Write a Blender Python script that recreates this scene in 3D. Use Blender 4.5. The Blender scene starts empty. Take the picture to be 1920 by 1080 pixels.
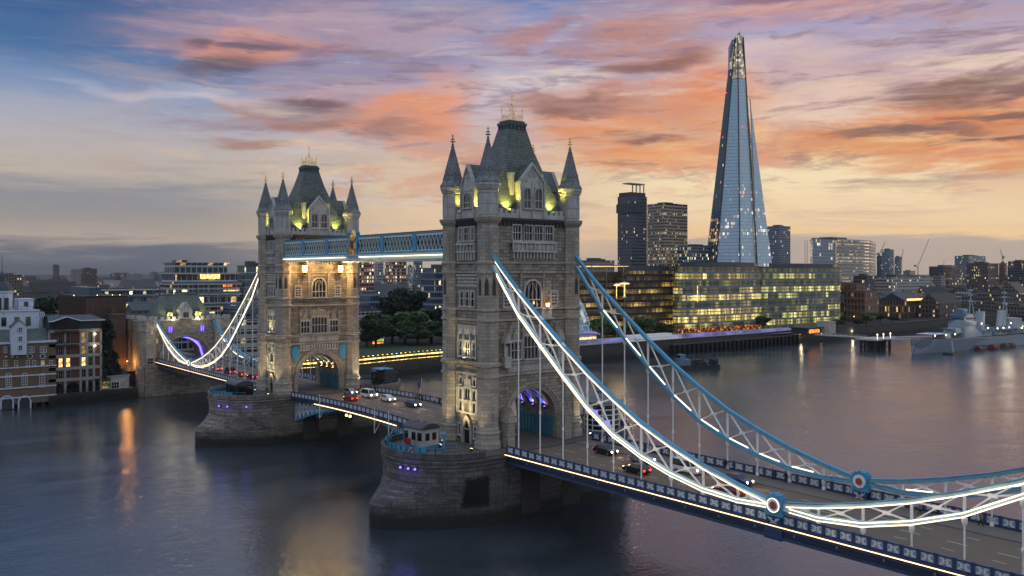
import bpy, math, random
from mathutils import Vector, Matrix
import numpy as np
S = bpy.context.scene
COL = S.collection
PI = math.pi
rnd = random.Random(7)

# ------------------------------------------------------------------ camera
YAW, FPX, HV = 0.671, 1636.4, 512.0            # bearing, focal length in photo pixels, horizon row
CX, CY, CZ = 121.86, -96.75, 40.13
cam = bpy.data.cameras.new('camera'); cam_o = bpy.data.objects.new('camera', cam); COL.objects.link(cam_o)
cam.sensor_width = 36.0; cam.lens = 36.0 * FPX / 1920.0
cam.shift_y = -(540.0 - HV) / 1920.0
cam.clip_start = 1.0; cam.clip_end = 60000.0
cam_o.location = (CX, CY, CZ)
FWD = Vector((-math.cos(YAW), math.sin(YAW), 0)); RGT = Vector((math.sin(YAW), math.cos(YAW), 0))
cam_o.rotation_euler = FWD.to_track_quat('-Z', 'Y').to_euler()
S.camera = cam_o
S.view_settings.view_transform = 'Standard'; S.view_settings.look = 'None'
S.view_settings.exposure = 0.0; S.view_settings.gamma = 1.0
S.render.engine = 'CYCLES'
try:
    S.cycles.use_denoising = True
    S.cycles.max_bounces = 6; S.cycles.diffuse_bounces = 3; S.cycles.glossy_bounces = 4
    S.cycles.caustics_reflective = False; S.cycles.caustics_refractive = False
    S.cycles.sample_clamp_indirect = 4.0
except Exception: pass

def ray(u, v): return FWD + RGT * ((u - 960.0) / FPX) + Vector((0, 0, (HV - v) / FPX))
def at(u, v, d): return Vector((CX, CY, CZ)) + ray(u, v) * d
def onX(u, v, X): r = ray(u, v); return Vector((CX, CY, CZ)) + r * ((X - CX) / r.x)
def onY(u, v, Y): r = ray(u, v); return Vector((CX, CY, CZ)) + r * ((Y - CY) / r.y)
def zat(v, d): return CZ + (HV - v) / FPX * d
def depth(p): return (Vector(p) - Vector((CX, CY, CZ))).dot(FWD)

def hexc(h, a=1.0):
    h = h.lstrip('#'); o = []
    for i in (0, 2, 4):
        c = int(h[i:i+2], 16) / 255.0
        o.append(c / 12.92 if c <= 0.04045 else ((c + 0.055) / 1.055) ** 2.4)
    return (o[0], o[1], o[2], a)

# ------------------------------------------------------------------ node helper
class NB:
    def __init__(s, nt): s.nt = nt; s.N = nt.nodes; s.L = nt.links
    def node(s, t, **kw):
        n = s.N.new(t)
        for k, v in kw.items(): setattr(n, k, v)
        return n
    def put(s, sock, v):
        if v is None: return
        if isinstance(v, bpy.types.NodeSocket): s.L.new(v, sock)
        else: sock.default_value = v
    def m(s, op, a, b=None, c=None, clamp=False):
        n = s.node('ShaderNodeMath', operation=op, use_clamp=clamp)
        s.put(n.inputs[0], a); s.put(n.inputs[1], b); s.put(n.inputs[2], c)
        return n.outputs[0]
    def mul(s, *a):
        r = a[0]
        for x in a[1:]: r = s.m('MULTIPLY', r, x)
        return r
    def add(s, a, b): return s.m('ADD', a, b)
    def sub(s, a, b): return s.m('SUBTRACT', a, b)
    def mix(s, f, a, b, blend='MIX'):
        n = s.node('ShaderNodeMix', data_type='RGBA', blend_type=blend)
        s.put(n.inputs[0], f); s.put(n.inputs[6], a); s.put(n.inputs[7], b)
        return n.outputs[2]
    def smooth(s, x, lo, hi, a=0.0, b=1.0):
        n = s.node('ShaderNodeMapRange', interpolation_type='SMOOTHSTEP')
        s.put(n.inputs[0], x); s.put(n.inputs[1], lo); s.put(n.inputs[2], hi); s.put(n.inputs[3], a); s.put(n.inputs[4], b)
        return n.outputs[0]
    def vec(s, x, y, z):
        n = s.node('ShaderNodeCombineXYZ'); s.put(n.inputs[0], x); s.put(n.inputs[1], y); s.put(n.inputs[2], z); return n.outputs[0]
    def sep(s, v):
        n = s.node('ShaderNodeSeparateXYZ'); s.L.new(v, n.inputs[0]); return n.outputs
    def noise(s, v, scale=1.0, detail=4.0, rough=0.5, dist=0.0, out=0):
        n = s.node('ShaderNodeTexNoise'); s.put(n.inputs['Vector'], v)
        n.inputs['Scale'].default_value = scale; n.inputs['Detail'].default_value = detail
        n.inputs['Roughness'].default_value = rough; n.inputs['Distortion'].default_value = dist
        return n.outputs[out]
    def white(s, v):
        n = s.node('ShaderNodeTexWhiteNoise', noise_dimensions='3D'); s.put(n.inputs['Vector'], v); return n.outputs[0]
    def ramp(s, f, stops, interp='LINEAR'):
        n = s.node('ShaderNodeValToRGB'); n.color_ramp.interpolation = interp
        e = n.color_ramp.elements
        while len(e) < len(stops): e.new(0.5)
        for i, (p, c) in enumerate(stops):
            e[i].position = p; e[i].color = hexc(c) if isinstance(c, str) else c
        s.put(n.inputs[0], f); return n.outputs[0]

# ------------------------------------------------------------------ sky
W = bpy.data.worlds.new('World'); S.world = W; W.use_nodes = True
SUN_EL, SUN_AZ = math.radians(1.5), None
def build_world():
    nt = W.node_tree; nt.nodes.clear(); b = NB(nt)
    tc = b.node('ShaderNodeTexCoord'); d = b.sep(tc.outputs['Generated'])
    fw = b.add(b.mul(d[0], FWD.x), b.mul(d[1], FWD.y)); rt = b.add(b.mul(d[0], RGT.x), b.mul(d[1], RGT.y))
    az = b.m('ARCTAN2', rt, fw); el = b.m('ARCSINE', d[2])
    U = b.mul(az, 1 / 0.53); V = b.mul(el, 1 / 0.303)
    # wobble
    w = b.vec(b.mul(U, 1.6), b.mul(V, 2.6), 0.3)
    nA = b.noise(w, 1.0, 5, 0.55); nB = b.noise(b.vec(b.mul(U, 1.6), b.mul(V, 2.6), 7.3), 1.0, 5, 0.55)
    st = b.vec(b.mul(U, 2.4), b.mul(V, 15.0), 1.7); nS = b.noise(st, 1.0, 8, 0.66, 0.3)
    st2 = b.vec(b.add(b.mul(U, 2.6), b.mul(V, 1.4)), b.sub(b.mul(V, 7.0), b.mul(U, 0.9)), 4.2); nT = b.noise(st2, 1.0, 6, 0.6, 0.6)
    Vd = b.add(V, b.mul(b.sub(nS, 0.5), 0.22))
    Vd = b.add(Vd, b.mul(b.sub(nA, 0.5), 0.10))
    left = b.ramp(Vd, [(0, '#595d69'), (.07, '#6b6d77'), (.12, '#b3a496'), (.19, '#9d9690'), (.26, '#939295'), (.35, '#c0b3a6'), (.46, '#b9b2b4'), (.55, '#a7abbd'), (.64, '#7a92b8'), (.75, '#48709f'), (1, '#2c4e85')])
    mid = b.ramp(Vd, [(0, '#b0a59f'), (.12, '#e8c49a'), (.25, '#f0d4ac'), (.4, '#dcc0a6'), (.52, '#cdb6b3'), (.66, '#c8bcc8'), (.78, '#b0a9c4'), (.9, '#8d9ac4'), (1, '#5f80b6')])
    right = b.ramp(Vd, [(0, '#b8a798'), (.1, '#bfab9c'), (.135, '#f7cf98'), (.22, '#fadcae'), (.35, '#fce4b8'), (.46, '#f6ca90'), (.55, '#eab898'), (.64, '#e0bdb0'), (.76, '#bfabba'), (.86, '#a9a4c4'), (1, '#ae8fa5')])
    base = b.mix(b.smooth(U, -0.72, -0.12), left, mid)
    base = b.mix(b.smooth(U, 0.0, 0.42), base, right)
    Ud = b.add(b.add(U, b.mul(b.sub(nA, 0.5), 0.40)), b.mul(b.sub(nS, .5), .25)); Vq = b.add(b.add(V, b.mul(b.sub(nB, 0.5), 0.34)), b.mul(b.sub(nT, .5), .16))
    streak = b.add(b.mul(nS, 0.55), b.mul(nT, 0.45))
    def blob(u, v, su, sv, tilt=0.0):
        # photo pixel centre and half sizes, tilt in photo slope
        cu = math.atan((u - 960) / FPX) / 0.53; cv = math.atan((HV - v) / FPX) / 0.303
        du = b.sub(Ud, cu); dv = b.add(b.sub(Vq, cv), b.mul(du, tilt))
        q = b.add(b.m('POWER', b.m('ABSOLUTE', b.mul(du, 1 / (su / 885.0))), 2.0), b.m('POWER', b.m('ABSOLUTE', b.mul(dv, 1 / (sv / 500.0))), 2.0))
        return b.m('EXPONENT', b.mul(q, -1.0))
    def layer(base, blobs, colA, colB, lo, hi, amt):
        f = blobs[0]
        for x in blobs[1:]: f = b.m('MAXIMUM', f, x)
        g = b.add(f, b.mul(b.sub(streak, 0.5), 2.6))
        k = b.mul(b.smooth(g, lo - .15, hi + .35), b.smooth(f, 0.02, 0.5), amt)
        return b.mix(k, base, b.mix(b.smooth(nT, 0.4, 0.62), colA, colB))
    H = hexc
    # broken salmon and lavender cloud all through the middle of the sky
    reg = b.mul(b.smooth(U, -.95, -.35), b.smooth(V, .16, .42), b.smooth(V, 1.15, .8))
    nM = b.noise(b.vec(b.add(b.mul(U, 3.4), b.mul(V, 2.2)), b.sub(b.mul(V, 5.2), b.mul(U, .5)), 9.4), 1.0, 8, .64, .5)
    nL = b.noise(b.vec(b.add(b.mul(U, 2.0), b.mul(V, 1.0)), b.mul(V, 8.0), 3.9), 1.0, 8, .66, .3)
    base = b.mix(b.mul(reg, b.smooth(nM, .47, .58), .85), base, b.mix(b.smooth(V, .35, .85), H('#d8a184'), H('#a99aae')))
    base = b.mix(b.mul(reg, b.smooth(nL, .53, .64), .7), base, H('#8f6f76'))
    base = b.mix(b.mul(reg, b.smooth(nL, .46, .36), .7), base, b.mix(b.smooth(U, -.4, .3), H('#cfc6cc'), H('#efd6bf')))
    # pink diagonal veil from upper left to the towers
    base = layer(base, [blob(560, 40, 300, 75, -0.35), blob(700, 140, 250, 70, -0.5), blob(380, -5, 190, 45, -.3), blob(760, 40, 200, 60, -.2)], H('#8a82a3'), H('#b89aa6'), -.05, 0.8, 0.8)
    base = layer(base, [blob(470, 100, 130, 30, -0.35), blob(830, 220, 65, 85, -0.4), blob(750, 215, 150, 40, -.5)], H('#e8935f'), H('#dd957c'), 0.15, 0.8, 0.95)
    base = layer(base, [blob(520, 240, 160, 18, 0.1), blob(620, 215, 90, 22, .25), blob(470, 305, 110, 16, 0), blob(760, 255, 90, 24, -.1)], H('#a97466'), H('#a87c70'), 0.2, 0.8, 0.85)
    base = layer(base, [blob(440, 150, 75, 34, -0.5), blob(490, 90, 60, 12, -.2), blob(560, 215, 80, 18, -.3), blob(395, 100, 40, 14, -.3)], H('#5d546a'), H('#75606c'), 0.15, 0.7, 0.95)
    # orange banks right of the near tower
    base = layer(base, [blob(1170, 235, 170, 55, 0.25), blob(1240, 290, 200, 40, .1), blob(1330, 180, 110, 70, 0.1)], H('#e9873f'), H('#e79c68'), 0.1, 0.9, 0.9)
    base = layer(base, [blob(1130, 85, 190, 30, -0.25), blob(1230, 120, 160, 26, -.25), blob(1000, 60, 120, 20, -.3)], H('#a97f86'), H('#bb8478'), 0.2, 0.85, 0.85)
    base = layer(base, [blob(1190, 140, 150, 20, -.25), blob(1100, 200, 120, 14, .05), blob(1250, 265, 90, 12, 0)], H('#8c665f'), H('#875e58'), 0.2, 0.8, 0.9)
    base = layer(base, [blob(1800, 225, 210, 45, -.08), blob(1720, 275, 240, 28, .0), blob(1560, 250, 100, 16, .0), blob(1860, 300, 160, 26, -.1)], H('#e67f3c'), H('#e09560'), 0.1, 0.85, 0.95)
    base = layer(base, [blob(1790, 180, 140, 20, -.08), blob(1690, 245, 120, 11, 0), blob(1850, 225, 120, 10, 0), blob(1840, 265, 100, 9, 0), blob(1900, 190, 90, 14, 0)], H('#6f5a5e'), H('#8c6658'), 0.15, 0.75, 0.95)
    base = layer(base, [blob(1500, 30, 300, 26, -.05), blob(1800, 40, 240, 26, -.1), blob(1640, 55, 260, 16, -.05)], H('#bd8e9b'), H('#d8a294'), 0.1, 0.8, 0.85)
    base = layer(base, [blob(1880, 12, 110, 22, 0), blob(1450, 5, 160, 14, 0)], H('#735c76'), H('#84627a'), 0.3, 0.9, 0.8)
    # pale bright gaps
    base = layer(base, [blob(990, 170, 200, 22, 0), blob(860, 100, 130, 12, 0), blob(330, 225, 230, 16, 0)], H('#dad2d6'), H('#d9c6c6'), 0.3, 0.95, 0.6)
    base = layer(base, [blob(1530, 175, 110, 45, 0), blob(1480, 120, 120, 30, 0)], H('#e6c6c0'), H('#e9cdb6'), 0.1, 0.9, 0.7)
    # zenith and the unseen eastern half
    # finer dark and bright breaks over the large banks
    nF = b.noise(b.vec(b.add(b.mul(U, 5.0), b.mul(V, 2.0)), b.sub(b.mul(V, 17.0), b.mul(U, 1.2)), 6.6), 1.0, 8, .66, .4)
    base = b.mix(b.mul(reg, b.smooth(nF, .53, .64), .52), base, b.mix(b.smooth(V, .45, .9), H('#8d6a64'), H('#76688a')))
    base = b.mix(b.mul(reg, b.smooth(nF, .45, .34), .42), base, b.mix(b.smooth(V, .45, .9), H('#f5cb9c'), H('#d3b9c4')))
    # thin streaks everywhere
    k1 = b.mul(b.smooth(nS, .5, .68), b.smooth(V, .02, .2), .42); base = b.mix(k1, base, b.mix(b.smooth(U, -.5, .3), H('#b3a6ab'), H('#cc9d8e')))
    k2 = b.mul(b.smooth(nS, .5, .3), b.smooth(V, .04, .25), .22); base = b.mix(k2, base, b.mix(b.smooth(U, -.5, .3), H('#77839c'), H('#efd9bd')))
    base = b.mix(b.smooth(V, .98, 1.6), base, (.48, .62, .86, 1))
    back = b.smooth(b.m('ABSOLUTE', az), 0.62, 1.6)
    eastcol = b.ramp(V, [(0, (.42, .44, .50, 1)), (.5, (.62, .68, .80, 1)), (1, (.60, .70, .90, 1))])
    base = b.mix(back, base, eastcol)
    base = b.mix(b.smooth(V, -0.02, 0.0), H('#2a2b2e'), base)
    # faint physical dusk sky under the cloud colours
    sky = b.node('ShaderNodeTexSky'); sky.sky_type = 'NISHITA'; sky.sun_disc = False
    sky.sun_elevation = SUN_EL; sky.sun_rotation = math.radians(6)
    bg1 = b.node('ShaderNodeBackground'); b.put(bg1.inputs[0], base); bg1.inputs[1].default_value = 1.0
    bg2 = b.node('ShaderNodeBackground'); b.put(bg2.inputs[0], sky.outputs[0]); bg2.inputs[1].default_value = 0.0008
    ad = b.node('ShaderNodeAddShader'); b.L.new(bg1.outputs[0], ad.inputs[0]); b.L.new(bg2.outputs[0], ad.inputs[1])
    out = b.node('ShaderNodeOutputWorld'); b.L.new(ad.outputs[0], out.inputs[0])
build_world()
W.cycles.sampling_method = 'MANUAL'; W.cycles.sample_map_resolution = 512

# afterglow of the set sun: west-north-west, behind the right edge of the picture
sun = bpy.data.lights.new('sun', 'SUN'); sun.energy = 0.35; sun.angle = math.radians(20); sun.color = (1.0, 0.72, 0.5)
sun_o = bpy.data.objects.new('sun', sun); COL.objects.link(sun_o)
sun_o.rotation_euler = (-(FWD * math.cos(1.0) + RGT * math.sin(1.0)) * 1.0 + Vector((0, 0, -0.16))).to_track_quat('-Z', 'Y').to_euler()

# ------------------------------------------------------------------ mesh helper
class MB:
    def __init__(s): s.v = []; s.f = []; s.uv = []; s.sm = False
    def face(s, pts, uv=None):
        i = len(s.v); s.v += [tuple(p) for p in pts]; s.f.append(tuple(range(i, i + len(pts)))); s.uv.append(uv)
    def box(s, x0, y0, z0, x1, y1, z1, skip=''):
        if x0 > x1: x0, x1 = x1, x0
        if y0 > y1: y0, y1 = y1, y0
        if z0 > z1: z0, z1 = z1, z0
        A = [(x0, y0, z0), (x1, y0, z0), (x1, y1, z0), (x0, y1, z0), (x0, y0, z1), (x1, y0, z1), (x1, y1, z1), (x0, y1, z1)]
        for q, n in (((0, 3, 2, 1), 'b'), ((4, 5, 6, 7), 't'), ((0, 1, 5, 4), 's'), ((1, 2, 6, 5), 'e'), ((2, 3, 7, 6), 'n'), ((3, 0, 4, 7), 'w')):
            if n not in skip: s.face([A[k] for k in q])
        return s
    def bar(s, p, q, w, h=None, up=(0, 0, 1)):
        h = h or w; p = Vector(p); q = Vector(q); d = q - p
        if d.length < 1e-6: return s
        d.normalize(); u = Vector(up)
        if abs(d.dot(u)) > 0.98: u = Vector((1, 0, 0)) if abs(d.x) < .9 else Vector((0, 1, 0))
        a = d.cross(u).normalized() * (w / 2); c = a.cross(d).normalized() * (h / 2)
        A = [p - a - c, p + a - c, p + a + c, p - a + c]; B = [x + (q - p) for x in A]
        s.face([A[0], A[1], A[2], A[3]]); s.face([B[3], B[2], B[1], B[0]])
        for k in range(4): s.face([A[k], B[k], B[(k + 1) % 4], A[(k + 1) % 4]])
        return s
    def path(s, pts, w, h=None, up=(0, 0, 1)):
        # mitred sweep of a rectangle
        h = h or w; P = [Vector(p) for p in pts]; R = []
        for i, p in enumerate(P):
            d = (P[min(i + 1, len(P) - 1)] - P[max(i - 1, 0)]).normalized(); u = Vector(up)
            a = d.cross(u).normalized() * (w / 2); c = a.cross(d).normalized() * (h / 2)
            R.append([p - a - c, p + a - c, p + a + c, p - a + c])
        for i in range(len(R) - 1):
            for k in range(4): s.face([R[i][k], R[i + 1][k], R[i + 1][(k + 1) % 4], R[i][(k + 1) % 4]])
        s.face(R[0]); s.face(R[-1][::-1])
        return s
    def tube(s, p, q, r, n=8, r2=None):
        p = Vector(p); q = Vector(q); d = (q - p).normalized(); r2 = r if r2 is None else r2
        u = Vector((0, 0, 1)) if abs(d.z) < .9 else Vector((1, 0, 0))
        a = d.cross(u).normalized(); c = a.cross(d)
        A = [p + (a * math.cos(2 * PI * k / n) + c * math.sin(2 * PI * k / n)) * r for k in range(n)]
        B = [q + (a * math.cos(2 * PI * k / n) + c * math.sin(2 * PI * k / n)) * r2 for k in range(n)]
        for k in range(n): s.face([A[k], A[(k + 1) % n], B[(k + 1) % n], B[k]])
        s.face(A[::-1]); s.face(B); return s
    def lathe(s, prof, n=8, c=(0, 0), ph=0.0, cap=True):
        R = []
        for r, z in prof: R.append([(c[0] + r * math.cos(2 * PI * k / n + ph), c[1] + r * math.sin(2 * PI * k / n + ph), z) for k in range(n)])
        for i in range(len(R) - 1):
            for k in range(n):
                j = (k + 1) % n; L = 2 * PI / n * max(prof[i][0], prof[i + 1][0], .01)
                z0, z1 = prof[i][1], prof[i + 1][1]
                if abs(z1 - z0) < 1e-6: z1 = z0 + abs(prof[i][0] - prof[i + 1][0])
                s.face([R[i][k], R[i][j], R[i + 1][j], R[i + 1][k]], [(k * L, z0), (k * L + L, z0), (k * L + L, z1), (k * L, z1)])
        if cap: s.face(R[0][::-1]); s.face(R[-1])
        return s
    def prism(s, poly, z0, z1, top=True, bottom=False, u0=0.0):
        # poly counter clockwise; uv u runs along the perimeter
        n = len(poly); u = u0
        for k in range(n):
            a, b = poly[k], poly[(k + 1) % n]; L = math.hypot(b[0] - a[0], b[1] - a[1])
            s.face([(a[0], a[1], z0), (b[0], b[1], z0), (b[0], b[1], z1), (a[0], a[1], z1)], [(u, z0), (u + L, z0), (u + L, z1), (u, z1)]); u += L
        if top: s.face([(p[0], p[1], z1) for p in poly])
        if bottom: s.face([(p[0], p[1], z0) for p in poly][::-1])
        return s
    def ball(s, c, r, n=10, m=6, sz=1.0):
        return s.lathe([(max(r * math.sin(PI * i / m), 1e-3), c[2] - r * sz * math.cos(PI * i / m)) for i in range(m + 1)], n, (c[0], c[1]), cap=False)
    def xf(s, M):
        s.v = [tuple(M @ Vector(p)) for p in s.v]; return s
    def build(s, name, mat, parent=None, off=(0, 0, 0), smooth=None, weld=False):
        me = bpy.data.meshes.new(name)
        ox, oy, oz = off
        V = [(x + ox, y + oy, z + oz) for x, y, z in s.v]
        me.from_pydata(V, [], s.f)
        uvl = me.uv_layers.new(name='UVMap'); buf = []
        for f, uv in zip(s.f, s.uv):
            if uv is None:
                p = [Vector(s.v[i]) for i in f]; n = Vector((0, 0, 0))
                for i in range(len(p)): n += p[i].cross(p[(i + 1) % len(p)])
                if n.length < 1e-12: n = Vector((0, 0, 1))
                n.normalize()
                if abs(n.z) > 0.97: uv = [(q.x, q.y) for q in p]
                else:
                    t = Vector((0, 0, 1)).cross(n).normalized(); bb = n.cross(t); uv = [(q.dot(t), q.dot(bb)) for q in p]
            for q in uv: buf += [q[0], q[1]]
        uvl.data.foreach_set('uv', buf)
        if weld or smooth:
            import bmesh
            bm = bmesh.new(); bm.from_mesh(me); bmesh.ops.remove_doubles(bm, verts=bm.verts, dist=1e-4); bm.to_mesh(me); bm.free()
        if smooth:
            me.polygons.foreach_set('use_smooth', [True] * len(me.polygons)); me.set_sharp_from_angle(angle=math.radians(smooth))
        for mm in (mat if isinstance(mat, (list, tuple)) else [mat]): me.materials.append(mm)
        o = bpy.data.objects.new(name, me); COL.objects.link(o)
        if parent is not None: o.parent = parent
        return o

def tag(o, label=None, cat=None, group=None, kind=None):
    if label: o['label'] = label
    if cat: o['category'] = cat
    if group: o['group'] = group
    if kind: o['kind'] = kind
    return o
def thing(name, label, cat, loc=(0, 0, 0), rz=0.0, group=None):
    o = bpy.data.objects.new(name, None); COL.objects.link(o); o.location = loc; o.rotation_euler = (0, 0, rz)
    return tag(o, label, cat, group)
def copy_tree(o, parent=None):
    c = o.copy(); COL.objects.link(c); c.parent = parent
    for ch in list(o.children): copy_tree(ch, c)
    return c
def lamp(kind, loc, energy, color, parent=None, target=None, size=60, r=0.15, blend=.6):
    l = bpy.data.lights.new('lamp_light', kind); l.energy = energy; l.color = color; l.shadow_soft_size = r
    if kind == 'SPOT': l.spot_size = math.radians(size); l.spot_blend = blend
    o = bpy.data.objects.new('lamp_light', l); COL.objects.link(o); o.location = loc
    if target is not None: o.rotation_euler = (Vector(target) - Vector(loc)).to_track_quat('-Z', 'Y').to_euler()
    if parent is not None: o.parent = parent
    return o

# ------------------------------------------------------------------ materials
MATS = {}
def newmat(name):
    m = bpy.data.materials.new(name); m.use_nodes = True; nt = m.node_tree; nt.nodes.clear(); b = NB(nt)
    p = b.node('ShaderNodeBsdfPrincipled'); o = b.node('ShaderNodeOutputMaterial'); b.L.new(p.outputs[0], o.inputs[0])
    MATS[name] = m
    return m, b, p
def setp(b, p, **kw):
    mp = dict(col='Base Color', rough='Roughness', metal='Metallic', ior='IOR', em='Emission Color', es='Emission Strength', nrm='Normal', spec='Specular IOR Level')
    for k, v in kw.items(): b.put(p.inputs[mp[k]], v)
def bump(b, h, s=0.5, d=0.05):
    n = b.node('ShaderNodeBump'); n.inputs['Strength'].default_value = s; n.inputs['Distance'].default_value = d; b.put(n.inputs['Height'], h); return n.outputs[0]
def plain(name, c, rough=0.6, metal=0.0, var=0.25, scale=1.2, bs=0.15, spec=.5, grime=None):
    m, b, p = newmat(name); tc = b.node('ShaderNodeTexCoord')
    n = b.noise(tc.outputs['Object'], scale, 6, 0.62); n2 = b.noise(tc.outputs['Object'], scale * 9, 4, .6)
    c = hexc(c) if isinstance(c, str) else c
    f = b.add(b.mul(b.sub(n, .5), 2.0 * var), 1.0); f = b.mul(f, b.add(b.mul(b.sub(n2, .5), var), 1.0))
    col = b.mix(1.0, c, b.vec(f, f, f), 'MULTIPLY')
    if grime: col = b.mix(b.smooth(n, .52, .68, 0, .7), col, hexc(grime))
    setp(b, p, col=col, rough=b.add(b.mul(b.sub(n2, .5), .25), rough), metal=metal, nrm=bump(b, n2, bs, .03), spec=spec)
    return m
def emit(name, c, e, var=0.0):
    m, b, p = newmat(name); c = hexc(c) if isinstance(c, str) else c
    setp(b, p, col=(.05, .05, .05, 1), em=c, rough=.4)
    if var:
        tc = b.node('ShaderNodeTexCoord'); n = b.noise(tc.outputs['Object'], var, 3, .6)
        setp(b, p, es=b.mul(b.smooth(n, .35, .65, .35, 1.3), e))
    else: setp(b, p, es=e)
    return m
def stone(name, c1, c2, mort, bw=0.9, bh=0.38, ms=0.018, rough=.85, bs=.5, stain='#1d1b18', stain_amt=.45, tide=None, blob=None, cm=.35):
    m, b, p = newmat(name); tc = b.node('ShaderNodeTexCoord'); uv = b.node('ShaderNodeUVMap'); uv.uv_map = 'UVMap'
    k = b.node('ShaderNodeTexBrick'); b.L.new(uv.outputs[0], k.inputs['Vector'])
    for kk, v in (('Scale', 1.0), ('Mortar Size', ms), ('Mortar Smooth', .3), ('Bias', 0.0), ('Brick Width', bw), ('Row Height', bh)): k.inputs[kk].default_value = v
    k.offset = .5
    k.inputs['Color1'].default_value = hexc(c1); k.inputs['Color2'].default_value = hexc(c2); k.inputs['Mortar'].default_value = hexc(mort)
    n = b.noise(tc.outputs['Object'], .33, 7, .65); n2 = b.noise(tc.outputs['Object'], 4.0, 5, .65)
    sp = b.sep(tc.outputs['Object']); st = b.noise(b.vec(b.mul(sp[0], 1.6), b.mul(sp[1], 1.6), b.mul(sp[2], .13)), 1.0, 5, .6)
    f = b.add(.62, b.mul(n, .55)); f = b.mul(f, b.add(.8, b.mul(n2, .4)))
    col = b.mix(1.0, k.outputs['Color'], b.vec(f, f, f), 'MULTIPLY')
    col = b.mix(b.smooth(st, .5, .72, 0, stain_amt), col, hexc(stain))
    if tide is not None:
        zz = b.add(sp[2], b.mul(b.sub(n, .5), 2.2)); col = b.mix(b.smooth(zz, tide, tide + 1.2, .93, 0), col, hexc('#10110d'))
        zz2 = b.add(sp[2], b.mul(b.sub(n2, .5), 1.5)); col = b.mix(b.smooth(zz2, tide + 1.0, tide + 3.2, .5, 0), col, hexc('#1c1d19'))
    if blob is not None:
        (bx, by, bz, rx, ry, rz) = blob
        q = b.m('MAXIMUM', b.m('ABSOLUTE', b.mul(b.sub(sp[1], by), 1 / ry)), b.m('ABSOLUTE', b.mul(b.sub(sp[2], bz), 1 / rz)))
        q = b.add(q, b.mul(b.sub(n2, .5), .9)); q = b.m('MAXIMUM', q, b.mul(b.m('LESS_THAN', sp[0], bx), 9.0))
        col = b.mix(b.smooth(q, .85, 1.05, .97, 0), col, hexc('#040405'))  # ragged near-black patch put into the stone colour
    h = b.add(b.mul(k.outputs['Fac'], -.8), b.mul(n2, cm))
    setp(b, p, col=col, rough=b.add(rough - .12, b.mul(n2, .25)), nrm=bump(b, h, bs, .06))
    return m
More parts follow.
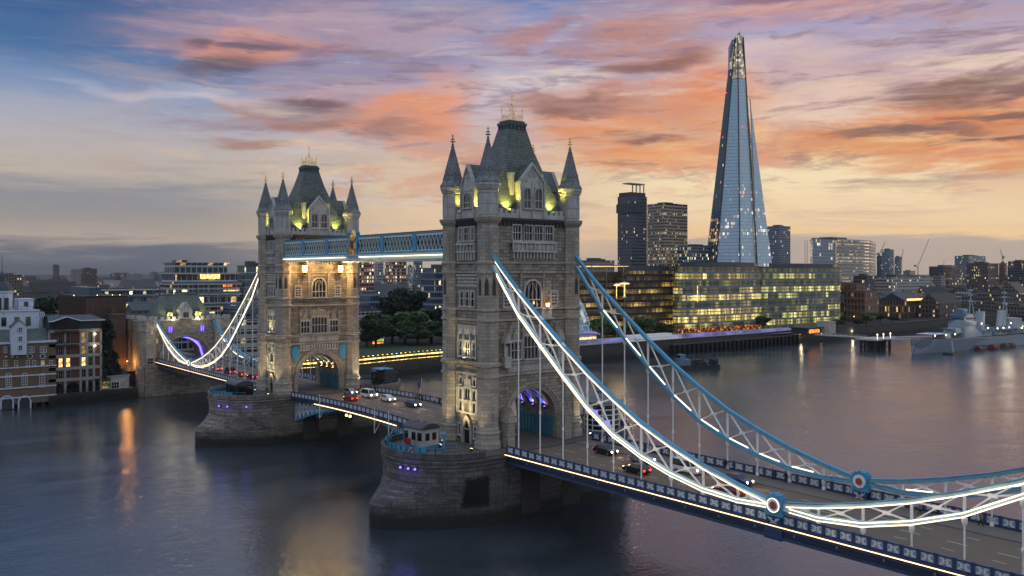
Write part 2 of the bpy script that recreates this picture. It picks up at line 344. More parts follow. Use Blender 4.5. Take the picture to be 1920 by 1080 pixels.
def facade(name, fh=3.6, bw=1.5, mu=.06, mv=.22, glass='#1b242c', frame='#6d6c69', lit=.25, warm=('#ffc766', '#ffe9b8'), E=2.2, seed=0.0, rough=.12, ior=1.5, bands=.8, roof='#3a3a3b', mu2=None, groups=1.0, glassvar=.5, stripe=None, hz=None, cont=0):
    # curtain wall or plain grid of openings, in metres from the UV map
    m, b, p = newmat(name); uv = b.node('ShaderNodeUVMap'); uv.uv_map = 'UVMap'; q = b.sep(uv.outputs[0])
    cu = b.mul(q[0], 1 / bw); cv = b.mul(q[1], 1 / fh)
    iu = b.m('FLOOR', cu); iv = b.m('FLOOR', cv); fu = b.m('FRACT', cu); fv = b.m('FRACT', cv)
    win = b.mul(b.m('GREATER_THAN', fu, mu), b.m('LESS_THAN', fu, 1 - (mu if mu2 is None else mu2)), b.m('GREATER_THAN', fv, mv), b.m('LESS_THAN', fv, .96))
    ge = b.node('ShaderNodeNewGeometry'); tn = b.sep(ge.outputs['True Normal']); vert = b.m('LESS_THAN', b.m('ABSOLUTE', tn[2]), .5)
    win = b.mul(win, vert)
    r1 = b.white(b.vec(b.m('FLOOR', b.mul(iu, 1 / groups)), iv, seed)); r2 = b.white(b.vec(iu, iv, seed + 5.5)); rf = b.white(b.vec(.5, iv, seed + 11.1))
    cl = b.noise(b.vec(b.mul(iu, .13), b.mul(iv, .37), seed), 1.0, 2, .5)
    thr = b.mul(b.add(1 - bands, b.mul(b.smooth(rf, .25, .85), bands * 2.0)), lit); thr = b.mul(thr, b.smooth(cl, .3, .65, .3, 1.6))
    if hz: thr = b.mul(thr, b.smooth(q[1], hz[0], hz[1], hz[2], 1.0))
    on = b.m('LESS_THAN', r1, thr)
    if cont:
        ln = b.noise(b.vec(b.mul(q[0], .045), b.mul(iv, 3.71), seed), 1.0, 3, .6); l2 = b.noise(b.vec(b.mul(q[0], .5), b.mul(iv, 1.3), seed + 2), 1.0, 2, .5)
        on = b.mul(b.smooth(b.add(ln, b.mul(b.sub(rf, .5), .34)), .56 - .2 * lit, .66 - .2 * lit, .12, 1.0), b.smooth(l2, .34, .6, .25, 1.0))
        r2 = b.mix(.35, b.smooth(b.noise(b.vec(b.mul(q[0], .21), b.mul(iv, .9), seed), 1., 2, .5), .35, .65), r2); r2 = b.sep(r2)[0]
    inn = b.noise(b.vec(b.mul(q[0], 1.3 if cont else .9), b.mul(q[1], 1.9 if cont else 1.5), seed), 1.0, 4, .75)
    amt = b.mul(win, on, b.add(.2, b.mul(r2, r2, 1.2)), b.smooth(inn, .36, .66, .08, 1.5), E)
    g = b.mix(b.mul(r2, glassvar), hexc(glass), b.mix(.55, hexc(glass), hexc('#000000')))
    fr = hexc(frame)
    nf = b.noise(b.vec(b.mul(q[0], .5), b.mul(q[1], .5), seed), 1.0, 5, .6); k = b.add(.7, b.mul(nf, .6))
    frc = b.mix(1.0, fr, b.vec(k, k, k), 'MULTIPLY')
    if stripe: frc = b.mix(b.m('LESS_THAN', fv, mv * .8), hexc(stripe), frc)
    frc = b.mix(vert, hexc(roof), frc)
    setp(b, p, col=b.mix(win, frc, g), rough=b.mix(win, (.75,) * 3 + (1,), (rough,) * 3 + (1,)), ior=ior, em=b.mix(r2, hexc(warm[0]), hexc(warm[1])), es=amt)
    # slightly uneven panes
    nn = b.noise(b.vec(iu, iv, seed), 3.1, 0, .5)
    setp(b, p, nrm=bump(b, b.mul(win, b.add(b.mul(q[0], b.mul(b.sub(r2, .5), .05)), nn)), .12, .3))
    return m

stone('granite', '#a1988a', '#786f62', '#403c36', 1.25, .58, .03, stain_amt=.4, bs=.9)
stone('granite_turret', '#aaa193', '#8f877a', '#5b554c', 1.3, .58, .022, stain_amt=.3, bs=.5)
stone('portland', '#b9b6af', '#aaa7a0', '#8a8781', 1.2, .6, .008, stain='#4a4843', stain_amt=.5, bs=.25)
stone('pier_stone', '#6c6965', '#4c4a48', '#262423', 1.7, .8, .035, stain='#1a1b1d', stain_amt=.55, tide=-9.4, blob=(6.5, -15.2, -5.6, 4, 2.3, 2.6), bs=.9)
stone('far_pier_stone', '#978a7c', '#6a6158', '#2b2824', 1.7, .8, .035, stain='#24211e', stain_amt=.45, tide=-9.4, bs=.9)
stone('slate', '#646f68', '#515b55', '#2b302f', .9, .5, .045, stain='#1b2120', stain_amt=.5, bs=.6, rough=.6)
stone('spire_stone', '#868b8b', '#6f7474', '#43464a', .5, .45, .02, stain='#1f2122', stain_amt=.55, bs=.5)
stone('paving', '#5c5650', '#4c4741', '#35312d', .6, .6, .015, stain='#2a2724', stain_amt=.4, bs=.3)
stone('yellow_brick', '#7d6650', '#69543f', '#5b5249', .23, .08, .006, stain='#332b24', stain_amt=.45)
stone('red_brick', '#6a3a30', '#583028', '#4a3f38', .23, .08, .006, stain='#2a1c18', stain_amt=.35)
stone('brown_brick', '#6b5546', '#57443a', '#463c34', .23, .08, .006, stain='#241d18', stain_amt=.45)
stone('river_wall', '#4a4540', '#3a3632', '#252220', 1.2, .6, .03, stain='#15140f', stain_amt=.6, tide=1.6, bs=.8)
plain('blue_paint', '#3b86a8', .42, var=.18, scale=.5, grime='#2f6077')
plain('pale_paint', '#b9d0cd', .45, var=.15, scale=.6, grime='#8fa5a3')
plain('white_paint', '#d9d8d6', .45, var=.12, scale=.7, grime='#a9a39b')
plain('navy_paint', '#27395a', .45, var=.2, scale=.6, grime='#1a2335')
plain('dark_paint', '#14213a', .5, var=.25, scale=.6, grime='#2c2420')
plain('teal_paint', '#2c6d80', .45, var=.2, scale=.6, grime='#1f4a57')
plain('red_paint', '#8e2622', .45, var=.1)
plain('black_metal', '#17181a', .5, var=.2)
plain('grey_metal', '#6c6f72', .5, metal=.3, var=.15)
plain('lead', '#3a3f44', .5, metal=.2, var=.25)
plain('gold', (.8, .52, .18, 1), .32, metal=1.0, var=.15)
plain('dark_stone', '#3a3733', .9, var=.3)
plain('window_dark', '#0b0e12', .1, var=.1, bs=.02, spec=.8)
plain('road_asphalt', '#66584a', .82, var=.22, scale=.35, bs=.3)
plain('road_paint', '#c9c5ba', .7, var=.2, scale=3)
plain('footpath', '#6a635b', .85, var=.2, scale=.6)
plain('white_board', '#b9c0cc', .6, var=.12, scale=.8, grime='#8d93a0')
plain('rubber', '#101011', .7, var=.2)
plain('skin_tone', '#b98a70', .6, var=.05)
plain('concrete', '#85827c', .85, var=.2, scale=.4, grime='#5d5a55')
plain('pale_concrete', '#a5a39d', .8, var=.18, scale=.3, grime='#7b7973')
plain('ship_grey', '#8d979f', .55, var=.18, scale=.12, grime='#5b6a78')
plain('ship_blue', '#5a6f83', .55, var=.2, scale=.2)
plain('grass', '#26361a', .95, var=.4, scale=.25)
plain('bark', '#33291f', .95, var=.3, scale=2)
plain('slate_plain', '#2b3138', .6, var=.2)
plain('soil_city', '#23231f', .95, var=.5, scale=.02)
emit('led', '#ffe6ca', 2.6); emit('led_deck', '#ffcb98', 4.0); emit('led_dim', '#ffe6c4', 2.2)
emit('lamp_warm', '#ffb45a', 9.0); emit('lamp_white', '#fff1cf', 9.0); emit('lamp_yellow', '#ffe23a', 6.0)
emit('lamp_blue', '#5a4dff', 5.0); emit('lamp_purple', '#6a48ff', 4.0); emit('violet_glow', '#8a86d8', .6, .08)
emit('tail_red', '#ff2a1c', 7.0); emit('head_white', '#ffdca8', 14.0)
emit('window_lit', '#ffd27c', 2.2, 1.3); emit('window_lit_dim', '#e0b065', .7, 1.0); emit('rail_yellow', '#ffd56a', 4.2, .25)
emit('orange_glow', '#ff8a2c', 2.0, .5); emit('window_green', '#b8d86a', 1.2, .8)
emit('red_beacon', '#ff3a2a', 4.0); emit('pin_red', '#9a1c16', .25)

def water_mat():
    m, b, p = newmat('river_water'); tc = b.node('ShaderNodeTexCoord'); g = tc.outputs['Object']; q = b.sep(g)
    a = b.noise(b.vec(b.mul(q[0], .5), b.mul(q[1], .32), 0.), 1.0, 6, .62, .6); c = b.noise(b.vec(b.mul(q[0], .055), b.mul(q[1], .035), 2.), 1.0, 4, .55, .8)
    f = b.noise(b.vec(b.mul(q[0], 1.7), b.mul(q[1], 1.1), 5.), 1.0, 3, .6)
    h = b.add(b.add(b.mul(a, .7), b.mul(c, 2.2)), b.mul(f, .55))
    setp(b, p, col=b.mix(b.smooth(c, .35, .65), hexc('#2a3137'), hexc('#373f45')), rough=b.add(.15, b.mul(b.smooth(c, .35, .7), .08)), ior=2.0, nrm=bump(b, h, .22, .5))
    p.inputs['Specular Tint'].default_value = (.62, .82, 1.0, 1)  # blue put into the reflection colour, not a tint of the water
    return m
water_mat()
def leaf_mat(name, c1, c2):
    m, b, p = newmat(name); ge = b.node('ShaderNodeNewGeometry'); tc = b.node('ShaderNodeTexCoord')
    r = ge.outputs['Random Per Island']; n = b.noise(tc.outputs['Object'], .35, 3, .6)
    col = b.mix(b.m('ADD', b.mul(r, .6), b.mul(b.smooth(n, .35, .65), .4)), hexc(c1), hexc(c2))
    setp(b, p, col=col, rough=.75)
    return m
leaf_mat('leaf_dark', '#1c2c16', '#3a5228'); leaf_mat('leaf_mid', '#2c431c', '#567435'); leaf_mat('leaf_deep', '#101b10', '#22331b')
def shop_mat():
    m, b, p = newmat('shop_glow'); tc = b.node('ShaderNodeTexCoord'); q = b.sep(tc.outputs['Object'])
    n = b.noise(b.vec(b.mul(q[0], .8), b.mul(q[1], .55), b.mul(q[2], .9)), 1.0, 5, .75); n2 = b.noise(b.vec(b.mul(q[1], .25), b.mul(q[2], .4), 4.), 1.0, 3, .6)
    setp(b, p, col=hexc('#1a1310'), rough=.3, em=b.mix(b.smooth(n2, .4, .6), hexc('#ff4a22'), hexc('#ffb84a')), es=b.mul(b.smooth(n, .5, .72), 2.6))
shop_mat()
Mx = MATS

# ------------------------------------------------------------------ ground, river
def zdeck(x):
    t = (x + 41.15) / 30.5
    return 10.8 + (.65 * (1 - t * t) if abs(t) < 1 else 0.0)
def setting():
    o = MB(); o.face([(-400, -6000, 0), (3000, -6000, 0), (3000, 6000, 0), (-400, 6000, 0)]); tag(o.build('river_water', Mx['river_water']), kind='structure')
    # south bank: one sheet reaching the horizon
    R = 16000; o = MB(); edge = [(-171, -R), (-171, -120), (-186, -100), (-186, -17), (-184, -16.5), (-184, 16.5), (-172, 22), (-168, 60), (-174, 90), (-176, 112), (-165.5, 160), (-165.5, 300), (-170, 345), (-169, 420), (-175, 700), (-260, 1100), (-700, R)]
    for a, b in zip(edge, edge[1:]): o.face([(a[0], a[1], 6.4), (b[0], b[1], 6.4), (-R, b[1], 6.4), (-R, a[1], 6.4)])
    tag(o.build('south_bank_ground', Mx['soil_city']), kind='structure')
    w = MB()
    for a, b in list(zip(edge, edge[1:]))[1:-1]:
        d = Vector((b[0] - a[0], b[1] - a[1], 0)).normalized(); 
        w.prism([(a[0] - .5, a[1]), (a[0] + .02, a[1]), (b[0] + .02, b[1]), (b[0] - .5, b[1])], -1.5, 7.3)
        w.bar((a[0] - .2, a[1], 7.42), (b[0] - .2, b[1], 7.42), .9, .25)
    tag(w.build('embankment_wall', Mx['river_wall']), 'long dark stone embankment wall rising from the river along the south bank', 'wall')
    q = MB(); q.box(-187, -41.3, -2, -171.2, -17, 3.2); tag(q.build('quay_terrace', Mx['paving']), kind='structure')
    g = MB(); g.face([(-176, 24, 6.45), (-176, 150, 6.45), (-240, 150, 6.45), (-240, 24, 6.45)]); tag(g.build('park_grass', Mx['grass']), kind='structure')
    pth = MB(); pth.face([(-169, 20, 6.5), (-176.5, 95, 6.5), (-179, 112, 6.5), (-173, 160, 6.5), (-180, 160, 6.5), (-187, 112, 6.5), (-184, 95, 6.5), (-177, 20, 6.5)][::-1]); tag(pth.build('riverside_path', Mx['pale_concrete']), kind='structure')
    pr = MB(); pr.face([(-166, 160, 6.5), (-166, 340, 6.5), (-192, 340, 6.5), (-192, 160, 6.5)]); tag(pr.build('promenade_pavement', Mx['pale_concrete']), kind='structure')
    # the carriageway: one strip following the camber of the bascules
    xs = [112, 60, 11] + [-11 - k * 2.01 for k in range(0, 31)] + [-93, -140, -178, -240]
    rd = MB(); fp = MB(); kb = MB(); mk = MB()
    for a, b in zip(xs, xs[1:]):
        za, zb = zdeck(a), zdeck(b)
        rd.face([(a, -5.4, za), (a, 5.4, za), (b, 5.4, zb), (b, -5.4, zb)])
        for s in (1, -1):
            y0, y1 = sorted((s * 5.4, s * 9.3)); 
            fp.face([(a, y0, za + .13), (a, y1, za + .13), (b, y1, zb + .13), (b, y0, zb + .13)])
            fp.face([(a, s * 5.4, za - .05), (b, s * 5.4, zb - .05), (b, s * 5.4, zb + .13), (a, s * 5.4, za + .13)])
        # underside slab
        rd.face([(a, -9.2, za - .5), (b, -9.2, zb - .5), (b, 9.2, zb - .5), (a, 9.2, za - .5)])
    x = 110.0
    while x > -176:
        if not (-12 < x < 14 or -95 < x < -70):
            z0, z1 = zdeck(x) + .004, zdeck(x - 2.2) + .004
            mk.face([(x, -.06, z0), (x, .06, z0), (x - 2.2, .06, z1), (x - 2.2, -.06, z1)])
            for s in (-3.0, 3.0): 
                mk.face([(x, s - .05, z0), (x, s + .05, z0), (x - 1.4, s + .05, z1), (x - 1.4, s - .05, z1)])
        x -= 5.2
    tag(rd.build('bridge_road', Mx['road_asphalt']), kind='structure'); tag(fp.build('bridge_pavement', Mx['footpath']), kind='structure')
    tag(mk.build('road_markings', Mx['road_paint']), kind='structure')
setting()

# ------------------------------------------------------------------ bridge towers
DZ = -11.0; OFF = (0, 0, DZ)
XW, YW = 5.55, 9.6          # wall planes
def fm(face):
    # (a along wall, z, out) -> local xyz
    if face == 'outer': return lambda a, z, o: (XW + o, a, z)
    if face == 'inner': return lambda a, z, o: (-XW - o, -a, z)
    if face == 'east': return lambda a, z, o: (a, -YW - o, z)
    return lambda a, z, o: (-a, YW + o, z)
def fbox(mb, T, a0, a1, z0, z1, o0, o1):
    p, q = T(a0, z0, o0), T(a1, z1, o1); mb.box(p[0], p[1], p[2], q[0], q[1], q[2])
def fprism(mb, T, poly, o0, o1):
    # polygon (a,z) extruded outwards
    n = len(poly); A = [T(a, z, o1) for a, z in poly]; B = [T(a, z, o0) for a, z in poly]
    mb.face(A); mb.face(B[::-1])
    for k in range(n): j = (k + 1) % n; mb.face([B[k], B[j], A[j], A[k]])
def arcpts(c, w, zs, rise, n=16, pw=2.0, gothic=0.0):
    P = []
    for i in range(n + 1):
        t = -1 + 2 * i / n; h = (1 - abs(t) ** pw) ** (1 / pw)
        P.append((c + w * t, zs + rise * h))
    return P
def window(root, T, c, z0, w, h, nx=2, nz=2, arch=0.0, glass='window_dark', mat='portland', dep=.34, fr=.17, sill=True, pointed=True, name='window', o0=0.0):
    g = MB(); f = MB(); a0, a1 = c - w / 2, c + w / 2; z1 = z0 + h
    T2 = lambda a, z, o: T(a, z, o + o0)
    if arch:
        P = arcpts(c, w / 2, z1 - arch, arch, 14)
        poly = [(a0, z0), (a1, z0)] + P[::-1]
        fprism(g, T2, poly, -.05, .05)
        for p, q in zip(P, P[1:]): f.bar(T2(p[0], p[1], dep / 2), T2(q[0], q[1], dep / 2), fr * 1.3, dep) if False else fprism(f, T2, [p, q, (c + (q[0] - c) * 1.16, z1 - arch + (q[1] - z1 + arch) * 1.16 + .02), (c + (p[0] - c) * 1.16, z1 - arch + (p[1] - z1 + arch) * 1.16 + .02)][::-1], 0, dep)
        zt = z1 - arch
    else:
        fbox(g, T2, a0, a1, z0, z1, -.05, .05); fbox(f, T2, a0 - fr, a1 + fr, z1, z1 + fr, 0, dep); zt = z1
    fbox(f, T2, a0 - fr, a0, z0, zt, 0, dep); fbox(f, T2, a1, a1 + fr, z0, zt, 0, dep)
    if sill: fbox(f, T2, a0 - fr * 1.6, a1 + fr * 1.6, z0 - .25, z0, 0, dep + .15)
    for i in range(1, nx):
        a = a0 + w * i / nx; zz = z1
        if arch: t = abs(2 * (a - c) / w); zz = zt + arch * math.sqrt(max(0, 1 - t * t)) - .02
        fbox(f, T2, a - .05, a + .05, z0, zz, .04, dep * .7)
    for i in range(1, nz):
        z = z0 + (zt - z0) * i / nz; fbox(f, T2, a0, a1, z - .07, z + .07, .05, dep * .75)
    if pointed:
        cw = w / nx
        for i in range(nx):
            cc = a0 + cw * (i + .5)
            if not arch:
                fprism(f, T2, [(cc - cw / 2, z1), (cc - cw / 2, z1 - cw * .75), (cc - cw * .3, z1 - cw * .25), (cc, z1)], .05, dep * .6)
                fprism(f, T2, [(cc, z1), (cc + cw * .3, z1 - cw * .25), (cc + cw / 2, z1 - cw * .75), (cc + cw / 2, z1)], .05, dep * .6)
    if arch:
        for i in range(1, nx):   # tracery
            a = a0 + w * i / nx
            fprism(f, T2, [(a - .05, zt), (a + .05, zt), (c + (a - c) * .3 + .05, zt + arch * .8), (c + (a - c) * .3 - .05, zt + arch * .8)], .05, dep * .5)
    o = f.build(name, Mx[mat], root, OFF); g.build('glass', Mx[glass], o, (0, 0, DZ)); 
    return o

def build_tower(root, lit=False):
    B = lambda mb, n, m, **k: mb.build(n, Mx[m], root, OFF, **k)
    # shaft above the road arch
    s = MB(); s.box(-XW, -YW, 22.8, XW, YW, 49.4, 'b')
    for y0, y1 in ((-YW, -5.7), (5.7, YW)): s.box(-XW, y0, 11, XW, y1, 22.8, 'tb')
    A = arcpts(0, 5.6, 14.2, 6.0, 24); 
    pts = [(-5.7, 14.2)] + A + [(5.7, 14.2)]
    for (y0, z0), (y1, z1) in zip(pts, pts[1:]):
        if abs(y1 - y0) < 1e-6: continue
        s.face([(XW, y0, z0), (XW, y1, z1), (XW, y1, 22.8), (XW, y0, 22.8)]); s.face([(-XW, y1, z1), (-XW, y0, z0), (-XW, y0, 22.8), (-XW, y1, 22.8)])
        s.face([(-XW, y0, z0), (-XW, y1, z1), (XW, y1, z1), (XW, y0, z0)])
    B(s, 'wall', 'granite')
    # storey bands
    c = MB()
    for z, h, o in ((22.7, .45, .28), (24.6, .5, .42), (32.0, .4, .3), (33.8, .35, .35), (40.1, .4, .28), (41.7, .35, .25)):
        c.box(-XW - o, -YW - o, z, XW + o, YW + o, z + h) if z > 22.75 else [c.box(x0, y0, z, x1, y1, z + h) for x0, y0, x1, y1 in ((-XW - o, -YW - o, XW + o, -5.6), (-XW - o, 5.6, XW + o, YW + o), (XW - .1, -5.6, XW + o, 5.6), (-XW - o, -5.6, -XW + .1, 5.6))]
    B(c, 'string_course', 'granite_turret')
    cn = MB(); cn.box(-XW - .35, -YW - .35, 48.75, XW + .35, YW + .35, 49.1); cn.box(-XW - .6, -YW - .6, 49.1, XW + .6, YW + .6, 49.5)
    for face in ('outer', 'inner', 'east', 'west'):
        T = fm(face); L = 7.6 if face in ('outer', 'inner') else 3.6; n = int(L * 2 / .8)
        for k in range(n): a = -L + (k + .5) * 2 * L / n; fbox(cn, T, a - .18, a + .18, 48.2, 48.78, 0, .38)
    B(cn, 'cornice', 'dark_stone')
    # corner turrets
    for sx in (1, -1):
        for sy in (1, -1):
            cx, cy = 5.18 * sx, 9.23 * sy; t = MB()
            t.lathe([(2.35, 11), (2.35, 12.0), (2.15, 12.3), (2.15, 13.4), (2.3, 13.5), (2.3, 13.75), (2.0, 14.0), (2.05, 14.3), (1.86, 14.6), (1.84, 22.5), (2.12, 22.7), (2.12, 23.1), (1.9, 23.3), (1.9, 24.4), (2.2, 24.6), (2.2, 25.0), (1.84, 25.3), (1.82, 31.9), (2.1, 32.1), (2.1, 32.4), (1.86, 32.6), (1.86, 33.6), (2.12, 33.8), (2.12, 34.1), (1.82, 34.3), (1.8, 39.9), (2.02, 40.1), (2.02, 40.5), (1.84, 40.7), (1.84, 41.5), (2.05, 41.7), (2.05, 42.0), (1.82, 42.2), (1.8, 48.4), (2.05, 48.6), (2.35, 49.1), (2.4, 49.5), (1.78, 49.6)], 8, (cx, cy), PI / 8)
            tt = B(t, 'turret', 'granite_turret')
            u = MB(); u.lathe([(1.74, 49.5), (1.74, 53.9), (1.95, 54.1), (1.95, 54.4), (2.25, 54.8), (2.25, 55.2)], 8, (cx, cy), PI / 8)
            for k in range(8):
                an = PI / 8 + 2 * PI * (k + .5) / 8; r = 1.74 * math.cos(PI / 8)
                M = Matrix.Translation((cx, cy, 0)) @ Matrix.Rotation(an, 4, 'Z'); pb = MB()
                for z0, z1 in ((49.9, 50.2), (51.7, 51.9), (53.5, 53.8)): pb.box(r - .05, -.6, z0, r + .1, .6, z1)
                for y in (-.6, .6): pb.box(r - .05, y - .08, 50.0, r + .08, y + .08, 53.6)
                for y in (-.45, 0, .45): pb.box(r, y - .13, 54.35, r + .38, y + .13, 54.85)
                pb.xf(M); u.v_off = len(u.v); n0 = len(u.v); u.v += pb.v; u.f += [tuple(i + n0 for i in f) for f in pb.f]; u.uv += pb.uv
            u.build('belfry', Mx['portland'], tt, OFF)
            sp = MB(); sp.lathe([(2.3, 55.2), (2.32, 55.35), (1.75, 56.3), (.95, 59.3), (.22, 62.1), (.3, 62.2), (.3, 62.45), (.14, 62.6)], 8, (cx, cy), PI / 8)
            for k in range(8):
                an = PI / 8 + 2 * PI * k / 8; e = Vector((math.cos(an), math.sin(an), 0))
                sp.bar(Vector((cx, cy, 56.3)) + e * 1.76, Vector((cx, cy, 62.0)) + e * .24, .16)
                an2 = an + PI / 8; e2 = Vector((math.cos(an2), math.sin(an2), 0)); sp.bar(Vector((cx, cy, 57.2)) + e2 * 1.42, Vector((cx, cy, 57.95)) + e2 * 1.25, .42, .25)
            sp.build('spire', Mx['spire_stone'], tt, OFF)
            fi = MB(); fi.tube((cx, cy, 62.4), (cx, cy, 64.6), .1, 6, .05)
            for z, L in ((63.3, .5), (63.75, .32)): fi.bar((cx - L, cy, z), (cx + L, cy, z), .16); fi.bar((cx, cy - L, z), (cx, cy + L, z), .16)
            fi.ball((cx, cy, 64.3), .17, 6, 4); fi.ball((cx, cy, 62.8), .24, 6, 4)
            fi.build('finial', Mx['spire_stone'] if sy < 0 else Mx['gold'], tt, OFF)
            # blind lancets on outer third-storey facets: proud slabs, recess shade put into dark colour
            la = MB()
            for k in range(8):
                an = PI / 8 + 2 * PI * (k + .5) / 8
                if math.cos(an) * sx < -.5 or math.sin(an) * sy < -.5: continue
                r = 1.81 * math.cos(PI / 8); pb = MB()
                TT = lambda a, z, o: (r + o, a, z)
                fprism(pb, TT, [(-.36, 36.4), (.36, 36.4), (.36, 38.4), (0, 39.5), (-.36, 38.4)], .0, .03)
                pb.xf(Matrix.Translation((cx, cy, 0)) @ Matrix.Rotation(an, 4, 'Z')); n0 = len(la.v); la.v += pb.v; la.f += [tuple(i + n0 for i in f) for f in pb.f]; la.uv += pb.uv
            la.build('lancet', Mx['dark_stone'], tt, OFF)
    # parapets with merlons and gabled dormers
    for face, L, dw, ap, gw in (('outer', 7.4, 2.55, 59.1, 2.55), ('inner', 7.4, 2.55, 59.1, 2.55), ('east', 3.4, 1.75, 58.7, 1.75), ('west', 3.4, 1.75, 58.7, 1.75)):
        T = fm(face)
        for a0, a1 in ((-L, -dw), (dw, L)):
            p = MB(); fbox(p, T, a0, a1, 49.5, 50.3, -.55, .12); n = max(2, round((a1 - a0) / 1.15))
            for k in range(n):
                a = a0 + (k + .5) * (a1 - a0) / n; w = (a1 - a0) / n * .29; fbox(p, T, a - w, a + w, 50.3, 51.1, -.5, .1)
            B(p, 'battlement', 'portland')
        g = MB(); sh = 56.0 if dw > 2 else 55.0
        fprism(g, T, [(-dw, 49.5), (dw, 49.5), (dw, sh), (0, ap - .4), (-dw, sh)], -2.2, .1)
        for s in (-1, 1):  # coping and kneelers, diaper studs
            fprism(g, T, [(s * (dw + .25), sh - .35), (s * (dw + .25), sh + .1), (0, ap + .15), (0, ap - .45)][::s], -.35, .35)
            fbox(g, T, min(s * dw, s * (dw + .3)), max(s * dw, s * (dw + .3)), 49.5, sh, -.4, .3)
        fbox(g, T, -dw - .3, dw + .3, 51.0, 51.25, 0, .25); fbox(g, T, -dw, dw, 54.9 if dw > 2 else 54.2, (54.9 if dw > 2 else 54.2) + .22, 0, .22)
        if dw > 2: fbox(g, T, -.16, .16, 49.5, 56.0, 0, .28)
        for (a, z) in ((0, ap - 1.2), (-.6, ap - 2.1), (.6, ap - 2.1), (0, ap - 2.2), (-1.2, ap - 3.0), (1.2, ap - 3.0)):
            if dw > 2 or abs(a) < .8: fprism(g, T, [(a, z - .3), (a + .2, z), (a, z + .3), (a - .2, z)], .1, .24)
        gb = B(g, 'dormer', 'portland')
        r = MB(); 
        for s in (-1, 1):
            q = [T(s * (dw + .2), sh - .1, .05), T(0, ap + .1, .05), T(0, ap + .1, -4.2), T(s * (dw + .2), sh - .1, -3.0)]
            r.face(q if s > 0 else q[::-1]); 
        r.build('dormer_roof', Mx['slate'], gb, OFF)
        q = lambda a, z, o, T=T: T(a, z, o + .1)
        if dw > 2:
            for a in (-1.25, 1.25): window(root, q, a, 51.35, 1.5, 3.4, 2, 2, arch=.7, dep=.22, fr=.16)
            for s in (-1, 1):
                ch = MB(); T3 = T; fbox(ch, T3, s * 3.2 - .45, s * 3.2 + .45, 50, 57.2, -2.4, -1.5); fbox(ch, T3, s * 3.2 - .55, s * 3.2 + .55, 57.2, 57.5, -2.5, -1.4); B(ch, 'chimney', 'portland')
        else: window(root, q, 0, 51.35, 1.9, 2.5, 3, 2, arch=.8, dep=.2, fr=.14)
    # roof
    r = MB(); LV = [(50.0, 4.75, 8.1), (52.3, 4.4, 7.25), (55.0, 3.65, 6.05), (58.0, 2.95, 4.85), (62.0, 2.15, 3.15), (65.9, 1.55, 1.9)]
    for (z0, a0, b0), (z1, a1, b1) in zip(LV, LV[1:]):
        P = [(a0, -b0, z0), (a0, b0, z0), (-a0, b0, z0), (-a0, -b0, z0)]; Q = [(a1, -b1, z1), (a1, b1, z1), (-a1, b1, z1), (-a1, -b1, z1)]
        for k in range(4): r.face([P[k], P[(k + 1) % 4], Q[(k + 1) % 4], Q[k]])
    ro = B(r, 'roof', 'slate')
    k = MB(); k.box(-1.6, -1.95, 65.9, 1.6, 1.95, 66.3); k.box(-1.72, -2.05, 66.3, 1.72, 2.05, 66.75); k.box(-1.45, -1.75, 66.75, 1.45, 1.75, 67.1)
    for s in (-1, 1):
        for y in (-1.6, -.8, 0, .8, 1.6): k.box(s * 1.62 - .12, y - .15, 65.5, s * 1.62 + .12, y + .15, 66.3)
        for x in (-1.2, -.4, .4, 1.2): k.box(x - .15, s * 1.97 - .12, 65.5, x + .15, s * 1.97 + .12, 66.3)
    k.build('roof_crown', Mx['lead'], ro, OFF)
    cr = MB(); ex, ey = 1.2, 1.4
    for x in (-ex, ex):
        for y in (-ey, ey): cr.tube((x, y, 67.1), (x, y, 69.2), .07, 6, .04); cr.ball((x, y, 68.9), .14, 6, 4); cr.bar((x - .16, y, 69.25), (x + .16, y, 69.25), .06); cr.bar((x, y - .16, 69.25), (x, y + .16, 69.25), .06); cr.tube((x, y, 69.1), (x, y, 69.6), .04, 5, .02)
    for (a, b) in (((-ex, -ey), (ex, -ey)), ((ex, -ey), (ex, ey)), ((ex, ey), (-ex, ey)), ((-ex, ey), (-ex, -ey))):
        A, Q = Vector((*a, 0)), Vector((*b, 0))
        for z in (67.25, 68.0): cr.bar(A + Vector((0, 0, z)), Q + Vector((0, 0, z)), .06)
        for i in range(4):
            p, q = A.lerp(Q, i / 4), A.lerp(Q, (i + 1) / 4); mq = (p + q) / 2
            cr.bar(p + Vector((0, 0, 67.25)), mq + Vector((0, 0, 68.4)), .045); cr.bar(q + Vector((0, 0, 67.25)), mq + Vector((0, 0, 68.4)), .045)
    for x in (-ex, ex):
        for y in (-ey, ey): cr.path([(x, y, 68.0), (x * .62, y * .62, 68.7), (x * .2, y * .2, 69.3), (0, 0, 70.2)], .06)
    cr.tube((0, 0, 67), (0, 0, 72.6), .1, 6, .04); cr.ball((0, 0, 70.2), .22, 8, 5); cr.ball((0, 0, 71.2), .14, 6, 4)
    for d in ((.4, 0), (0, .4)): cr.bar((-d[0], -d[1], 71.7), (d[0], d[1], 71.7), .08)
    B(cr, 'roof_cresting', 'gold')
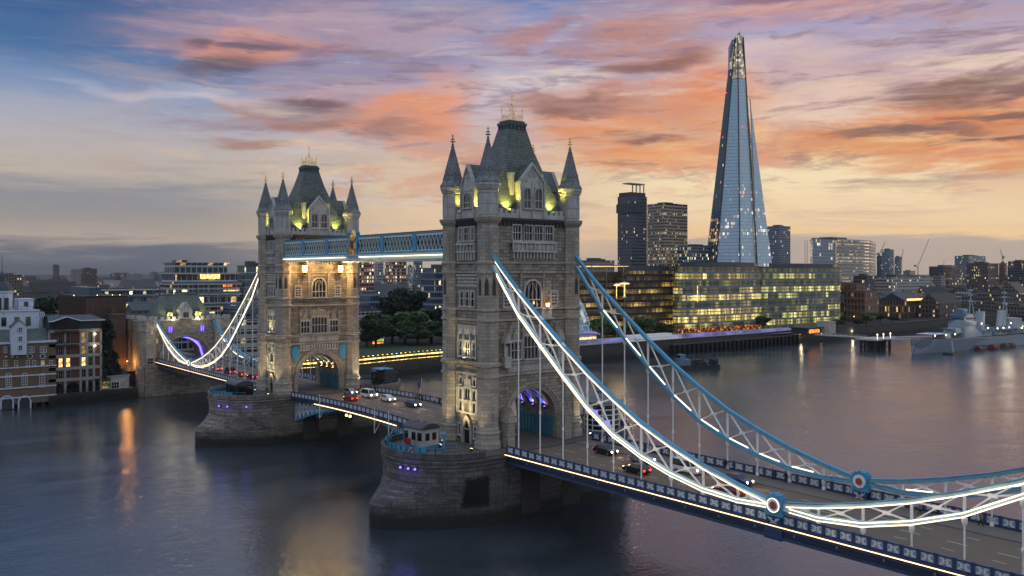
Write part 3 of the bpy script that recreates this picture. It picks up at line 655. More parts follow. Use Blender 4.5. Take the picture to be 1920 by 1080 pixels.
    # ---------------- openings
    for face in ('east', 'west'):
        T = fm(face)
        for a, nx in ((-1.95, 1), (0.05, 2), (2.05, 1)):
            w = .75 if nx == 1 else 1.5
            window(root, T, a, 16.4, w, 1.7, nx, 1, fr=.28, dep=.3, glass='window_lit_dim' if nx == 2 else 'window_dark')
            window(root, T, a, 18.6, w, 1.6 if nx == 1 else 1.9, nx, 1, fr=.28, dep=.3, sill=False)
            if nx == 1: window(root, T, a, 21.0, .7, 1.2, 1, 1, fr=.2, dep=.25)
            window(root, T, a, 25.9, .75 if nx == 1 else 1.3, 2.5, nx, 2, fr=.3, dep=.3)
            window(root, T, a * .92, 45.7, .7 if nx == 1 else 1.5, 2.2, nx, 2, fr=.2, dep=.5)
        d = MB(); fprism(d, T, [(-.9, 11), (.9, 11), (.9, 13.4), (.45, 14.6), (0, 15.1), (-.45, 14.6), (-.9, 13.4)], 0, .06); do = B(d, 'door', 'window_dark')
        e = MB(); P = [(-.9, 11), (-.9, 13.4), (-.45, 14.6), (0, 15.1), (.45, 14.6), (.9, 13.4), (.9, 11)]; Q = [(-1.5, 11), (-1.5, 13.5), (-.8, 15.2), (0, 15.9), (.8, 15.2), (1.5, 13.5), (1.5, 11)]
        for i in range(6): fprism(e, T, [P[i], P[i + 1], Q[i + 1], Q[i]][::-1], 0, .4)
        fbox(e, T, -.9, .9, 13.3, 13.5, .05, .25); e.build('door_surround', Mx['granite_turret'], do, OFF)
        for a in (-2.3, 2.3): window(root, T, a, 12.2, .6, 1.9, 1, 1, fr=.22, dep=.25)
        pnl = MB()
        fbox(pnl, T, -.85, .95, 20.7, 22.0, 0, .2); fprism(pnl, T, [(-.3, 22), (.3, 22), (.05, 23.3), (-.05, 23.3)], 0, .25)
        for a in (-2.9, -1.1, 1.2, 3.0): fbox(pnl, T, a - .15, a + .15, 16.0, 20.6, 0, .34)
        for a in (-2.6, -1.0, 1.0, 2.6): fbox(pnl, T, a - .16, a + .16, 25.5, 28.8, 0, .4); fprism(pnl, T, [(a - .2, 28.8), (a + .2, 28.8), (a, 29.9)], 0, .4)
        fbox(pnl, T, -2.9, 2.9, 29.6, 31.2, 0, .12); 
        for i in range(6): fprism(pnl, T, [(-2.4 + i * .95, 29.8), (-2.4 + i * .95 + .3, 30.4), (-2.4 + i * .95, 31.0), (-2.4 + i * .95 - .3, 30.4)], .1, .22)
        fbox(pnl, T, -2.7, 2.7, 44.9, 45.3, 0, .75); fbox(pnl, T, -2.9, 2.9, 43.6, 43.9, 0, .65); fbox(pnl, T, -2.6, 2.6, 43.9, 44.9, 0, .3)
        for i in range(6): fbox(pnl, T, -2.5 + i - .1, -2.5 + i + .1, 43.9, 44.9, .3, .6)
        for i in range(7): a = -2.4 + i * .8; fprism(pnl, T, [(a - .2, 43.6), (a + .2, 43.6), (a + .14, 42.3), (a - .14, 42.3)][::-1], 0, .55)
        B(pnl, 'carved_panel', 'portland')
        # corbelled lattice and paired windows of the third storey
        for a in (-1.6, 0, 1.6): window(root, T, a, 34.5, .85, 2.5, 1, 2, fr=.22, dep=.3)
        cb = MB()
        for r_ in range(3):
            for i in range(10): a = -2.7 + i * .6 + (r_ % 2) * .3; fprism(cb, T, [(a - .26, 38.0 + r_ * .62), (a, 37.6 + r_ * .62), (a + .26, 38.0 + r_ * .62), (a + .26, 38.2 + r_ * .62), (a - .26, 38.2 + r_ * .62)], .0, .3)
        fbox(cb, T, -3, 3, 39.6, 39.9, 0, .42); B(cb, 'corbel_frieze', 'portland')
    for face in ('outer', 'inner'):
        T = fm(face)
        for a in (-4.1, -1.6, .75, 3.1): window(root, T, a - .0 + .5, 45.75, 1.75, 2.55, 3, 2, fr=.15, dep=.45)
        bal = MB(); fbox(bal, T, -5, 4.9, 45.2, 45.5, 0, 1.05); fbox(bal, T, -4.9, 4.8, 43.7, 44.0, 0, 1.0); fbox(bal, T, -4.8, 4.7, 44.0, 45.2, .55, .7)
        for i in range(11): a = -4.8 + i * .95; fbox(bal, T, a - .12, a + .12, 44.0, 45.2, .7, .95)
        for i in range(4): a = -3.6 + i * 2.4; fprism(bal, T, [(a - .8, 44.25), (a + .8, 44.25), (a + .8, 45.0), (a - .8, 45.0)], .7, .8); 
        for i in range(13): a = -4.5 + i * .74; fprism(bal, T, [(a - .16, 43.7), (a + .16, 43.7), (a + .1, 42.6), (a - .1, 42.6)][::-1], 0, .75)
        B(bal, 'balcony', 'portland')
        cv = MB(); fbox(cv, T, -4.4, 4.4, 42.05, 43.5, 0, .15)
        for i in range(9): a = -4 + i; fprism(cv, T, [(a - .3, 42.2), (a + .3, 42.2), (a, 43.3)], .15, .3)
        B(cv, 'carved_panel', 'granite_turret')
        window(root, T, -.1, 34.2, 3.6, 4.6, 4, 2, arch=1.9, dep=.5, fr=.3)
        hd = MB(); 
        for s in (-1, 1): fbox(hd, T, s * 2.55 - .18 - .1, s * 2.55 + .18 - .1, 34, 40.0, 0, .35); fprism(hd, T, [(s * 2.55 - .35, 39.2), (s * 2.55 + .15, 39.2), (s * 2.55 - .1, 40.6)], 0, .45)
        fbox(hd, T, -2.4, 2.2, 39.3, 39.6, 0, .3); B(hd, 'carved_panel', 'granite_turret')
        for a in (-5.6, 5.0):
            window(root, T, a, 34.4, 1.3, 2.5, 2, 2, fr=.28, dep=.3)
            q = MB(); 
            for k_ in range(5): w = (.95 + (.25 if k_ % 2 else 0)); fbox(q, T, a - w - .05, a + w + .05, 34.3 + k_ * .56, 34.3 + k_ * .56 + .3, 0, .08)
            fprism(q, T, [(a - .1, 37.2), (a + .1, 37.2), (a, 39.2)], 0, .25); fbox(q, T, a - .3, a + .3, 38.0, 38.2, 0, .25); B(q, 'quoins', 'portland')
        lb = MB(); fbox(lb, T, -5.4, 5.4, 23.25, 24.5, 0, .12)
        for i in range(13): a = -4.9 + i * .82; fprism(lb, T, [(a - .28, 23.9), (a, 23.4), (a + .28, 23.9), (a, 24.4)], .12, .24)
        B(lb, 'carved_panel', 'portland')
        window(root, T, 0, 25.4, 4.0, 3.9, 5, 2, fr=.3, dep=.4, pointed=True)
        for a in (-3.75, 3.95): window(root, T, a, 25.5, 2.2, 2.9, 3, 2, fr=.3, dep=.4)
        tp = MB(); fprism(tp, T, [(-2.3, 29.5), (2.3, 29.5), (1.6, 31.3), (.6, 31.0), (0, 31.7), (-.6, 31.0), (-1.6, 31.3)], 0, .35)
        for a in (-5.1, -2.3, 2.3, 5.3): fbox(tp, T, a - .16, a + .16, 25.2, 30, 0, .5); fprism(tp, T, [(a - .3, 30), (a + .3, 30), (a, 31.4)], 0, .5)
        for a in (-3.75, 3.95): fprism(tp, T, [(a - .9, 28.7), (a + .9, 28.7), (a, 30.8)], 0, .3)
        B(tp, 'carved_panel', 'granite_turret')
        # archivolt
        av = MB()
        for k_, (r0, r1, o) in enumerate(((1.0, 1.07, .12), (1.07, 1.14, .3), (1.14, 1.2, .48))):
            P = arcpts(0, 5.6 * r0, 14.2, 6.0 * r0, 22); Q = arcpts(0, 5.6 * r1, 14.2, 6.0 * r1, 22)
            for i in range(22): fprism(av, T, [P[i], P[i + 1], Q[i + 1], Q[i]][::-1], -.02, o)
            for s in (-1, 1): fbox(av, T, s * 5.6 * r0, s * 5.6 * r1, 11, 14.2, -.02, o)
        B(av, 'archivolt', 'granite_turret')
        if face == 'outer':
            for s in (-1, 1):
                bt = MB(); fbox(bt, T, s * 6.4 - .75, s * 6.4 + .75, 11, 15.2, 0, 2.3); fprism(bt, T, [(s * 6.4 - .95, 15.2), (s * 6.4 + .95, 15.2), (s * 6.4, 17.6)], 0, 2.5)
                fbox(bt, T, s * 6.4 - .9, s * 6.4 + .9, 13.0, 13.25, 0, 2.45); fprism(bt, T, [(s * 6.4 - .45, 13.5), (s * 6.4 + .45, 13.5), (s * 6.4 + .45, 14.8), (s * 6.4, 15.5), (s * 6.4 - .45, 14.8)], 2.3, 2.42)
                B(bt, 'buttress', 'granite_turret')
                ni = MB(); a = s * 6.0; fbox(ni, T, a - .75, a + .75, 25.6, 26.0, 0, 1.1); fprism(ni, T, [(a - .6, 24.2), (a + .6, 24.2), (a + .75, 25.6), (a - .75, 25.6)], 0, 1.0)
                for q in (-.65, .65): fbox(ni, T, a + q - .1, a + q + .1, 26, 28.3, .7, .95)
                fprism(ni, T, [(a - .85, 28.3), (a + .85, 28.3), (a, 30.2)], 0, 1.1); fprism(ni, T, [(a - .35, 26), (a + .35, 26), (a + .3, 27.6), (a, 28.1), (a - .3, 27.6)], .1, .6); B(ni, 'canopied_niche', 'portland')
            lb2 = MB(); fbox(lb2, T, 1.1, 3.5, 32.3, 34.0, 0, 1.3); fbox(lb2, T, .9, 3.7, 32.1, 32.35, 0, 1.5); fbox(lb2, T, .95, 3.65, 33.85, 34.1, 0, 1.45); B(lb2, 'lantern_balcony', 'portland')
        else:
            for s in (-1, 1):
                sh_ = MB(); a = s * 6.3; fprism(sh_, T, [(a - .95, 21.9), (a - .95, 20.2), (a - .5, 19.0), (a, 18.5), (a + .5, 19.0), (a + .95, 20.2), (a + .95, 21.9), (a, 22.3)], .0, .4); fprism(sh_, T, [(a - .5, 21.5), (a - .5, 20.3), (a, 19.4), (a + .5, 20.3), (a + .5, 21.5)], .4, .52); B(sh_, 'shield', 'blue_paint')
            co = MB()
            for i in range(15): a = -4.9 + i * .7; fprism(co, T, [(a - .2, 22.6), (a + .2, 22.6), (a + .14, 21.4), (a - .14, 21.4)][::-1], 0, .5)
            fbox(co, T, -5.3, 5.3, 21.1, 21.4, 0, .2); B(co, 'corbel_frieze', 'portland')
    # inside the arch
    for s in (-1, 1):
        pn = MB(); pn.box(-4.6, s * 5.55, 11.1, 4.6, s * 5.72, 15.4)
        for i in range(10): x = -4.4 + i * .98; pn.box(x - .1, s * 5.42, 11.1, x + .1, s * 5.56, 15.4)
        pn.box(-4.7, s * 5.35, 15.4, 4.7, s * 5.72, 15.75); B(pn, 'arch_panelling', 'teal_paint')
    for i in range(6):
        x = -3.9 + i * 1.56; P = arcpts(0, 5.45, 14.2, 5.8, 20); rb = MB()
        for p, q in zip(P[2:-2], P[3:-1]): rb.bar((x, p[0], p[1]), (x, q[0], q[1]), .35, .45, up=(1, 0, 0))
        B(rb, 'vault_rib', 'white_paint' if i % 2 else 'teal_paint')

near_tower = thing('bridge_tower', 'nearer and taller-looking stone gothic tower whose foot carries the lower ends of the front chains', 'tower', (0, 0, 11))
build_tower(near_tower)
far_tower = copy_tree(near_tower); far_tower.location = (-82.3, 0, 11); far_tower.rotation_euler = (0, 0, PI)
near_tower['label'] = 'large near gothic bridge tower of grey granite with purple lights inside its road arch'
far_tower['label'] = 'farther gothic bridge tower, its arch side washed with warm light from two bright lanterns'

# ------------------------------------------------------------------ piers
def build_pier(root, stone_name):
    B = lambda mb, n, m, p=root, **k: mb.build(n, Mx[m], p, OFF, **k)
    R, YC = 10.65, 14.0; n = 20
    def half(s, kind):
        out = []
        for i in range(n + 1):
            t = PI * i / n
            x = R * math.cos(t); yy = R * math.sin(t)
            if kind == 'ogive':
                yy = 14.5 * (1 - abs(math.cos(t)) ** 1.7)
            out.append((x, s * (YC + yy)))
        return out
    def ring(kind):
        a = half(-1, kind)[::-1]; b = half(1, kind)      # ccw: from (-R,-YC) round to (R,-YC) then (R,YC) round to (-R,YC)
        return a + b
    m = MB(); semi = ring('semi'); og = ring('ogive')
    def wall(poly, z0, z1):
        m.prism(poly, z0, z1, top=False)
    wall(semi, 6.9, 10.3); 
    u = 0
    for k in range(len(og)):
        j = (k + 1) % len(og); L = (Vector(og[j]) - Vector(og[k])).length
        m.face([(*og[k], -2), (*og[j], -2), (*og[j], 3.6), (*og[k], 3.6)], [(u, -2), (u + L, -2), (u + L, 3.6), (u, 3.6)])
        def lp(i, t): return (og[i][0] * (1 - t) + semi[i][0] * t, og[i][1] * (1 - t) + semi[i][1] * t)
        for t0, t1, z0, z1 in ((0, .5, 3.6, 5.2), (.5, 1, 5.2, 6.0 + .9)):
            pa, pb, pc, pd = lp(k, t0), lp(j, t0), lp(j, t1), lp(k, t1)
            m.face([(*pa, z0), (*pb, z0), (*pc, z1), (*pd, z1)], [(u, z0), (u + L, z0), (u + L, z1 + 1.5), (u, z1 + 1.5)])
        u += L
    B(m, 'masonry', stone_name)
    c = MB()
    def offs(d): return [(x * (R + d) / R if abs(y) <= YC + .01 else x * (R + d) / R, (YC + (abs(y) - YC) * (R + d) / R) * (1 if y > 0 else -1)) for x, y in semi]
    for d, z0, z1 in ((.12, 9.1, 9.35), (.22, 9.7, 9.95), (.35, 10.3, 10.75)): c.prism(offs(d), z0, z1, bottom=True)
    B(c, 'coping', stone_name)
    d = MB(); d.prism(offs(.05), 10.7, 11.0); B(d, 'deck', 'paving')
    # solid parapet round the curved ends
    for s in (-1, 1):
        w = MB(); P = half(s, 'semi'); P = [(R * s * -1 * (1 if False else 1), 0)] if False else P
        P = [(x * 1.015, y) for x, y in P]
        for p, q in zip(P, P[1:]): w.bar((*p, 11.35), (*q, 11.35), .4, .8); w.bar((*p, 11.82), (*q, 11.82), .6, .18)
        B(w, 'parapet', stone_name)
    for s in (-1, 1):
        for y in (-6.5, 2.5): rc = MB(); rc.box(s * 10.66 - .03, y, .5, s * 10.66 + .03, y + 4, 8.6); B(rc, 'recess_shade_sheet', 'dark_stone')  # flat dark sheet on the wall face, recess shade put into its colour
    return root
near_pier = build_pier(thing('bridge_pier', 'near stone bridge pier with rounded end and dark patch, three blue lamps on its wall', 'pier', (0, 0, 11)), 'pier_stone')
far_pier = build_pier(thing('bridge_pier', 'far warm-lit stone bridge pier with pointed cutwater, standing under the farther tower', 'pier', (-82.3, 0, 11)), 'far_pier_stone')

plain('unlit_chain_blue', '#6fa0b0', .45, var=.2, scale=.6, grime='#4f7a88')
plain('panel_paint', '#858ea3', .5, var=.25, scale=2.0, grime='#39435c')
def scroll_mesh(w=1.25, h=.82):
    o = MB()
    # white cast panel: saltire of scrolls round a quatrefoil
    for s in (-1, 1):
        for t in (-1, 1):
            c = Vector((s * w * .24, 0, t * h * .22)); pr = None
            for k in range(9):
                a = k * PI / 5; r = .21 - k * .012; q = c + Vector((s * r * math.cos(a), 0, t * r * math.sin(a)))
                if pr is not None: o.bar(pr, q, .075, .05, up=(0, 1, 0))
                pr = q
            o.bar((s * w * .46, 0, t * h * .46), (s * w * .1, 0, t * h * .06), .075, .05, up=(0, 1, 0))
    for k in range(8): a0, a1 = k * PI / 4, (k + 1) * PI / 4; o.bar((.15 * math.cos(a0), 0, .15 * math.sin(a0)), (.15 * math.cos(a1), 0, .15 * math.sin(a1)), .05, .05, up=(0, 1, 0))
    return o
# ------------------------------------------------------------------ suspension chains
HX = [13.4 + 5.31 * k for k in range(9)]                 # hanger stations on the long link
UXZ = ([6.4, 7.2, 11.2, 17.7, 23.8, 31.7, 40.2, 47.4, 53.3, 59.7, 61.3], [43.4, 42.6, 38.9, 33.9, 29.4, 24.1, 19.6, 16.7, 14.9, 13.5, 13.25])
LXZ = ([6.4, 7.4, 13.3, 19.2, 23.6, 29.5, 34.8, 40.4, 45.6, 50.9, 56, 58.9, 61.3], [41.8, 40.6, 33.8, 28.8, 25.2, 20.6, 17.4, 15.2, 13.8, 12.85, 12.6, 12.8, 12.95])
SHX = [66.8, 72.1, 77.4, 82.65, 87.95]
USX = ([61.3, 62.6, 67.9, 75.8, 82.3, 88.1, 94.5], [13.25, 13.4, 14.3, 16.3, 18.6, 20.9, 24.0])
LSX = ([61.3, 63.7, 66.9, 71.7, 75.8, 77.4, 82.4, 87.9, 94.5], [12.95, 12.9, 12.75, 13.2, 14.1, 14.7, 16.5, 19.5, 23.4])
zi = lambda t, x: float(np.interp(x, t[0], t[1]))
def chain(label, y, fx, in_view_end):
    # fx maps the drawing's x (north) onto the bridge
    root = thing('suspension_chain', label, 'bridge chain', (fx(61.3), y, 12.5), 0, 'suspension chains of the bridge')
    off = (-fx(61.3), -y, -12.5); B = lambda mb, n, m, p=root, **k: mb.build(n, Mx[m], p, off, **k)
    out = -1 if y < 0 else 1
    P = lambda x, z, dy=0.0: Vector((fx(x), y + dy, z))
    for (T, U, L, st, x0, x1) in (('long', UXZ, LXZ, HX, 6.4, 61.0), ('short', USX, LSX, SHX, 61.6, 94.5)):
        xs = [x0] + st + [x1]
        if T == 'long': xs = [6.4, 9.8] + st + [59.2, 61.0]
        else: xs = [61.6, 63.5] + st + [92.0, 94.5]
        up = MB(); lo = MB(); tu = MB(); tl = MB()
        up.path([P(x, zi(U, x)) for x in xs], .46, .38); lo.path([P(x, zi(L, x)) for x in xs], .46, .38)
        tv = MB(); tm = MB()
        tu.path([P(x, zi(U, x) + .22) for x in xs], .68, .1); tl.path([P(x, zi(L, x) - .22) for x in xs], .68, .1)
        tm.path([P(x, zi(L, x) + .22) for x in xs], .62, .08); tv.path([P(x, zi(U, x) - .22) for x in xs], .62, .08)
        for x in st:
            for mb_, tb_ in ((up, U), (lo, L)):
                z = zi(tb_, x); x2, x3 = x - .55, x + .55; mb_.bar(P(x2, zi(tb_, x2)), P(x3, zi(tb_, x3)), .52, .46)
        for k_ in range(int((x1 - x0) / 1.77)):
            x = x0 + .9 + k_ * 1.77
            for mb_, tb_ in ((up, U), (lo, L)): mb_.bar(P(x - .06, zi(tb_, x - .06)), P(x + .06, zi(tb_, x + .06)), .5, .4)
        pf = 'blue_paint' if y > 0 else 'pale_paint'  # lit front chains take pale paint, unlit ones teal: light put into colour
        a = B(up, 'upper_chord', 'pale_paint' if y < 0 else 'unlit_chain_blue'); B(tu, 'top_flange', 'blue_paint', a); B(tv, 'bottom_flange', pf, a)
        a2 = B(lo, 'lower_chord', 'pale_paint' if y < 0 else 'unlit_chain_blue'); B(tm, 'top_flange', pf, a2); B(tl, 'bottom_flange', pf, a2)
        # lamps along the chords, outer face continuous, inner face in lengths
        for q, tab, dz, xr in ((a, U, -.24, (x0 + 1.2, x1 - .8)), (a2, L, .14, (x0 + 1.6, x1 - .8)), (a2, L, -.26, (x0 + 1.6, x1 - .8))):
            ls = MB(); xx = [xr[0]] + [x for x in xs if xr[0] < x < xr[1]] + [xr[1]]
            ls.path([P(x, zi(tab, x) + dz, out * .31) for x in xx], .08, .12); B(ls, 'light_strip', 'led', q)
        xx = st
        for i in range(len(xx) - 1 if y > 0 else 0):
            li = MB(); p0 = xx[i] + .5; p1 = xx[i] + 3.8
            li.bar(P(p0, zi(L, p0) + .42, -out * .18), P(p1, zi(L, p1) + .42, -out * .18), .16, .12); B(li, 'light_strip', 'led', a2)
        # web bracing: flattened crosses with a plate in the middle
        ns = ([9.8] if T == 'long' else [63.5]) + st + ([59.2] if T == 'long' else [92.0])
        for i in range(len(ns) - 1):
            x0_, x1_ = ns[i], ns[i + 1]; w = MB()
            A, D = P(x0_, zi(U, x0_)), P(x1_, zi(L, x1_)); E_, F_ = P(x0_, zi(L, x0_)), P(x1_, zi(U, x1_))
            if min((A - E_).length, (D - F_).length) < .5 and max((A - E_).length, (D - F_).length) < .7: continue
            c = (A + D + E_ + F_) / 4
            for q in (A, D, E_, F_): w.bar(q, c, .16, .2, up=(0, 1, 0))
            w.bar(c - Vector((.45, 0, 0)), c + Vector((.45, 0, 0)), .26, .36, up=(0, 0, 1)); B(w, 'web_brace', 'white_paint')
        if y < 0:
            for x in st: lamp('POINT', (fx(x + 2.4) - fx(61.3), -1.9, (zi(U, x + 2.4) + zi(L, x + 2.4)) / 2 - 12.5), 75, (1, .82, .58), root, r=.9)
        for x in st:
            v = MB(); v.bar(P(x, zi(L, x)), P(x, zi(U, x)), .22, .26, up=(0, 1, 0)); B(v, 'web_post', 'white_paint')
            h = MB(); zb = 10.9; zt = zi(L, x) - .3
            h.tube(P(x, zb), P(x, zt), .10 if zt - zb > 3 else .13, 8)
            h.lathe([(.12, zt - .9), (.3, zt - .5), (.3, zt - .1), (.16, zt + .05)], 8, (fx(x), y)); 
            if zt - zb > 6: 
                zz = zb + (zt - zb) * .42; h.lathe([(.1, zz - .3), (.17, zz - .2), (.17, zz + .2), (.1, zz + .3)], 8, (fx(x), y))
            h.lathe([(.26, zb), (.26, zb + .35), (.14, zb + .5)], 8, (fx(x), y)); B(h, 'hanger', 'white_paint', smooth=40)
    # the pin joint
    j = MB(); x = fx(61.3)
    j.box(x - 1.05, y - .5, 12.2, x + 1.05, y + .5, 14.1); j.box(x - .75, y - .55, 14.1, x + .75, y + .55, 14.35); j.box(x - 1.25, y - .6, 11.9, x + 1.25, y + .6, 12.25); j.tube((x, y - .5, 14.3), (x, y + .5, 14.3), .28, 8)
    jj = B(j, 'pin_block', 'blue_paint')
    for s in (-1, 1):
        r = MB(); r.tube((x, y + s * .5, 13.15), (x, y + s * .66, 13.15), .86, 24); B(r, 'pin_ring', 'white_paint', jj)
        d = MB(); d.tube((x, y + s * .6, 13.15), (x, y + s * .74, 13.15), .5, 20, .44); B(d, 'pin_boss', 'pin_red', jj)
        if s == out:
            g = MB()
            for k in range(24):
                a0, a1 = 2 * PI * k / 24, 2 * PI * (k + 1) / 24
                g.bar((x + .8 * math.cos(a0), y + s * .7, 13.15 + .8 * math.sin(a0)), (x + .8 * math.cos(a1), y + s * .7, 13.15 + .8 * math.sin(a1)), .06, .06, up=(0, 1, 0))
            B(g, 'light_strip', 'led', jj)
    pd = MB(); pd.box(x - 1.0, y - .55, 10.4, x + 1.0, y + .55, 11.9); pd.box(x - 1.2, y - .7, 9.2, x + 1.2, y + .7, 10.4); pp = B(pd, 'pin_pedestal', 'navy_paint')
    for s in (-1, 1):
        o = scroll_mesh(1.7, 1.1); o.xf(Matrix.Translation((x, y + s * .58, 11.2)))
        B(o, 'scroll_panel', 'white_paint', pp)
    return root
fN = lambda x: x; fS = lambda x: -82.3 - x
chain('front chain on the near half, lit along its whole length in front of the road', -9.3, fN, 1)
chain('blue chain on the near half, beyond the road and against the open river', 9.3, fN, 1)
chain('pale chain on the far half, on the side facing the white weatherboard buildings', -9.3, fS, 1)
chain('chain on the far half partly hidden behind another chain and the far tower', 9.3, fS, 1)

# ------------------------------------------------------------------ parapets and edge girders
def parapet(label, x0, x1, y, kind, group):
    out = -1 if y < 0 else 1; zc = zdeck
    root = thing('bridge_parapet', label, 'parapet', ((x0 + x1) / 2, y, zc((x0 + x1) / 2)), 0, group)
    ox = -(x0 + x1) / 2; off = (ox, -y, -zc((x0 + x1) / 2)); B = lambda mb, n, m, p=root, **k: mb.build(n, Mx[m], p, off, **k)
    L = abs(x1 - x0); n = round(L / 1.77); xs = [x0 + (x1 - x0) * i / n for i in range(n + 1)]
    for nm_, zz_, w_, h_ in (('handrail', 1.32, .34, .16), ('bottom_rail', .28, .26, .14)): rail = MB(); rail.path([(x, y, zc(x) + zz_) for x in xs], w_, h_); B(rail, nm_, 'navy_paint' if kind != 'bascule' else 'dark_paint')
    if kind == 'span':
        g = MB(); g.path([(x, y, zc(x) - .55) for x in xs], .5, 1.5); 
        gg = B(g, 'edge_girder', 'dark_paint')
        k = MB(); k.path([(x, y + out * .2, zc(x) + .12) for x in xs], .7, .2); k.path([(x, y + out * .18, zc(x) - 1.28) for x in xs], .85, .22); k.path([(x, y + out * .05, zc(x) - .35) for x in xs], .6, .12)
        k.build('girder_flange', Mx['navy_paint'], gg, off)
        bx = MB()
        for x in xs[::3]: bx.box(x - .12, y + out * .2, zc(x) - .75, x + .12, y + out * .36, zc(x) - .5)
        bx.build('girder_bracket', Mx['grey_metal'], gg, off)
        ls = MB(); ls.path([(x, y + out * .5, zc(x) + .02) for x in xs[:]], .1, .12); B(ls, 'light_strip', 'led_deck')
    else:
        g = MB(); g.path([(x, y, zc(x) - .2) for x in xs], .4, .8); gg = B(g, 'edge_girder', 'dark_paint')
        ls = MB(); q = [x for x in xs if abs(x + 41.15) < 18]; ls.path([(x, y + out * .3, zc(x) - .45) for x in q], .1, .12); B(ls, 'light_strip', 'led_deck')
    first = None; fp = None
    pn = scroll_mesh() if kind == 'span' else None
    for i in range(n):
        xm = (xs[i] + xs[i + 1]) / 2
        if first is None:
            o = MB(); o.box(-.17, -.14, 0, .17, .14, 1.45); o.box(-.2, -.18, 0, .2, .18, .2); first = o.build('parapet_post', Mx['navy_paint' if kind == 'span' else 'dark_paint'], root)
            ps = first
            if kind == 'span':
                back = MB(); back.box(-.76, -.03, -.5, .76, .03, .5); fp = back.build('parapet_panel', Mx['panel_paint'], root)
                sc = MB(); 
                for s in (-1, 1): sc2 = scroll_mesh(); sc2.xf(Matrix.Translation((0, s * .06, 0))); n0 = len(sc.v); sc.v += sc2.v; sc.f += [tuple(q + n0 for q in f) for f in sc2.f]; sc.uv += sc2.uv
                fs = sc.build('scrollwork', Mx['white_paint'], fp)
            else:
                back = MB(); back.box(-.72, -.03, -.46, .72, .03, .46)
                for q in range(7): back.box(-.66 + q * .22 - .03, -.07, -.44, -.66 + q * .22 + .03, .07, .44)
                fp = back.build('parapet_panel', Mx['white_board'], root); fs = None
            pp = fp
        else:
            ps = first.copy(); COL.objects.link(ps); ps.parent = root
            pp = fp.copy(); COL.objects.link(pp); pp.parent = root
            if fs: c = fs.copy(); COL.objects.link(c); c.parent = pp
        ps.location = (xs[i] + ox, 0, zc(xs[i]) + off[2]); pp.location = (xm + ox, 0, zc(xm) + .8 + off[2])
    return root
PG = 'cast iron parapets along the bridge'
parapet('navy parapet with white scroll panels in front of the near roadway, light strip below', 10.8, 112, -9.55, 'span', PG)
parapet('navy parapet with white scroll panels at the river side beyond the near roadway', 10.8, 112, 9.55, 'span', PG)
parapet('small bright parapet of the far roadway, facing the pale far chain', -176.5, -93.1, -9.55, 'span', PG)
parapet('parapet of the far roadway on the side facing the park', -176.5, -93.1, 9.55, 'span', PG)
parapet('dark parapet of the lifting span on the side of the small grey cabin', -71.4, -10.9, -9.55, 'bascule', PG)
parapet('dark parapet of the lifting span where people lean, on the side of the park', -71.4, -10.9, 9.55, 'bascule', PG)

# ------------------------------------------------------------------ bascules
def bascule(label, s):
    # s = +1: leaf of the near pier (x from -10.7 towards -41), s = -1: leaf of the far pier
    X = (lambda t: -10.7 - t) if s > 0 else (lambda t: -71.6 + t)
    root = thing('bascule_leaf', label, 'bascule', (X(0), 0, 8)); off = (-X(0), 0, -8)
    B = lambda mb, n, m, p=root, **k: mb.build(n, Mx[m], p, off, **k)
    zb = lambda t: 10.2 + 1.0 * t / 30 - .6 - 4.4 * (1 - min(t, 22) / 22) ** 1.5 if t < 22 else 10.3 + .9
    for y in (-8.4, 8.4, -3, 3):
        a = MB(); ts = [i * 2.2 for i in range(11)] + [30.2]
        a.path([(X(t), y, zb(t)) for t in ts], .6, .45); a.path([(X(t), y, zdeck(X(t)) - .75) for t in ts], .5, .4); g = B(a, 'arched_girder', 'blue_paint')
        w = MB()
        for i, t in enumerate(ts[:-2]):
            t2 = ts[i + 1]
            if zdeck(X(t)) - .7 - zb(t) < .5: break
            w.bar((X(t), y, zb(t)), (X(t2), y, zdeck(X(t2)) - .8), .3, .3); w.bar((X(t), y, zdeck(X(t)) - .8), (X(t2), y, zb(t2)), .3, .3); w.bar((X(t), y, zb(t)), (X(t), y, zdeck(X(t)) - .8), .28)
        w.build('girder_lattice', Mx['white_board'], g, off)
    cb = MB()
    for t in range(0, 30, 3): cb.bar((X(t), -8.4, zdeck(X(t)) - .9), (X(t), 8.4, zdeck(X(t)) - .9), .3, .5)
    B(cb, 'cross_beam', 'dark_paint')
    for t in (15.5,) if s < 0 else (15.5, 21):
        pm = MB(); pm.tube((X(t), -9.9, zdeck(X(t)) - 3.3), (X(t), -9.9, zdeck(X(t)) + 1.9), .09, 8); pm.bar((X(t), -9.9, zdeck(X(t)) - 3.3), (X(t), -8.5, zdeck(X(t)) - 1), .08); B(pm, 'marker_pole', 'white_paint')
    if s < 0:
        nl = MB()
        for q in (-.8, .8): nl.ball((X(28.5) + q, -9.7, zdeck(X(28)) - 1.3), .28, 8, 5)
        B(nl, 'navigation_lamp', 'lamp_warm')
    return root
bascule('blue lifting leaf with latticed arch girder hinged on the near pier', 1)
bascule('blue lifting leaf with latticed arch girder hinged on the far pier', -1)

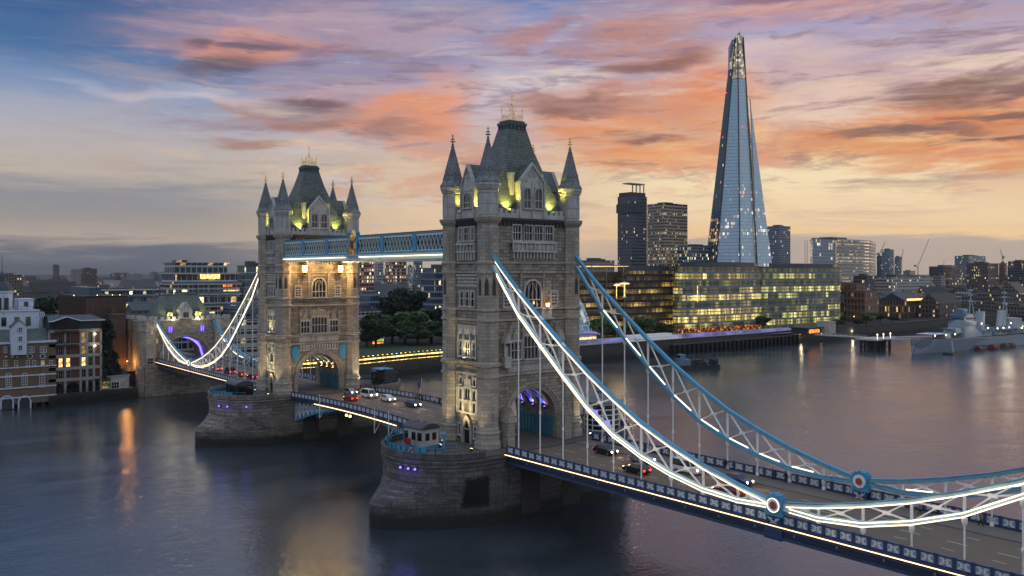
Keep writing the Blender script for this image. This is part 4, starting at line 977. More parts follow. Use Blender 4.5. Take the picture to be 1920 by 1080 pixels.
# ------------------------------------------------------------------ high walkways
def walkway(label, yo, yi):
    root = thing('high_walkway', label, 'walkway', (-41.15, (yo + yi) / 2, 43.9)); off = (41.15, -(yo + yi) / 2, -43.9)
    B = lambda mb, n, m, p=root, **k: mb.build(n, Mx[m], p, off, **k)
    x0, x1 = -77.2, -5.2; out = -1 if yo < 0 else 1; y0, y1 = sorted((yo, yi))
    f = MB(); f.box(x0, y0 + .2, 43.5, x1, y1 - .2, 44.1); f.box(x0, y0, 42.75, x1, y0 + .5, 43.5); f.box(x0, y1 - .5, 42.75, x1, y1, 43.5); B(f, 'floor_girder', 'pale_paint')
    g = MB(); g.box(x0, y0 + .3, 44.1, x1, y1 - .3, 47.2); B(g, 'glazing', 'window_dark')
    r = MB(); r.box(x0, y0 - .1, 47.4, x1, y1 + .1, 47.75); 
    for y in (y0 + .4, y1 - .4): r.bar((x0, y, 47.85), (x1, y, 47.85), .5, .2)
    B(r, 'roof', 'lead')
    for y, s in ((y0, -1), (y1, 1)):
        la = MB(); yy = y - s * 0.0
        la.bar((x0, yy, 44.25), (x1, yy, 44.25), .3, .45); la.bar((x0, yy, 47.25), (x1, yy, 47.25), .3, .4)
        n = 60; w = (x1 - x0) / n
        for i in range(n):
            a, b = x0 + i * w, x0 + (i + 1) * w
            la.bar((a, yy, 44.4), (b, yy, 47.1), .1, .16, up=(0, 1, 0)); la.bar((a, yy, 47.1), (b, yy, 44.4), .1, .16, up=(0, 1, 0))
        q = B(la, 'lattice', 'white_board' if False else 'pale_paint')
        po = MB()
        for k in range(7):
            x = x0 + (x1 - x0) * k / 6; po.box(x - .7, yy - .22, 44.0, x + .7, yy + .22, 47.7)
        po.bar((x0, yy + s * .1, 47.6), (x1, yy + s * .1, 47.6), .35, .22); po.bar((x0, yy + s * .08, 44.15), (x1, yy + s * .08, 44.15), .3, .3)
        po.build('lattice_post', Mx['blue_paint'], q, off)
        c = MB(); c.box(x0, yy + s * .02, 43.5, x1, yy + s * .12, 44.0)
        for i in range(int((x1 - x0) / .9)):
            x = x0 + (i + .5) * .9; c.box(x - .22, yy + s * .05, 43.55, x + .22, yy + s * .45, 43.95)
        c.build('cornice_dentil', Mx['pale_paint'], q, off)
        if s == out:
            for a, b in ((x0 + .5, -44.2), (-38.2, x1 - 1)):
                ls = MB(); ls.bar((a, yy + s * .38, 43.42), (b, yy + s * .38, 43.42), .16, .16); B(ls, 'light_strip', 'led')
    # coat of arms at midspan
    y = yo
    A = MB(); x = -41.15
    fr = [(-1.5, 43.7), (1.5, 43.7), (1.5, 46.9), (.9, 47.9), (.35, 48.3), (0, 49.1), (-.35, 48.3), (-.9, 47.9), (-1.5, 46.9)]
    TT = lambda a, z, o: (x + a, y + out * o, z)
    fprism(A, TT, fr, -.2, .35); aa = B(A, 'coat_of_arms', 'gold')
    Sh = MB(); fprism(Sh, TT, [(-.75, 46.9), (-.75, 45.9), (0, 45.0), (.75, 45.9), (.75, 46.9)], .35, .48); Sh.build('shield', Mx['navy_paint'], aa, off)
    Or = MB()
    for s in (-1, 1):
        Or.path([TT(s * 1.0, 44.1, .42), TT(s * 1.15, 45.2, .42), TT(s * .95, 46.2, .42), TT(s * 1.05, 47.0, .42)], .22, .12); Or.ball(TT(s * 1.0, 47.2, .42), .22, 6, 4)
    Or.path([TT(-.9, 44.2, .42), TT(0, 44.7, .42), TT(.9, 44.2, .42)], .25, .12); Or.lathe([(.45, 47.3), (.5, 47.6), (.3, 47.9), (.05, 48.1)], 8, TT(0, 0, .4)[:2]); Or.build('supporters', Mx['gold'], aa, off)
    Pi = MB()
    for s in (-1, 1): Pi.box(x + s * 1.85 - .28, y - .35, 43.5, x + s * 1.85 + .28, y + .35, 48.2); Pi.lathe([(.4, 48.2), (.45, 48.5), (.2, 48.9), (.02, 49.4)], 6, (x + s * 1.85, y))
    Pi.build('pilaster', Mx['blue_paint'], aa, off)
    return root
wkE = walkway('blue lattice high walkway with lit coat of arms at its middle, nearer of the two', -9.5, -6.2)
wkW = walkway('high walkway running behind the lit one, mostly hidden by it', 9.5, 6.2)

# ------------------------------------------------------------------ lamps mounted on the bridge
def flood(x, y, z, tx, ty, tz, e, col, size, label, group, tilt=True, mat='lamp_yellow', host=None, r=.2):
    t = thing('floodlight', label, 'floodlight', (x, y, z), 0, group)
    b = MB(); b.box(-.22, -.16, 0, .22, .16, .12); b.bar((-.2, 0, .1), (-.2, 0, .4), .05); b.bar((.2, 0, .1), (.2, 0, .4), .05)
    b.build('base', Mx['black_metal'], t)
    h = MB(); d = (Vector((tx, ty, tz)) - Vector((x, y, z))).normalized(); h.tube(Vector((0, 0, .38)) - d * .2, Vector((0, 0, .38)) + d * .12, .14, 8, .22); h.build('housing', Mx['black_metal'], t)
    l = MB(); l.tube(Vector((0, 0, .38)) + d * .12, Vector((0, 0, .38)) + d * .15, .2, 8); l.build('lens', Mx[mat], t)
    lamp('SPOT', Vector((0, 0, .38)) + d * .3, e, col, t, None, size, r, .95).rotation_euler = d.to_track_quat('-Z', 'Y').to_euler()
    return t
YEL = (1.0, .88, .16); WARM = (1.0, .74, .38); PURP = (.28, .16, 1.0)
for tx0, tn in ((0, 'near'), (-82.3, 'far')):
    for sx, sy, wx, wy, nm in ((1, -1, 5.0, 5.2, 'left bay of the arch side'), (1, 1, 5.0, 5.2, 'right bay of the arch side')):
        flood(tx0 + 5.3 * sx, sy * 4.9, 50.3, tx0 + 4.3, sy * 4.6, 56.5, 4200, YEL, 125, 'yellow floodlight behind the battlements of the %s tower, %s' % (tn, nm), 'yellow roof floodlights')
    for sx in (-1, 1):
        flood(tx0 + sx * 2.7, -9.35, 50.3, tx0 + sx * 2.4, -8.2, 56, 2200, YEL, 125, 'yellow floodlight beside the narrow gable of the %s tower, at its %s' % (tn, 'inner shoulder' if sx < 0 else 'outer shoulder'), 'yellow roof floodlights')
    # uplights on the pier deck
    flood(tx0 + .2, -15.5, 11.0, tx0, -9.6, 18.5, 7000, (1, .78, .36), 62, 'white floodlight on the pier deck in front of the lit doorway of the %s tower' % tn, 'floodlights on the pier decks', mat='lamp_white')
    flood(tx0 - 2.5, -13.2, 11.0, tx0 - 5.0, -11, 20, 2400, (1, .76, .4), 60, 'white floodlight at the foot of the inner turret of the %s tower' % tn, 'floodlights on the pier decks', mat='lamp_white')
    flood(tx0 + 6.2, -13.4, 11.0, tx0 + 5.5, -10.6, 22, 1300 if tn == 'near' else 3600, (1, .74, .42), 60, 'white floodlight at the foot of the front turret of the %s tower' % tn, 'floodlights on the pier decks', mat='lamp_white')
    flood(tx0 + 8.4, 11.2, 11.0, tx0 + 6.2, 9.6, 20, 2200 if tn == 'near' else 3600, (1, .8, .45), 65, 'white floodlight at the foot of the right-hand turret of the %s tower' % tn, 'floodlights on the pier decks', mat='lamp_white')
    # narrow beams for the middle storey
    flood(tx0 + .2, -10.6, 25.2, tx0 + .2, -9.7, 30, 900, (1, .78, .38), 120, 'floodlight on the string course below the lit middle windows of the %s tower' % tn, 'string course floodlights', mat='lamp_white')
# floodlights washing the inner face of the far tower
for y in (-7.5, 7.5):
    flood(-82.3 + 13.5, y, 10.95, -82.3 + 5.6, y * .75, 27, 3300, (1, .68, .36), 80, 'floodlight washing the arch side of the far tower, %s of the roadway' % ('this side' if y < 0 else 'park side'), 'floodlights washing the far tower', mat='lamp_warm')
# big lanterns under the walkways
for y in (-4.6, 5.0):
    t = thing('hanging_lantern', 'dazzling lantern on the far tower beneath the walkway, %s' % ('nearer to the left edge' if y < 0 else 'beside the coat of arms'), 'lantern', (-75.0, y, 41.2), 0, 'lanterns on the far tower')
    b = MB(); b.bar((-1.6, 0, 1.2), (0, 0, 1.4), .12); b.lathe([(.15, 1.2), (.6, .9), (.62, .8)], 8); b.lathe([(.5, -.9), (.3, -1.1), (.1, -1.5)], 8); b.build('frame', Mx['black_metal'], t)
    g = MB(); g.lathe([(.5, -.85), (.62, -.2), (.58, .78)], 8); g.build('lantern_glass', Mx['lamp_warm'], t)
    lamp('POINT', (1.0, 0, 0), 3200, (1, .6, .24), t, r=.5)
t = thing('hanging_lantern', 'glowing lamp on the carved balcony of the near tower', 'lantern', (7.1, 2.3, 34.3), 0, 'lantern on the near tower')
b = MB(); b.lathe([(.3, -.25), (.12, 0)], 8); b.lathe([(.36, .62), (.1, .95)], 8); b.build('frame', Mx['black_metal'], t); g = MB(); g.lathe([(.28, 0), (.34, .6)], 8); g.build('lantern_glass', Mx['lamp_warm'], t); lamp('POINT', (.5, 0, .6), 160, (1, .62, .28), t, r=.3)
# lamps inside the road arches
for tx0, col, mat, nm in ((0, PURP, 'lamp_purple', 'purple'), (-82.3, (1, .75, .42), 'lamp_warm', 'warm')):
    for k, (x, s) in enumerate(((3.1, -1), (3.1, 1), (-.2, 1), (-3.2, 1))):
        flood(tx0 + x, s * 5.0, 15.8, tx0 + x, s * 3.2, 20, 700 if tx0 == 0 else 500, col, 120, '%s vault lamp %s inside the arch of the %s tower' % (nm, ('at the road side mouth', 'at the mouth by the buttress', 'midway along the panelling', 'deep in the passage')[k], 'near' if tx0 == 0 else 'far'), 'vault lamps', mat=mat)
for tx0, nm, pts in ((0, 'near', (-1.309, -1.1676, -1.0577)), (-82.3, 'far', (-1.1886, -.9687, -.5629))):
    for k, a_ in enumerate(pts):
        d = Vector((math.cos(a_), math.sin(a_), 0)); P = Vector((tx0, -14, 9.45)) + d * 10.95
        t = thing('pier_lamp', 'blue lamp on the %s pier wall, %s' % (nm, ('outermost of three', 'middle of three', 'closest to the roadway')[k]), 'lamp', P, math.atan2(d.y, d.x), 'blue lamps on the piers')
        b = MB(); b.box(-.05, -.2, -.3, .14, .2, .3); b.bar((0, 0, .35), (.3, 0, .35), .4, .06); b.build('bracket', Mx['black_metal'], t)
        g = MB(); g.ball((.26, 0, 0), .2, 8, 5); g.build('lens', Mx['lamp_blue'], t); lamp('POINT', (.7, 0, -.1), 35, (.25, .2, 1), t, r=.2)

# ------------------------------------------------------------------ pier cabins and railings
def railing(mb, pts, h=1.1, step=1.5):
    for a, b in zip(pts, pts[1:]):
        a, b = Vector(a), Vector(b); n = max(1, int((b - a).length / step))
        for z in (h, h * .55, .15): mb.bar(a + Vector((0, 0, z)), b + Vector((0, 0, z)), .07)
        for i in range(n + 1): p = a.lerp(b, i / n); mb.bar(p, p + Vector((0, 0, h + .05)), .09)
def cabin(x, y, rz, label, kind):
    t = thing('control_cabin', label, 'cabin', (x, y, 11.0), rz)
    B = lambda mb, n, m, p=t, **k: mb.build(n, Mx[m], p, **k)
    w = MB()
    if kind == 'white': w.box(-3.2, -2, 0, 3.2, 2, 3.0)
    else: w.box(-3.4, -2, 0, 3.4, 2, .9); [w.box(xx - .12, yy - .12, .9, xx + .12, yy + .12, 3.0) for xx in (-3.28, -1.1, 1.1, 3.28) for yy in (-1.88, 1.88)]; w.box(-3.4, -2, 2.75, 3.4, 2, 3.0)
    B(w, 'wall', 'pale_concrete' if kind == 'white' else 'black_metal')
    r = MB(); r.box(-3.5, -2.3, 3.0, 3.5, 2.3, 3.2); 
    P = [(-2.3 + 4.6 * i / 10, 3.2 + .8 * math.sin(PI * i / 10) ** .7) for i in range(11)]
    for (a, z0), (b, z1) in zip(P, P[1:]): r.face([(-3.4, a, z0), (3.4, a, z0), (3.4, b, z1), (-3.4, b, z1)])
    for s in (-1, 1): r.face([(s * 3.4, a, z) for a, z in (P if s > 0 else P[::-1])])
    ro = B(r, 'roof', 'lead')
    v = MB(); v.lathe([(.3, 3.9), (.3, 4.15), (.1, 4.3)], 8, (.6, .3)); v.box(-1.6, -.4, 3.9, -1.0, .4, 4.15); v.build('roof_vent', Mx['grey_metal'], ro)
    if kind == 'white':
        for (a, b2, fc) in ((-2.3, 1.0, 's'), (.2, 1.0, 's'), (2.2, 1.1, 's')):
            g = MB(); g.box(a - b2 / 2, -2.06, 1.0 if a > -2 else .1, a + b2 / 2, -1.98, 2.4); f = B(g, 'window' if a > -2 else 'door', 'window_dark')
            q = MB(); 
            for xx in (a - b2 / 2 - .08, a + b2 / 2 + .08, a): q.box(xx - .06, -2.1, .1 if a < -2 else .95, xx + .06, -2.0, 2.45)
            q.build('frame', Mx['black_metal'], f)
        for yy in (-.8, .9): g = MB(); g.box(3.17, yy - .5, 1, 3.26, yy + .5, 2.3); B(g, 'window', 'window_dark')
        rp = MB(); rp.box(-.6, -3.55, 0.3, 1.3, -3.45, 1.5); B(rp, 'notice_board', 'red_paint')
    else:
        g = MB(); g.box(-3.3, -1.9, .9, 3.3, 1.9, 2.75); B(g, 'glazing', 'window_dark')
    return t
def deck_furniture(x, label, ring):
    t = thing('pier_balustrade', label, 'balustrade', (x, -14, 11.0)); m = MB(); lo = MB()
    P = [(10.25 * math.cos(a), 10.25 * math.sin(a), .35) for a in [PI + .25 + i * (PI - .9) / 18 for i in range(19)]]
    railing(m, P, 1.25, 1.2); railing(m, [P[-1], (4.4, -3.6, .2), (4.6, -1.2, .2)], 1.2); m.build('rails', Mx['blue_paint'], t)
    for a, b in zip(P[3:-3], P[4:-2]): lo.bar(Vector((a[0] * .99, a[1] * .99, 1.15)), Vector((b[0] * .99, b[1] * .99, 1.15)), .08, .75)
    lo.build('side_panel', Mx['blue_paint'], t)
    pt = MB(); pt.tube((4.4, -3.6, 0), (4.4, -3.6, 2.9), .22, 8); pt.lathe([(.34, 2.9), (.4, 3.1), (.1, 3.4)], 8, (4.4, -3.6)); pt.build('post', Mx['blue_paint'], t)
    if ring:
        l = thing('lifebuoy', 'red and white lifebuoy hung on the blue railing of the near pier', 'lifebuoy', (x + 4.2, -23.55, 12.1)); pr = None; r1 = MB(); r2 = MB()
        for k in range(16):
            a0, a1 = 2 * PI * k / 16, 2 * PI * (k + 1) / 16; (r1 if k % 4 < 3 else r2).bar((.42 * math.cos(a0), -.12, .42 * math.sin(a0)), (.42 * math.cos(a1), -.12, .42 * math.sin(a1)), .17, .17, up=(0, 1, 0))
        r1.build('ring', Mx['red_paint'], l); r2.build('ring_band', Mx['white_paint'], l)
    return t
cb_ = cabin(-2.4, -17.6, .12, 'small grey cabin with arched dark roof on the rounded end of the near pier', 'white')
cb_.scale = (.78, .85, .92); cb_.location.z = 11.5; b_ = MB(); b_.box(-3.4, -2.6, -.5, 3.4, 2.4, -.02); b_.build('plinth', Mx['blue_paint'], cb_)
cabin(-82.3 + 3.2, -19.2, .0, 'low dark glazed cabin on the rounded end of the far pier', 'dark')
deck_furniture(0, 'blue railing around the near pier end, in front of the grey cabin', True)
deck_furniture(-82.3, 'blue railing around the far pier end, in front of the glazed cabin', False)
c = cabin(-82.3 + 4, 19.5, PI, 'cabin with pale blue roof frame on the park-side end of the far pier', 'dark')
t = thing('pier_balustrade', 'blue railing around the park-side end of the far pier', 'balustrade', (-82.3, 14, 11)); m = MB()
railing(m, [(9.6 * math.cos(a), 9.6 * math.sin(a), 0) for a in [.2 + i * (PI - .4) / 16 for i in range(17)]], 1.3, 1.2); m.build('rails', Mx['blue_paint'], t)
pp = MB(); pp.tube((6.5, 4, 0), (6.5, 4, 5.2), .12, 8); pp.tube((4.8, 5.2, 0), (4.8, 5.2, 4.4), .1, 8); pp.box(2.2, 2.4, 4.1, 7.0, 6.4, 4.3); pp.build('canopy_frame', Mx['blue_paint'], t)
# round glazed pavilion on the far side of the near pier
t = thing('round_pavilion', 'round glazed pavilion with white hoops and purple light on the near pier', 'pavilion', (4.6, 17.6, 11)); R = 3.4
g = MB(); g.lathe([(R - .25, 0), (R - .25, 5.2)], 20); g.build('glazing', Mx['window_dark'], t)
for z in (.25, 1.2, 2.15, 3.1, 4.05, 5.0): h = MB(); h.lathe([(R - .1, z - .09), (R, z - .09), (R, z + .09), (R - .1, z + .09)], 24, cap=False); h.build('hoop', Mx['white_paint'], t)
v = MB()
for k in range(10): a = 2 * PI * k / 10; v.bar((R * math.cos(a), R * math.sin(a), 0), (R * math.cos(a), R * math.sin(a), 5.2), .16)
v.build('mullion', Mx['white_paint'], t); r = MB(); r.lathe([(R + .5, 5.2), (R + .5, 5.45), (R - .6, 5.9), (.9, 6.9), (.9, 7.3), (.1, 7.8)], 20); r.build('roof', Mx['grey_metal'], t)
p = MB()
for a0, z in ((-1.6, 3.6), (-.9, 1.7)):
    for k in range(4): a = a0 + k * .16; b2 = a + .16; p.face([((R - .16) * math.cos(a), (R - .16) * math.sin(a), z - .4), ((R - .16) * math.cos(b2), (R - .16) * math.sin(b2), z - .4), ((R - .16) * math.cos(b2), (R - .16) * math.sin(b2), z + .4), ((R - .16) * math.cos(a), (R - .16) * math.sin(a), z + .4)])
p.build('lit_window', Mx['lamp_purple'], t)
for k, (a, q) in enumerate(((5.2, 13.2), (8.4, 14.8), (5.6, 20.2))): pass
# flag
t = thing('flagpole', 'dark flag on a short pole beyond the lifting span', 'flag', (-45.8, 9.75, 11.9)); b = MB(); b.tube((0, 0, 0), (0, .5, 4.4), .05, 6); b.build('pole', Mx['white_paint'], t)
f = MB(); 
for i in range(6):
    xa, xb = -.35 * i, -.35 * (i + 1); wa, wb = .18 * math.sin(i * 1.1), .18 * math.sin((i + 1) * 1.1)
    f.face([(xa, .42 + wa, 2.3 - .05 * i), (xb, .42 + wb, 2.25 - .05 * i), (xb, .5 + wb, 3.7 - .09 * i), (xa, .5 + wa, 3.8 - .09 * i)])
f.build('flag_cloth', Mx['navy_paint'], t)

# ------------------------------------------------------------------ vehicles and people on the bridge
plain('car_black', '#15161a', .28, var=.05, bs=0); plain('car_silver', '#8a8d92', .3, metal=.4, var=.05, bs=0); plain('car_red', '#7a1c1a', .3, var=.05, bs=0); plain('car_blue', '#24365a', .3, var=.05, bs=0); plain('car_white', '#c9c9c6', .35, var=.05, bs=0)
CAR = {}
def car_meshes(kind):
    if kind in CAR: return CAR[kind]
    van = kind == 'van'; L, Wd = (4.9, 1.95) if van else (4.2, 1.74)
    root = thing('car', 'x', 'car')
    if van: low = [(-2.4, .35), (2.4, .35), (2.45, .75), (2.35, 1.05), (-2.42, 1.05)]; top = [(-2.42, 1.05), (1.55, 1.05), (.95, 1.95), (-2.36, 2.0)]
    else: low = [(-2.05, .3), (2.05, .3), (2.1, .62), (1.95, .82), (1.0, .93), (-1.95, .95), (-2.1, .7)]; top = [(-1.85, .94), (1.0, .92), (.25, 1.42), (-1.25, 1.46)]
    b = MB()
    def ex(P, w0, w1, mb):
        z0, z1 = min(p[1] for p in P), max(p[1] for p in P); wz = lambda z: (w0 + (w1 - w0) * (z - z0) / (z1 - z0)) / 2
        A = [(x, -wz(z), z) for x, z in P]; C = [(x, wz(z), z) for x, z in P]; mb.face(A); mb.face(C[::-1])
        for k in range(len(P)): j = (k + 1) % len(P); mb.face([A[k], C[k], C[j], A[j]])
    ex(low, Wd, Wd * .97, b); ex([(x * .97 - .02, z + .02) for x, z in top], Wd * .9, Wd * .76, b)
    b.build('body', Mx['car_black'], root)
    g = MB(); ex([(x * .9 - .01, .06 + z * (.96)) for x, z in top], Wd * .93, Wd * .79, g); ex([(x * 1.0 - .02, z * .97 + .03) for x, z in top], Wd * .8, Wd * .64, g); g.build('window', Mx['window_dark'], root)
    for x in (-1.3, 1.3):
        for s in (-1, 1):
            w = MB(); w.tube((x, s * (Wd / 2 - .18), .32), (x, s * (Wd / 2 + .02), .32), .32, 14); o = w.build('wheel', Mx['rubber'], root)
            r = MB(); r.tube((x, s * (Wd / 2 + .02), .32), (x, s * (Wd / 2 + .035), .32), .2, 10); r.build('rim', Mx['grey_metal'], o)
    for s in (-1, 1):
        h = MB(); h.ball((low[3][0] + .06, s * Wd * .36, .68 if not van else .85), .17, 8, 5); h.build('headlight', Mx['head_white'], root)
        t = MB(); t.box(low[-1][0] - .04, s * Wd * .36 - .16, .62, low[-1][0] + .06, s * Wd * .36 + .16, .86); t.build('taillight', Mx['tail_red'], root)
    CAR[kind] = root; return root
def car(kind, colour, x, y, north, label, first=[0]):
    src = car_meshes(kind); r = src if not src.get('used') else copy_tree(src); src['used'] = 1
    r.location = (x, y, zdeck(x) + .006); sl = (zdeck(x + 1) - zdeck(x - 1)) / 2
    r.rotation_euler = (0, -math.atan(sl) if north else math.atan(sl), 0 if north else PI)
    tag(r, label, 'car', 'vehicles on the bridge road')
    for ch in r.children:
        if ch.name.startswith('body') and colour != 'car_black':
            ch.data = ch.data.copy(); ch.data.materials[0] = Mx[colour]
    l = lamp('SPOT', (2.35, 0, .75), 240, (1, .76, .46), r, None, 75, .25); l.rotation_euler = Vector((1, 0, -.16)).to_track_quat('-Z', 'Y').to_euler()
    l = lamp('POINT', (-2.6, 0, .7), 9, (1, .08, .03), r, None, 60, .3)
    return r
# northbound on the far lane, southbound on the lane towards the white cabin
car('hatch', 'car_black', 20.5, 3.1, True, 'black hatchback just out of the near tower arch, headlights on')
car('hatch', 'car_silver', 28.5, 3.1, True, 'silver hatchback with headlights on, following the black one out of the arch lane')
car('van', 'car_white', 37.5, 3.1, True, 'white van with headlights on between the two tall front hangers')
car('hatch', 'car_blue', 46.5, 3.1, True, 'blue hatchback with headlights on beneath the dip of the front chain')
car('hatch', 'car_black', 33.0, -2.9, False, 'black hatchback showing red tail lights, entering the near tower')
car('hatch', 'car_red', 49.5, -2.9, False, 'dark red hatchback with tail lights on beside the front parapet')
car('hatch', 'car_silver', -66.0, 3.0, True, 'silver hatchback leaving the far tower arch with headlights on')
car('van', 'car_black', -57.0, 3.0, True, 'black van with headlights on, middle of the lifting span')
car('hatch', 'car_white', -48.5, 3.0, True, 'white hatchback with headlights on nearing the flag')
car('hatch', 'car_blue', -38.0, 3.0, True, 'blue hatchback with headlights on behind the grey cabin')
car('hatch', 'car_red', -55.0, -2.9, False, 'red hatchback with tail lights on, heading for the far tower')
for k, (x, c, kd, lb) in enumerate(((-112, 'car_black', 'hatch', 'black hatchback with glowing tail lights nearest the far tower on the far roadway'), (-120, 'car_red', 'hatch', 'red hatchback with glowing tail lights under the pale far chain'), (-129, 'car_blue', 'van', 'blue van with glowing tail lights in the far roadway queue'), (-139, 'car_silver', 'hatch', 'silver hatchback with glowing tail lights near the far chain joint'), (-152, 'car_white', 'hatch', 'white hatchback with glowing tail lights close to the gatehouse'), (-162, 'car_black', 'hatch', 'black hatchback with glowing tail lights about to pass the gatehouse arch'))):
    car(kd, c, x, -2.9, False, lb)

def person_mesh(pose):
    # one skinned body: pelvis root, spine, head, arms and legs
    V = []; E = []; R = []
    def v(x, y, z, r, par=None):
        V.append((x, y, z)); R.append(r); i = len(V) - 1
        if par is not None: E.append((par, i))
        return i
    pel = v(0, 0, .94, .15); wa = v(0, .01, 1.12, .13, pel); ch = v(0, 0, 1.33, .165, wa); nk = v(0, 0, 1.47, .06, ch); hd = v(0, .02, 1.58, .095, nk); v(0, .02, 1.70, .085, hd)
    st = {'stand': 0, 'walk': .28, 'lean': 0}[pose]; lean = .18 if pose == 'lean' else 0
    for s in (-1, 1):
        hp = v(s * .09, 0, .88, .095, pel); kn = v(s * .1, s * st * .5, .5, .065, hp); an = v(s * .1, s * st * .9 - (.1 if s * st < 0 else 0), .09, .045, kn); v(s * .11, s * st * .9 + .14 - (.1 if s * st < 0 else 0), .04, .04, an)
        sh = v(s * .19, 0, 1.38, .065, ch); el = v(s * .25, -s * st * .5 + lean, 1.12 - lean * .1, .048, sh)
        wr = v(s * .22, -s * st * .6 + .1 + lean * 2, .9 + lean * 1.1, .035, el); v(s * .21, -s * st * .6 + .14 + lean * 2.3, .82 + lean * 1.4, .032, wr)
    return V, E, R
PM = {}
def person(x, y, rz, pose, coat, label):
    key = (pose,)
    if key not in PM:
        V, E, R = person_mesh(pose); me = bpy.data.meshes.new('person'); me.from_pydata(V, E, []); o = bpy.data.objects.new('person_src', me); COL.objects.link(o)
        m = o.modifiers.new('skin', 'SKIN'); 
        for i, r in enumerate(R): me.skin_vertices[0].data[i].radius = (r, r)
        me.skin_vertices[0].data[0].use_root = True; s = o.modifiers.new('sub', 'SUBSURF'); s.levels = 1; s.render_levels = 1
        dg = bpy.context.evaluated_depsgraph_get(); ev = bpy.data.meshes.new_from_object(o.evaluated_get(dg)); bpy.data.objects.remove(o)
        # trousers, coat, skin by height
        ev.materials.clear(); [ev.materials.append(Mx[q]) for q in ('cloth_dark', 'cloth_dark', 'skin_tone')]
        for p in ev.polygons: p.use_smooth = True; z = p.center.z; p.material_index = 2 if z > 1.5 else (1 if z > .86 and not (abs(p.center.x) > .16 and z < .92) else 0)
        PM[key] = ev
    me = PM[key].copy(); me.materials[1] = Mx[coat]
    o = bpy.data.objects.new('person', me); COL.objects.link(o); o.location = (x, y, zdeck(x) + .13); o.rotation_euler = (0, 0, rz); tag(o, label, 'person', 'people on the bridge pavements')
    h = MB(); h.ball((0, .0, 1.69), .112, 8, 5, .8); h.build('hair', Mx['hair_dark'], o)
    return o
for n, c in (('cloth_dark', '#17181c'), ('cloth_tan', '#8a6a48'), ('cloth_cream', '#c8bfae'), ('cloth_red', '#8f2622'), ('cloth_blue', '#2a3a58'), ('cloth_grey', '#55585c')): plain(n, c, .9, var=.1, bs=0)
plain('hair_dark', '#1c1512', .8, var=.1, bs=0)
for args in ((-71.0, 8.4, 0, 'lean', 'cloth_dark', 'person in a dark coat leaning on the lifting span parapet, closest to the far tower'), (-69.6, 8.5, .2, 'lean', 'cloth_grey', 'person in a grey coat leaning beside the dark-coated one by the far tower'), (-68.2, 8.2, 2.8, 'stand', 'cloth_dark', 'person in black standing back from the parapet, middle of the far tower group'), (-67.0, 8.5, 0, 'lean', 'cloth_blue', 'person in a navy coat leaning over the parapet near the far tower group'), (-65.4, 8.3, 1.2, 'walk', 'cloth_red', 'person in a red coat walking past the group near the far tower'), (-63.8, 8.5, .1, 'lean', 'cloth_dark', 'person in a dark coat at the end of the group near the far tower'),
             (-45.2, 8.2, 1.5, 'walk', 'cloth_tan', 'person in a tan coat walking below the flag'), (-43.8, 8.3, 1.5, 'walk', 'cloth_dark', 'person in dark clothes walking just after the tan coat below the flag'), (-42.6, 8.4, 0, 'lean', 'cloth_grey', 'person in grey leaning at the parapet past the flag'), (-37.6, 8.2, -1.4, 'walk', 'cloth_cream', 'person in a cream top crossing the middle of the lifting span'), (-35.5, 8.3, -1.4, 'walk', 'cloth_dark', 'person in black following the cream top on the lifting span'), (-27.0, 8.5, 0, 'stand', 'cloth_red', 'person in a red jacket standing near the near tower on the lifting span'),
             (29.5, 8.3, 1.5, 'walk', 'cloth_dark', 'person in black walking beyond the front chain, next to the near tower'), (40.4, 8.4, .3, 'stand', 'cloth_dark', 'person in dark clothes standing on the far pavement under the blue chain'), (48.2, 8.7, 0, 'lean', 'cloth_blue', 'person in a navy coat leaning on the far parapet before the red pin joint'), (50.6, 8.3, 1.6, 'walk', 'cloth_dark', 'person in black walking towards the red pin joint'),
             (70.2, 6.9, 1.7, 'walk', 'cloth_tan', 'person in a tan coat walking as the kerb-side one of a pair'), (70.9, 7.9, 1.7, 'walk', 'cloth_cream', 'person in a cream coat walking beside the tan-coated one'), (76.6, 8.3, -1.5, 'walk', 'cloth_tan', 'person in a brown coat alone near the far parapet, past the pair'), (84.2, 7.9, -1.6, 'walk', 'cloth_cream', 'person in a pale jacket at the right edge group by the kerb'), (85.0, 8.6, -1.6, 'walk', 'cloth_tan', 'person in a tan jacket at the right edge group by the parapet'), (86.4, 8.2, -1.6, 'walk', 'cloth_dark', 'person in black at the right edge group, farthest along')):
    person(*args)

